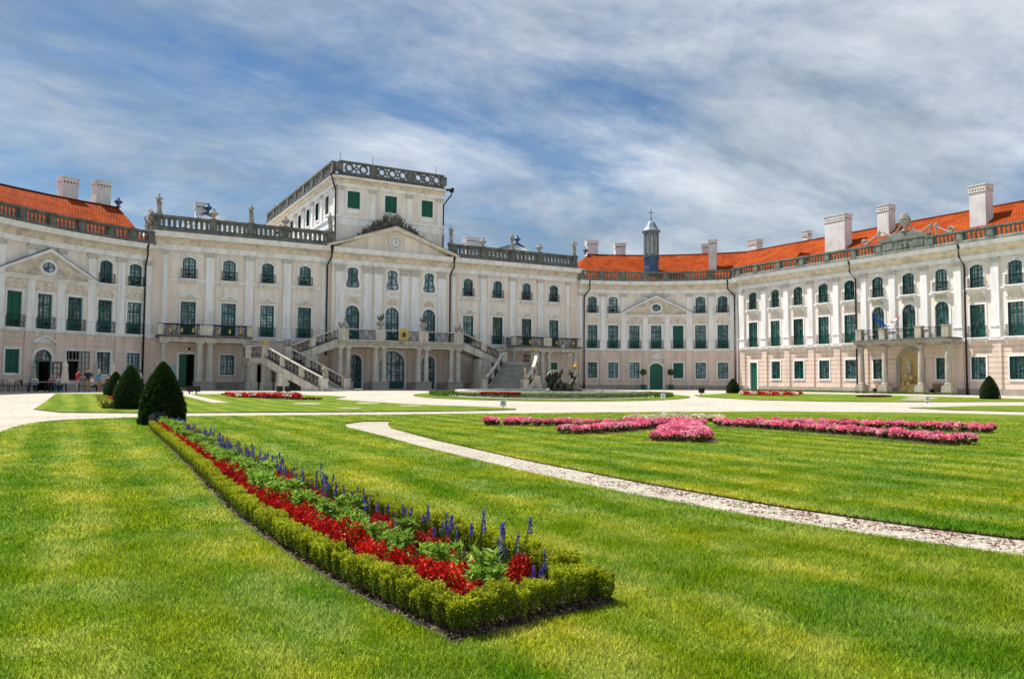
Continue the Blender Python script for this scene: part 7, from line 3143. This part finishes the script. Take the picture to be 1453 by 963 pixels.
C = np.stack([FX + R__ * np.cos(a), FY + R__ * np.sin(a), np.full(n, zf_ + LAWN_Z) + 0.2 + 0.08 * r.random(n)], 1)
tag(place('flower_carpet', leaf_mesh('flower_carpet', C, r.normal(size=C.shape) + [0, 0, .5], 0.12, 0.09, ['red_petal'], r=r)), 'orange red flowers in the hedge left of the fountain', 'flowers', kind='stuff')
ft = root('fountain_basin', 'wide round stone fountain basin in the court', 'fountain', (FX, FY, zf_ - 0.14))
for k in range(24):
    mb = MB()
    F = Arc((0, 0), 6.1, 0.0)
    s_a, s_b = 2 * pi * 6.1 * k / 24 + 0.012, 2 * pi * 6.1 * (k + 1) / 24 - 0.012
    FB = Arc((0, 0), 6.0, 0.0)
    mb.sweep(FB, [(0.0, 0.0), (-0.55, 0.0), (-0.55, 0.12), (-0.40, 0.16), (-0.40, 0.36), (-0.58, 0.42), (-0.58, 0.52), (0.0, 0.52)], 2 * pi * 6.0 * k / 24 + 0.01, 2 * pi * 6.0 * (k + 1) / 24 - 0.01)
    mb.build('kerb_stone', 'pale_stone', ft)
mb = MB()
mb.lathe((0, 0, 0.02), [(0.5, 0.34), (6.02, 0.34), (6.02, 0.35), (0.5, 0.35)], 48)
mb.build('water', 'water', ft)
# sculpture: two figures and dolphins on rock
sx, sy = 3.4, -25.0
sc = root('fountain_sculpture', 'dark bronze fountain group of two figures on dolphins with a gilded flame', 'sculpture', (sx, sy, zf_), rot=-0.45)
sc.scale = (0.82,) * 3
mb = MB()
r2 = random.Random(21)
for k in range(46):
    t = r2.uniform(-1, 1)
    mb.ball((t * 1.45, r2.uniform(-.5, .5), 0.25 + r2.random() * 0.6 * (1.15 - abs(t))), r2.uniform(.18, .36), r2.uniform(.18, .3), r2.uniform(.15, .3), 7, 5)
for x in (-1.4, -0.9, 0.9, 1.35):
    mb.tube([(x * 0.9, -0.3, 0.5), (x, -0.42, 0.2), (x * 1.08, -0.45, -0.05)], [0.14, 0.10, 0.12], 6)
mb.build('rock', 'bronze', sc)
mb = MB()
mb.tube([(-1.25, 0, 0.6), (-1.2, -0.1, 1.2), (-0.9, -0.15, 1.8), (-0.55, -0.1, 2.1)], [0.26, 0.42, 0.34, 0.10], 10)
for k in range(9):
    a = -0.9 + 0.22 * k
    mb.tube([(-1.2, -0.2, 0.7), (-1.2 + 0.7 * math.sin(a), -0.52, 1.1 + 0.55 * math.cos(a)), (-0.95 + 0.65 * math.sin(a), -0.45, 1.45 + 0.75 * math.cos(a))], [0.05, 0.07, 0.04], 5)
mb.build('shell', 'bronze', sc, True)
mb = MB()
mb.tube([(-0.3, -0.2, 0.55), (0.1, -0.3, 0.62), (0.55, -0.25, 0.9), (0.85, -0.2, 1.4), (1.05, -0.15, 1.75)], [0.10, 0.16, 0.2, 0.17, 0.08], 8)
mb.tube([(-0.7, -0.3, 0.7), (-0.35, -0.35, 1.25), (-0.05, -0.3, 0.75)], [0.16, 0.2, 0.14], 8)
mb.build('dolphins', 'bronze', sc, True)
for (x, z, kk, ry) in ((-0.62, 0.95, 1, 0.5), (0.95, 0.85, 1, -0.6)):
    q = place('figure', STAT[kk][0], sc, (x, -0.1, z), ry)
    q.scale = (0.86,) * 3
    q.rotation_euler = (0.15, ry * 0.5, ry)
    q.material_slots[0].link = 'OBJECT'
    q.material_slots[0].material = MATS['bronze']
mb = MB()
for k in range(7):
    a = k * 0.9
    mb.tube([(1.0, -0.1, 2.25), (1.0 + 0.14 * math.cos(a), -0.1 + 0.14 * math.sin(a), 2.5), (1.0 + 0.03 * math.cos(a), -0.1, 2.62 + 0.05 * k)], [0.08, 0.1, 0.01], 5)
mb.build('gilded_flame', 'gold', sc)
mb = MB()
for (x0_, vx, h_, n_) in ((0.05, 0.10, 2.9, 60), (0.35, 0.8, 2.2, 50)):
    for k in range(n_):
        t = k / n_
        zz = 1.0 + h_ * (1 - (1 - t) ** 2) if t < 0.75 else 1.0 + h_ * (1 - (2 * t - 1.5) ** 2)
        zz = 1.0 + h_ * 4 * t * (1 - t) * 0.9
        x = x0_ + vx * t + r2.uniform(-.05, .05) * (1 + 2 * t)
        mb.ball((x, r2.uniform(-.08, .08), zz + r2.uniform(-.05, .05)), 0.016, 0.016, r2.uniform(.02, .05), 5, 3)
tag(mb.build('water_jets', 'spray', None, True), 'thin white water jets rising behind the fountain group', 'water jet')
wj = bpy.data.objects['water_jets']
wj.location = (sx + 0.2, sy + 0.6, zf_)

# ------------------------------------------------------------------ small things in the court
def floodlight(x, y, label, rot=0.0, twin=True):
    o = root('floodlight', label, 'floodlight', (x, y, gz(x, y) + 0.0), 'small ground floodlights', rot)
    for k in ((-0.28, 0.28) if twin else (0.0,)):
        mb = MB()
        mb.box(LOC, k - 0.17, k + 0.17, -0.12, 0.12, 0.18, 0.50)
        mb.box(LOC, k - 0.20, k + 0.20, 0.12, 0.15, 0.15, 0.53)
        mb.build('housing', 'black_plastic', o)
        mb = MB()
        mb.box(LOC, k - 0.03, k + 0.03, -0.03, 0.03, 0.0, 0.18)
        mb.build('bracket', 'black_plastic', o)


floodlight(-14.9, -17.8, 'pair of black floodlights on the gravel before the left stairs')
floodlight(-20.6, -17.0, 'pair of black floodlights on the gravel before the half open green door', 0.6)
floodlight(11.9, -30.0, 'black floodlight on the gravel right of the fountain', 0.2, False)
for (x, y, lb) in ((-10.9, -41.7, 'small white plate on a stake at the tip of the left far lawn'), (3.2, -36.0, 'small white plate on a stake by the fountain hedge'), (12.9, -46.4, 'small white plate on a stake by the right far lawn')):
    o = root('lawn_sign', lb, 'sign', (x, y, gz(x, y)), 'small white lawn signs', TH * -1)
    mb = MB()
    mb.box(LOC, -0.13, 0.13, -0.01, 0.01, 0.12, 0.42)
    mb.build('plate', 'sign_white', o)
    mb = MB()
    mb.box(LOC, -0.015, 0.015, -0.03, -0.01, -0.03, 0.35)
    mb.build('stake', 'iron', o)
    mb = MB()
    mb.box(LOC, -0.06, 0.06, 0.01, 0.013, 0.2, 0.34)
    mb.build('pictogram', 'cloth_grey', o)


def standard_tree(s, label):
    p_ = FE.pos(s, 0.75, 0)
    o = root('potted_tree', label, 'potted tree', (p_[0], p_[1], gz(p_[0], p_[1])), 'potted trees flanking the arched green door')
    mb = MB()
    mb.lathe((0, 0, 0), [(0.22, 0), (0.30, 0.5), (0.33, 0.5), (0.33, 0.56), (0.27, 0.56)], 10)
    mb.build('pot', 'door_green', o)
    mb = MB()
    mb.tube([(0, 0, 0.5), (0.02, 0, 1.2), (0, 0.02, 1.75)], 0.035, 6)
    mb.build('trunk', 'cloth_brown', o)
    r = np.random.default_rng(int(s * 10))
    C, d_ = ell_points(420, 0.36, 0.36, 0.36, r, 0.3)
    C[:, 2] += 1.95
    place('crown', leaf_mesh('crown', C, d_ + r.normal(size=C.shape) * .6, 0.14, 0.08, ['hedge_leaf'], r=r), o)


standard_tree(7.45, 'potted round-headed tree left of the arched green door')
standard_tree(10.6, 'potted round-headed tree right of the arched green door')

# ------------------------------------------------------------------ cafe
def parasol(x, y, label, m, h=2.15):
    o = root('closed_parasol', label, 'parasol', (x, y, gz(x, y)), 'closed parasols on the cafe terrace')
    mb = MB()
    mb.tube([(0, 0, 0), (0, 0, h)], 0.025, 6)
    mb.build('pole', 'cloth_grey', o)
    mb = MB()
    n_ = 16
    prof = [(0.26, 0.62), (0.24, 0.9), (0.20, 1.3), (0.17, 1.6), (0.13, 1.68), (0.2, 1.74), (0.17, 1.86), (0.05, h - 0.03)]
    vs_, fs_ = [], []
    for rr, z in prof:
        for k in range(n_):
            a = 2 * pi * k / n_
            q = rr * (1.0 if k % 2 else 0.68)
            vs_.append((q * math.cos(a), q * math.sin(a), z))
    for i in range(len(prof) - 1):
        for k in range(n_):
            fs_.append((i * n_ + k, i * n_ + (k + 1) % n_, (i + 1) * n_ + (k + 1) % n_, (i + 1) * n_ + k))
    mb.add(vs_, fs_)
    mb.build('folded_canopy', m, o)
    mb = MB()
    mb.lathe((0, 0, 0), [(0.3, 0), (0.3, 0.06), (0.06, 0.1)], 10)
    mb.build('foot', 'cloth_grey', o)


parasol(-29.9, -8.3, 'greyish closed parasol left of the open cafe door', 'grey_canvas')
parasol(-27.95, -11.4, 'tall cream closed parasol right of the open cafe door', 'canvas', 2.2)
parasol(-26.1, -9.0, 'grey closed parasol behind the standing cafe guests', 'grey_canvas')
parasol(-25.0, -8.6, 'cream closed parasol nearest to the clipped yews', 'canvas')


def cafe_table(x, y, label, rot=0.0):
    o = root('cafe_table', label, 'table', (x, y, gz(x, y)), 'tables on the cafe terrace', rot)
    mb = MB()
    mb.box(LOC, -0.62, 0.62, -0.38, 0.38, 0.66, 0.70)
    mb.build('table_top', 'table_wood', o)
    for sx_ in (-0.5, 0.5):
        for sy_ in (-0.28, 0.28):
            mb = MB()
            mb.tube([(sx_, sy_, 0), (sx_ * 0.9, sy_ * 0.9, 0.66)], 0.025, 6)
            mb.build('leg', 'iron', o)


def chair_proto():
    o = root('cafe_chair', '', 'chair')
    mb = MB()
    mb.box(LOC, -0.2, 0.2, -0.2, 0.2, 0.40, 0.43)
    mb.build('seat', 'iron', o)
    mb = MB()
    mb.tube([(-0.2, 0.2, 0.4), (-0.2, 0.25, 0.8), (0.2, 0.25, 0.8), (0.2, 0.2, 0.4)], 0.018, 5)
    for k in range(1, 5):
        mb.tube([(-0.2 + 0.08 * k, 0.21, 0.43), (-0.2 + 0.08 * k, 0.25, 0.8)], 0.012, 4)
    mb.build('backrest', 'iron', o)
    for sx_ in (-0.18, 0.18):
        for sy_ in (-0.18, 0.18):
            mb = MB()
            mb.tube([(sx_, sy_, 0.4), (sx_ * 1.1, sy_ * 1.15, 0)], 0.016, 5)
            mb.build('leg', 'iron', o)
        mb = MB()
        mb.tube([(sx_ * 1.15, 0.22, 0.62), (sx_ * 1.15, -0.15, 0.62), (sx_ * 1.1, -0.18, 0.42)], 0.015, 5)
        mb.build('armrest', 'iron', o)
    return o


cafe_table(-29.6, -9.9, 'cafe table at the left beside the man in white')
cafe_table(-28.35, -10.5, 'long cafe table with pale top before the open door', 0.1)
cafe_table(-26.0, -11.2, 'cafe table among the standing guests', -0.1)
cafe_table(-24.9, -10.6, 'cafe table by the farthest yew')
CH = chair_proto()
chairs = [(-31.4, -9.9, 0.4, 'black cafe chair at the left edge, tipped towards its table'), (-30.9, -10.5, -0.9, 'black cafe chair second from the left edge'), (-30.3, -9.6, 1.3, 'black cafe chair between the left table and the first parasol'), (-29.8, -10.6, 3.0, 'black cafe chair on the court side of the left table'),
          (-28.9, -11.0, 3.3, 'black cafe chair on the court side of the long table, left'), (-28.1, -11.1, 2.9, 'black cafe chair on the court side of the long table, right'), (-28.5, -9.7, 0.0, 'pale light chair with its back to the open door'), (-26.9, -10.4, 1.4, 'black cafe chair beside the woman in red'),
          (-25.6, -12.0, 2.6, 'black cafe chair behind the blonde woman'), (-24.4, -10.2, -1.2, 'black cafe chair nearest the farthest yew')]
for i, (x, y, a, lb) in enumerate(chairs):
    o = CH if i == 0 else copy_tree(CH)
    o.location = (x, y, gz(x, y))
    o.rotation_euler = (0, 0, a)
    tag(o, lb, 'chair', 'chairs on the cafe terrace')


def at(x, y):
    return (x, y, gz(x, y))


person(at(-27.25, -12.0), 2.3, 'cloth_red', 'cloth_grey', 'hair_dark', 'person in a red top and grey trousers standing at the cafe tables', stride=0.1, lean=0.15)
person(at(-26.62, -12.5), 0.4, 'cloth_black', 'cloth_brown', 'hair_dark', 'person in a black shirt and brown shorts standing at the cafe tables', h=1.62, broad=1.1)
person(at(-25.95, -12.6), -0.9, 'cloth_blue', 'cloth_brown', 'hair_blonde', 'blonde person in a blue top and brown trousers standing by the cafe tables', h=1.52, stride=0.12)
person(at(-29.75, -9.2), 0.2, 'cloth_white', 'cloth_navy', 'hair_blonde', 'person in a white shirt seated at the left cafe table', sit=True)
person(at(-28.75, -9.75), 0.0, 'cloth_pink', 'cloth_navy', 'cloth_pink', 'person in pink with a hat seated at the long cafe table', sit=True)
person(at(-28.3, -9.8), 0.2, 'cloth_white', 'cloth_navy', 'cloth_red', 'person in pale blue and white seated at the long cafe table', sit=True)
person(at(-26.35, -11.0), 1.2, 'cloth_white', 'cloth_black', 'hair_dark', 'person in a white shirt seated between the standing guests', sit=True)
person(at(-25.3, -10.8), -0.4, 'cloth_black', 'cloth_navy', 'hair_dark', 'person in dark clothes seated right of the blonde person', sit=True)
person(at(-22.75, -3.2), 1.9, 'cloth_white', 'cloth_grey', 'hair_dark', 'person in a white shirt walking along the wall behind the yews', stride=0.14, h=1.58)

# ------------------------------------------------------------------ grass blades near the camera
NP = np.array(near_poly)


def blades(n, d0, d1, hgt, wid, seed):
    r = np.random.default_rng(seed)
    half = math.radians(39)
    az = TH + r.uniform(-half, half, n)
    d_ = np.sqrt(r.random(n) * (d1 ** 2 - d0 ** 2) + d0 ** 2)
    x = CAM[0] + d_ * np.sin(az)
    y = CAM[1] + d_ * np.cos(az)
    k = inpoly(x, y, near_poly) & ~inpoly(x, y, bed_poly)
    k &= np.hypot(x + 25.57, y + 49.0) > 0.6
    x, y = x[k], y[k]
    n = len(x)
    a = r.random(n) * 2 * pi
    clump = 0.75 + 0.5 * np.sin(x * 9.1 + np.sin(y * 7.3) * 2) * np.sin(y * 8.3 + np.sin(x * 6.1) * 2) * 0.5
    h = hgt * r.uniform(0.55, 1.15, n) * clump
    w = wid * r.uniform(0.7, 1.3, n)
    lean = h * r.uniform(0.2, 0.9, n)
    la = r.random(n) * 2 * pi
    b0 = np.stack([x - np.cos(a) * w / 2, y - np.sin(a) * w / 2, np.full(n, LAWN_Z)], 1)
    b1 = np.stack([x + np.cos(a) * w / 2, y + np.sin(a) * w / 2, np.full(n, LAWN_Z)], 1)
    tp_ = np.stack([x + np.cos(la) * lean, y + np.sin(la) * lean, LAWN_Z + h], 1)
    return np.stack([b0, b1, tp_], 1)


def edge_blades(line, n, seed, off=0.02):
    r = np.random.default_rng(seed)
    P_ = np.array(line)
    seg = np.linalg.norm(np.diff(P_, axis=0), axis=1)
    cum = np.concatenate([[0], np.cumsum(seg)])
    t = r.random(n) * cum[-1]
    x = np.interp(t, cum, P_[:, 0]) + r.normal(size=n) * off
    y = np.interp(t, cum, P_[:, 1]) + r.normal(size=n) * off
    a = r.random(n) * 2 * pi
    la = r.random(n) * 2 * pi
    h = r.uniform(0.01, 0.032, n)
    w = r.uniform(0.006, 0.012, n)
    ln = r.uniform(0.01, 0.04, n)
    z0_ = np.full(n, LAWN_Z - 0.012)
    return np.stack([np.stack([x - np.cos(a) * w / 2, y - np.sin(a) * w / 2, z0_], 1), np.stack([x + np.cos(a) * w / 2, y + np.sin(a) * w / 2, z0_], 1), np.stack([x + np.cos(la) * ln, y + np.sin(la) * ln, LAWN_Z + h], 1)], 1)


B = np.concatenate([edge_blades(PATH_UP[:-2], 18000, 11, 0.012), edge_blades(PATH_LO[:-2], 14000, 12, 0.012), edge_blades(BED_L, 9000, 13, 0.012), edge_blades([BED_L[-1], BED_R[0]] + BED_R[1:4], 2600, 14, 0.012), blades(300000, 2.6, 7.0, 0.042, 0.0062, 1), blades(260000, 7.0, 12.5, 0.042, 0.0100, 2), blades(170000, 12.5, 22.0, 0.038, 0.014, 3), blades(90000, 22.0, 32.0, 0.036, 0.022, 4)])
n = len(B)
me = bpy.data.meshes.new('lawn_grass_blades')
me.vertices.add(n * 3)
me.vertices.foreach_set('co', B.reshape(-1).astype(np.float32))
me.loops.add(n * 3)
me.loops.foreach_set('vertex_index', np.arange(n * 3, dtype=np.int32))
me.polygons.add(n)
me.polygons.foreach_set('loop_start', np.arange(0, n * 3, 3, dtype=np.int32))
me.polygons.foreach_set('loop_total', np.full(n, 3, np.int32))
me.materials.append(MATS['grass_blade'])
me.update()
tag(place('lawn_grass', me), 'short mown grass blades of the foreground lawn', 'grass', kind='stuff')
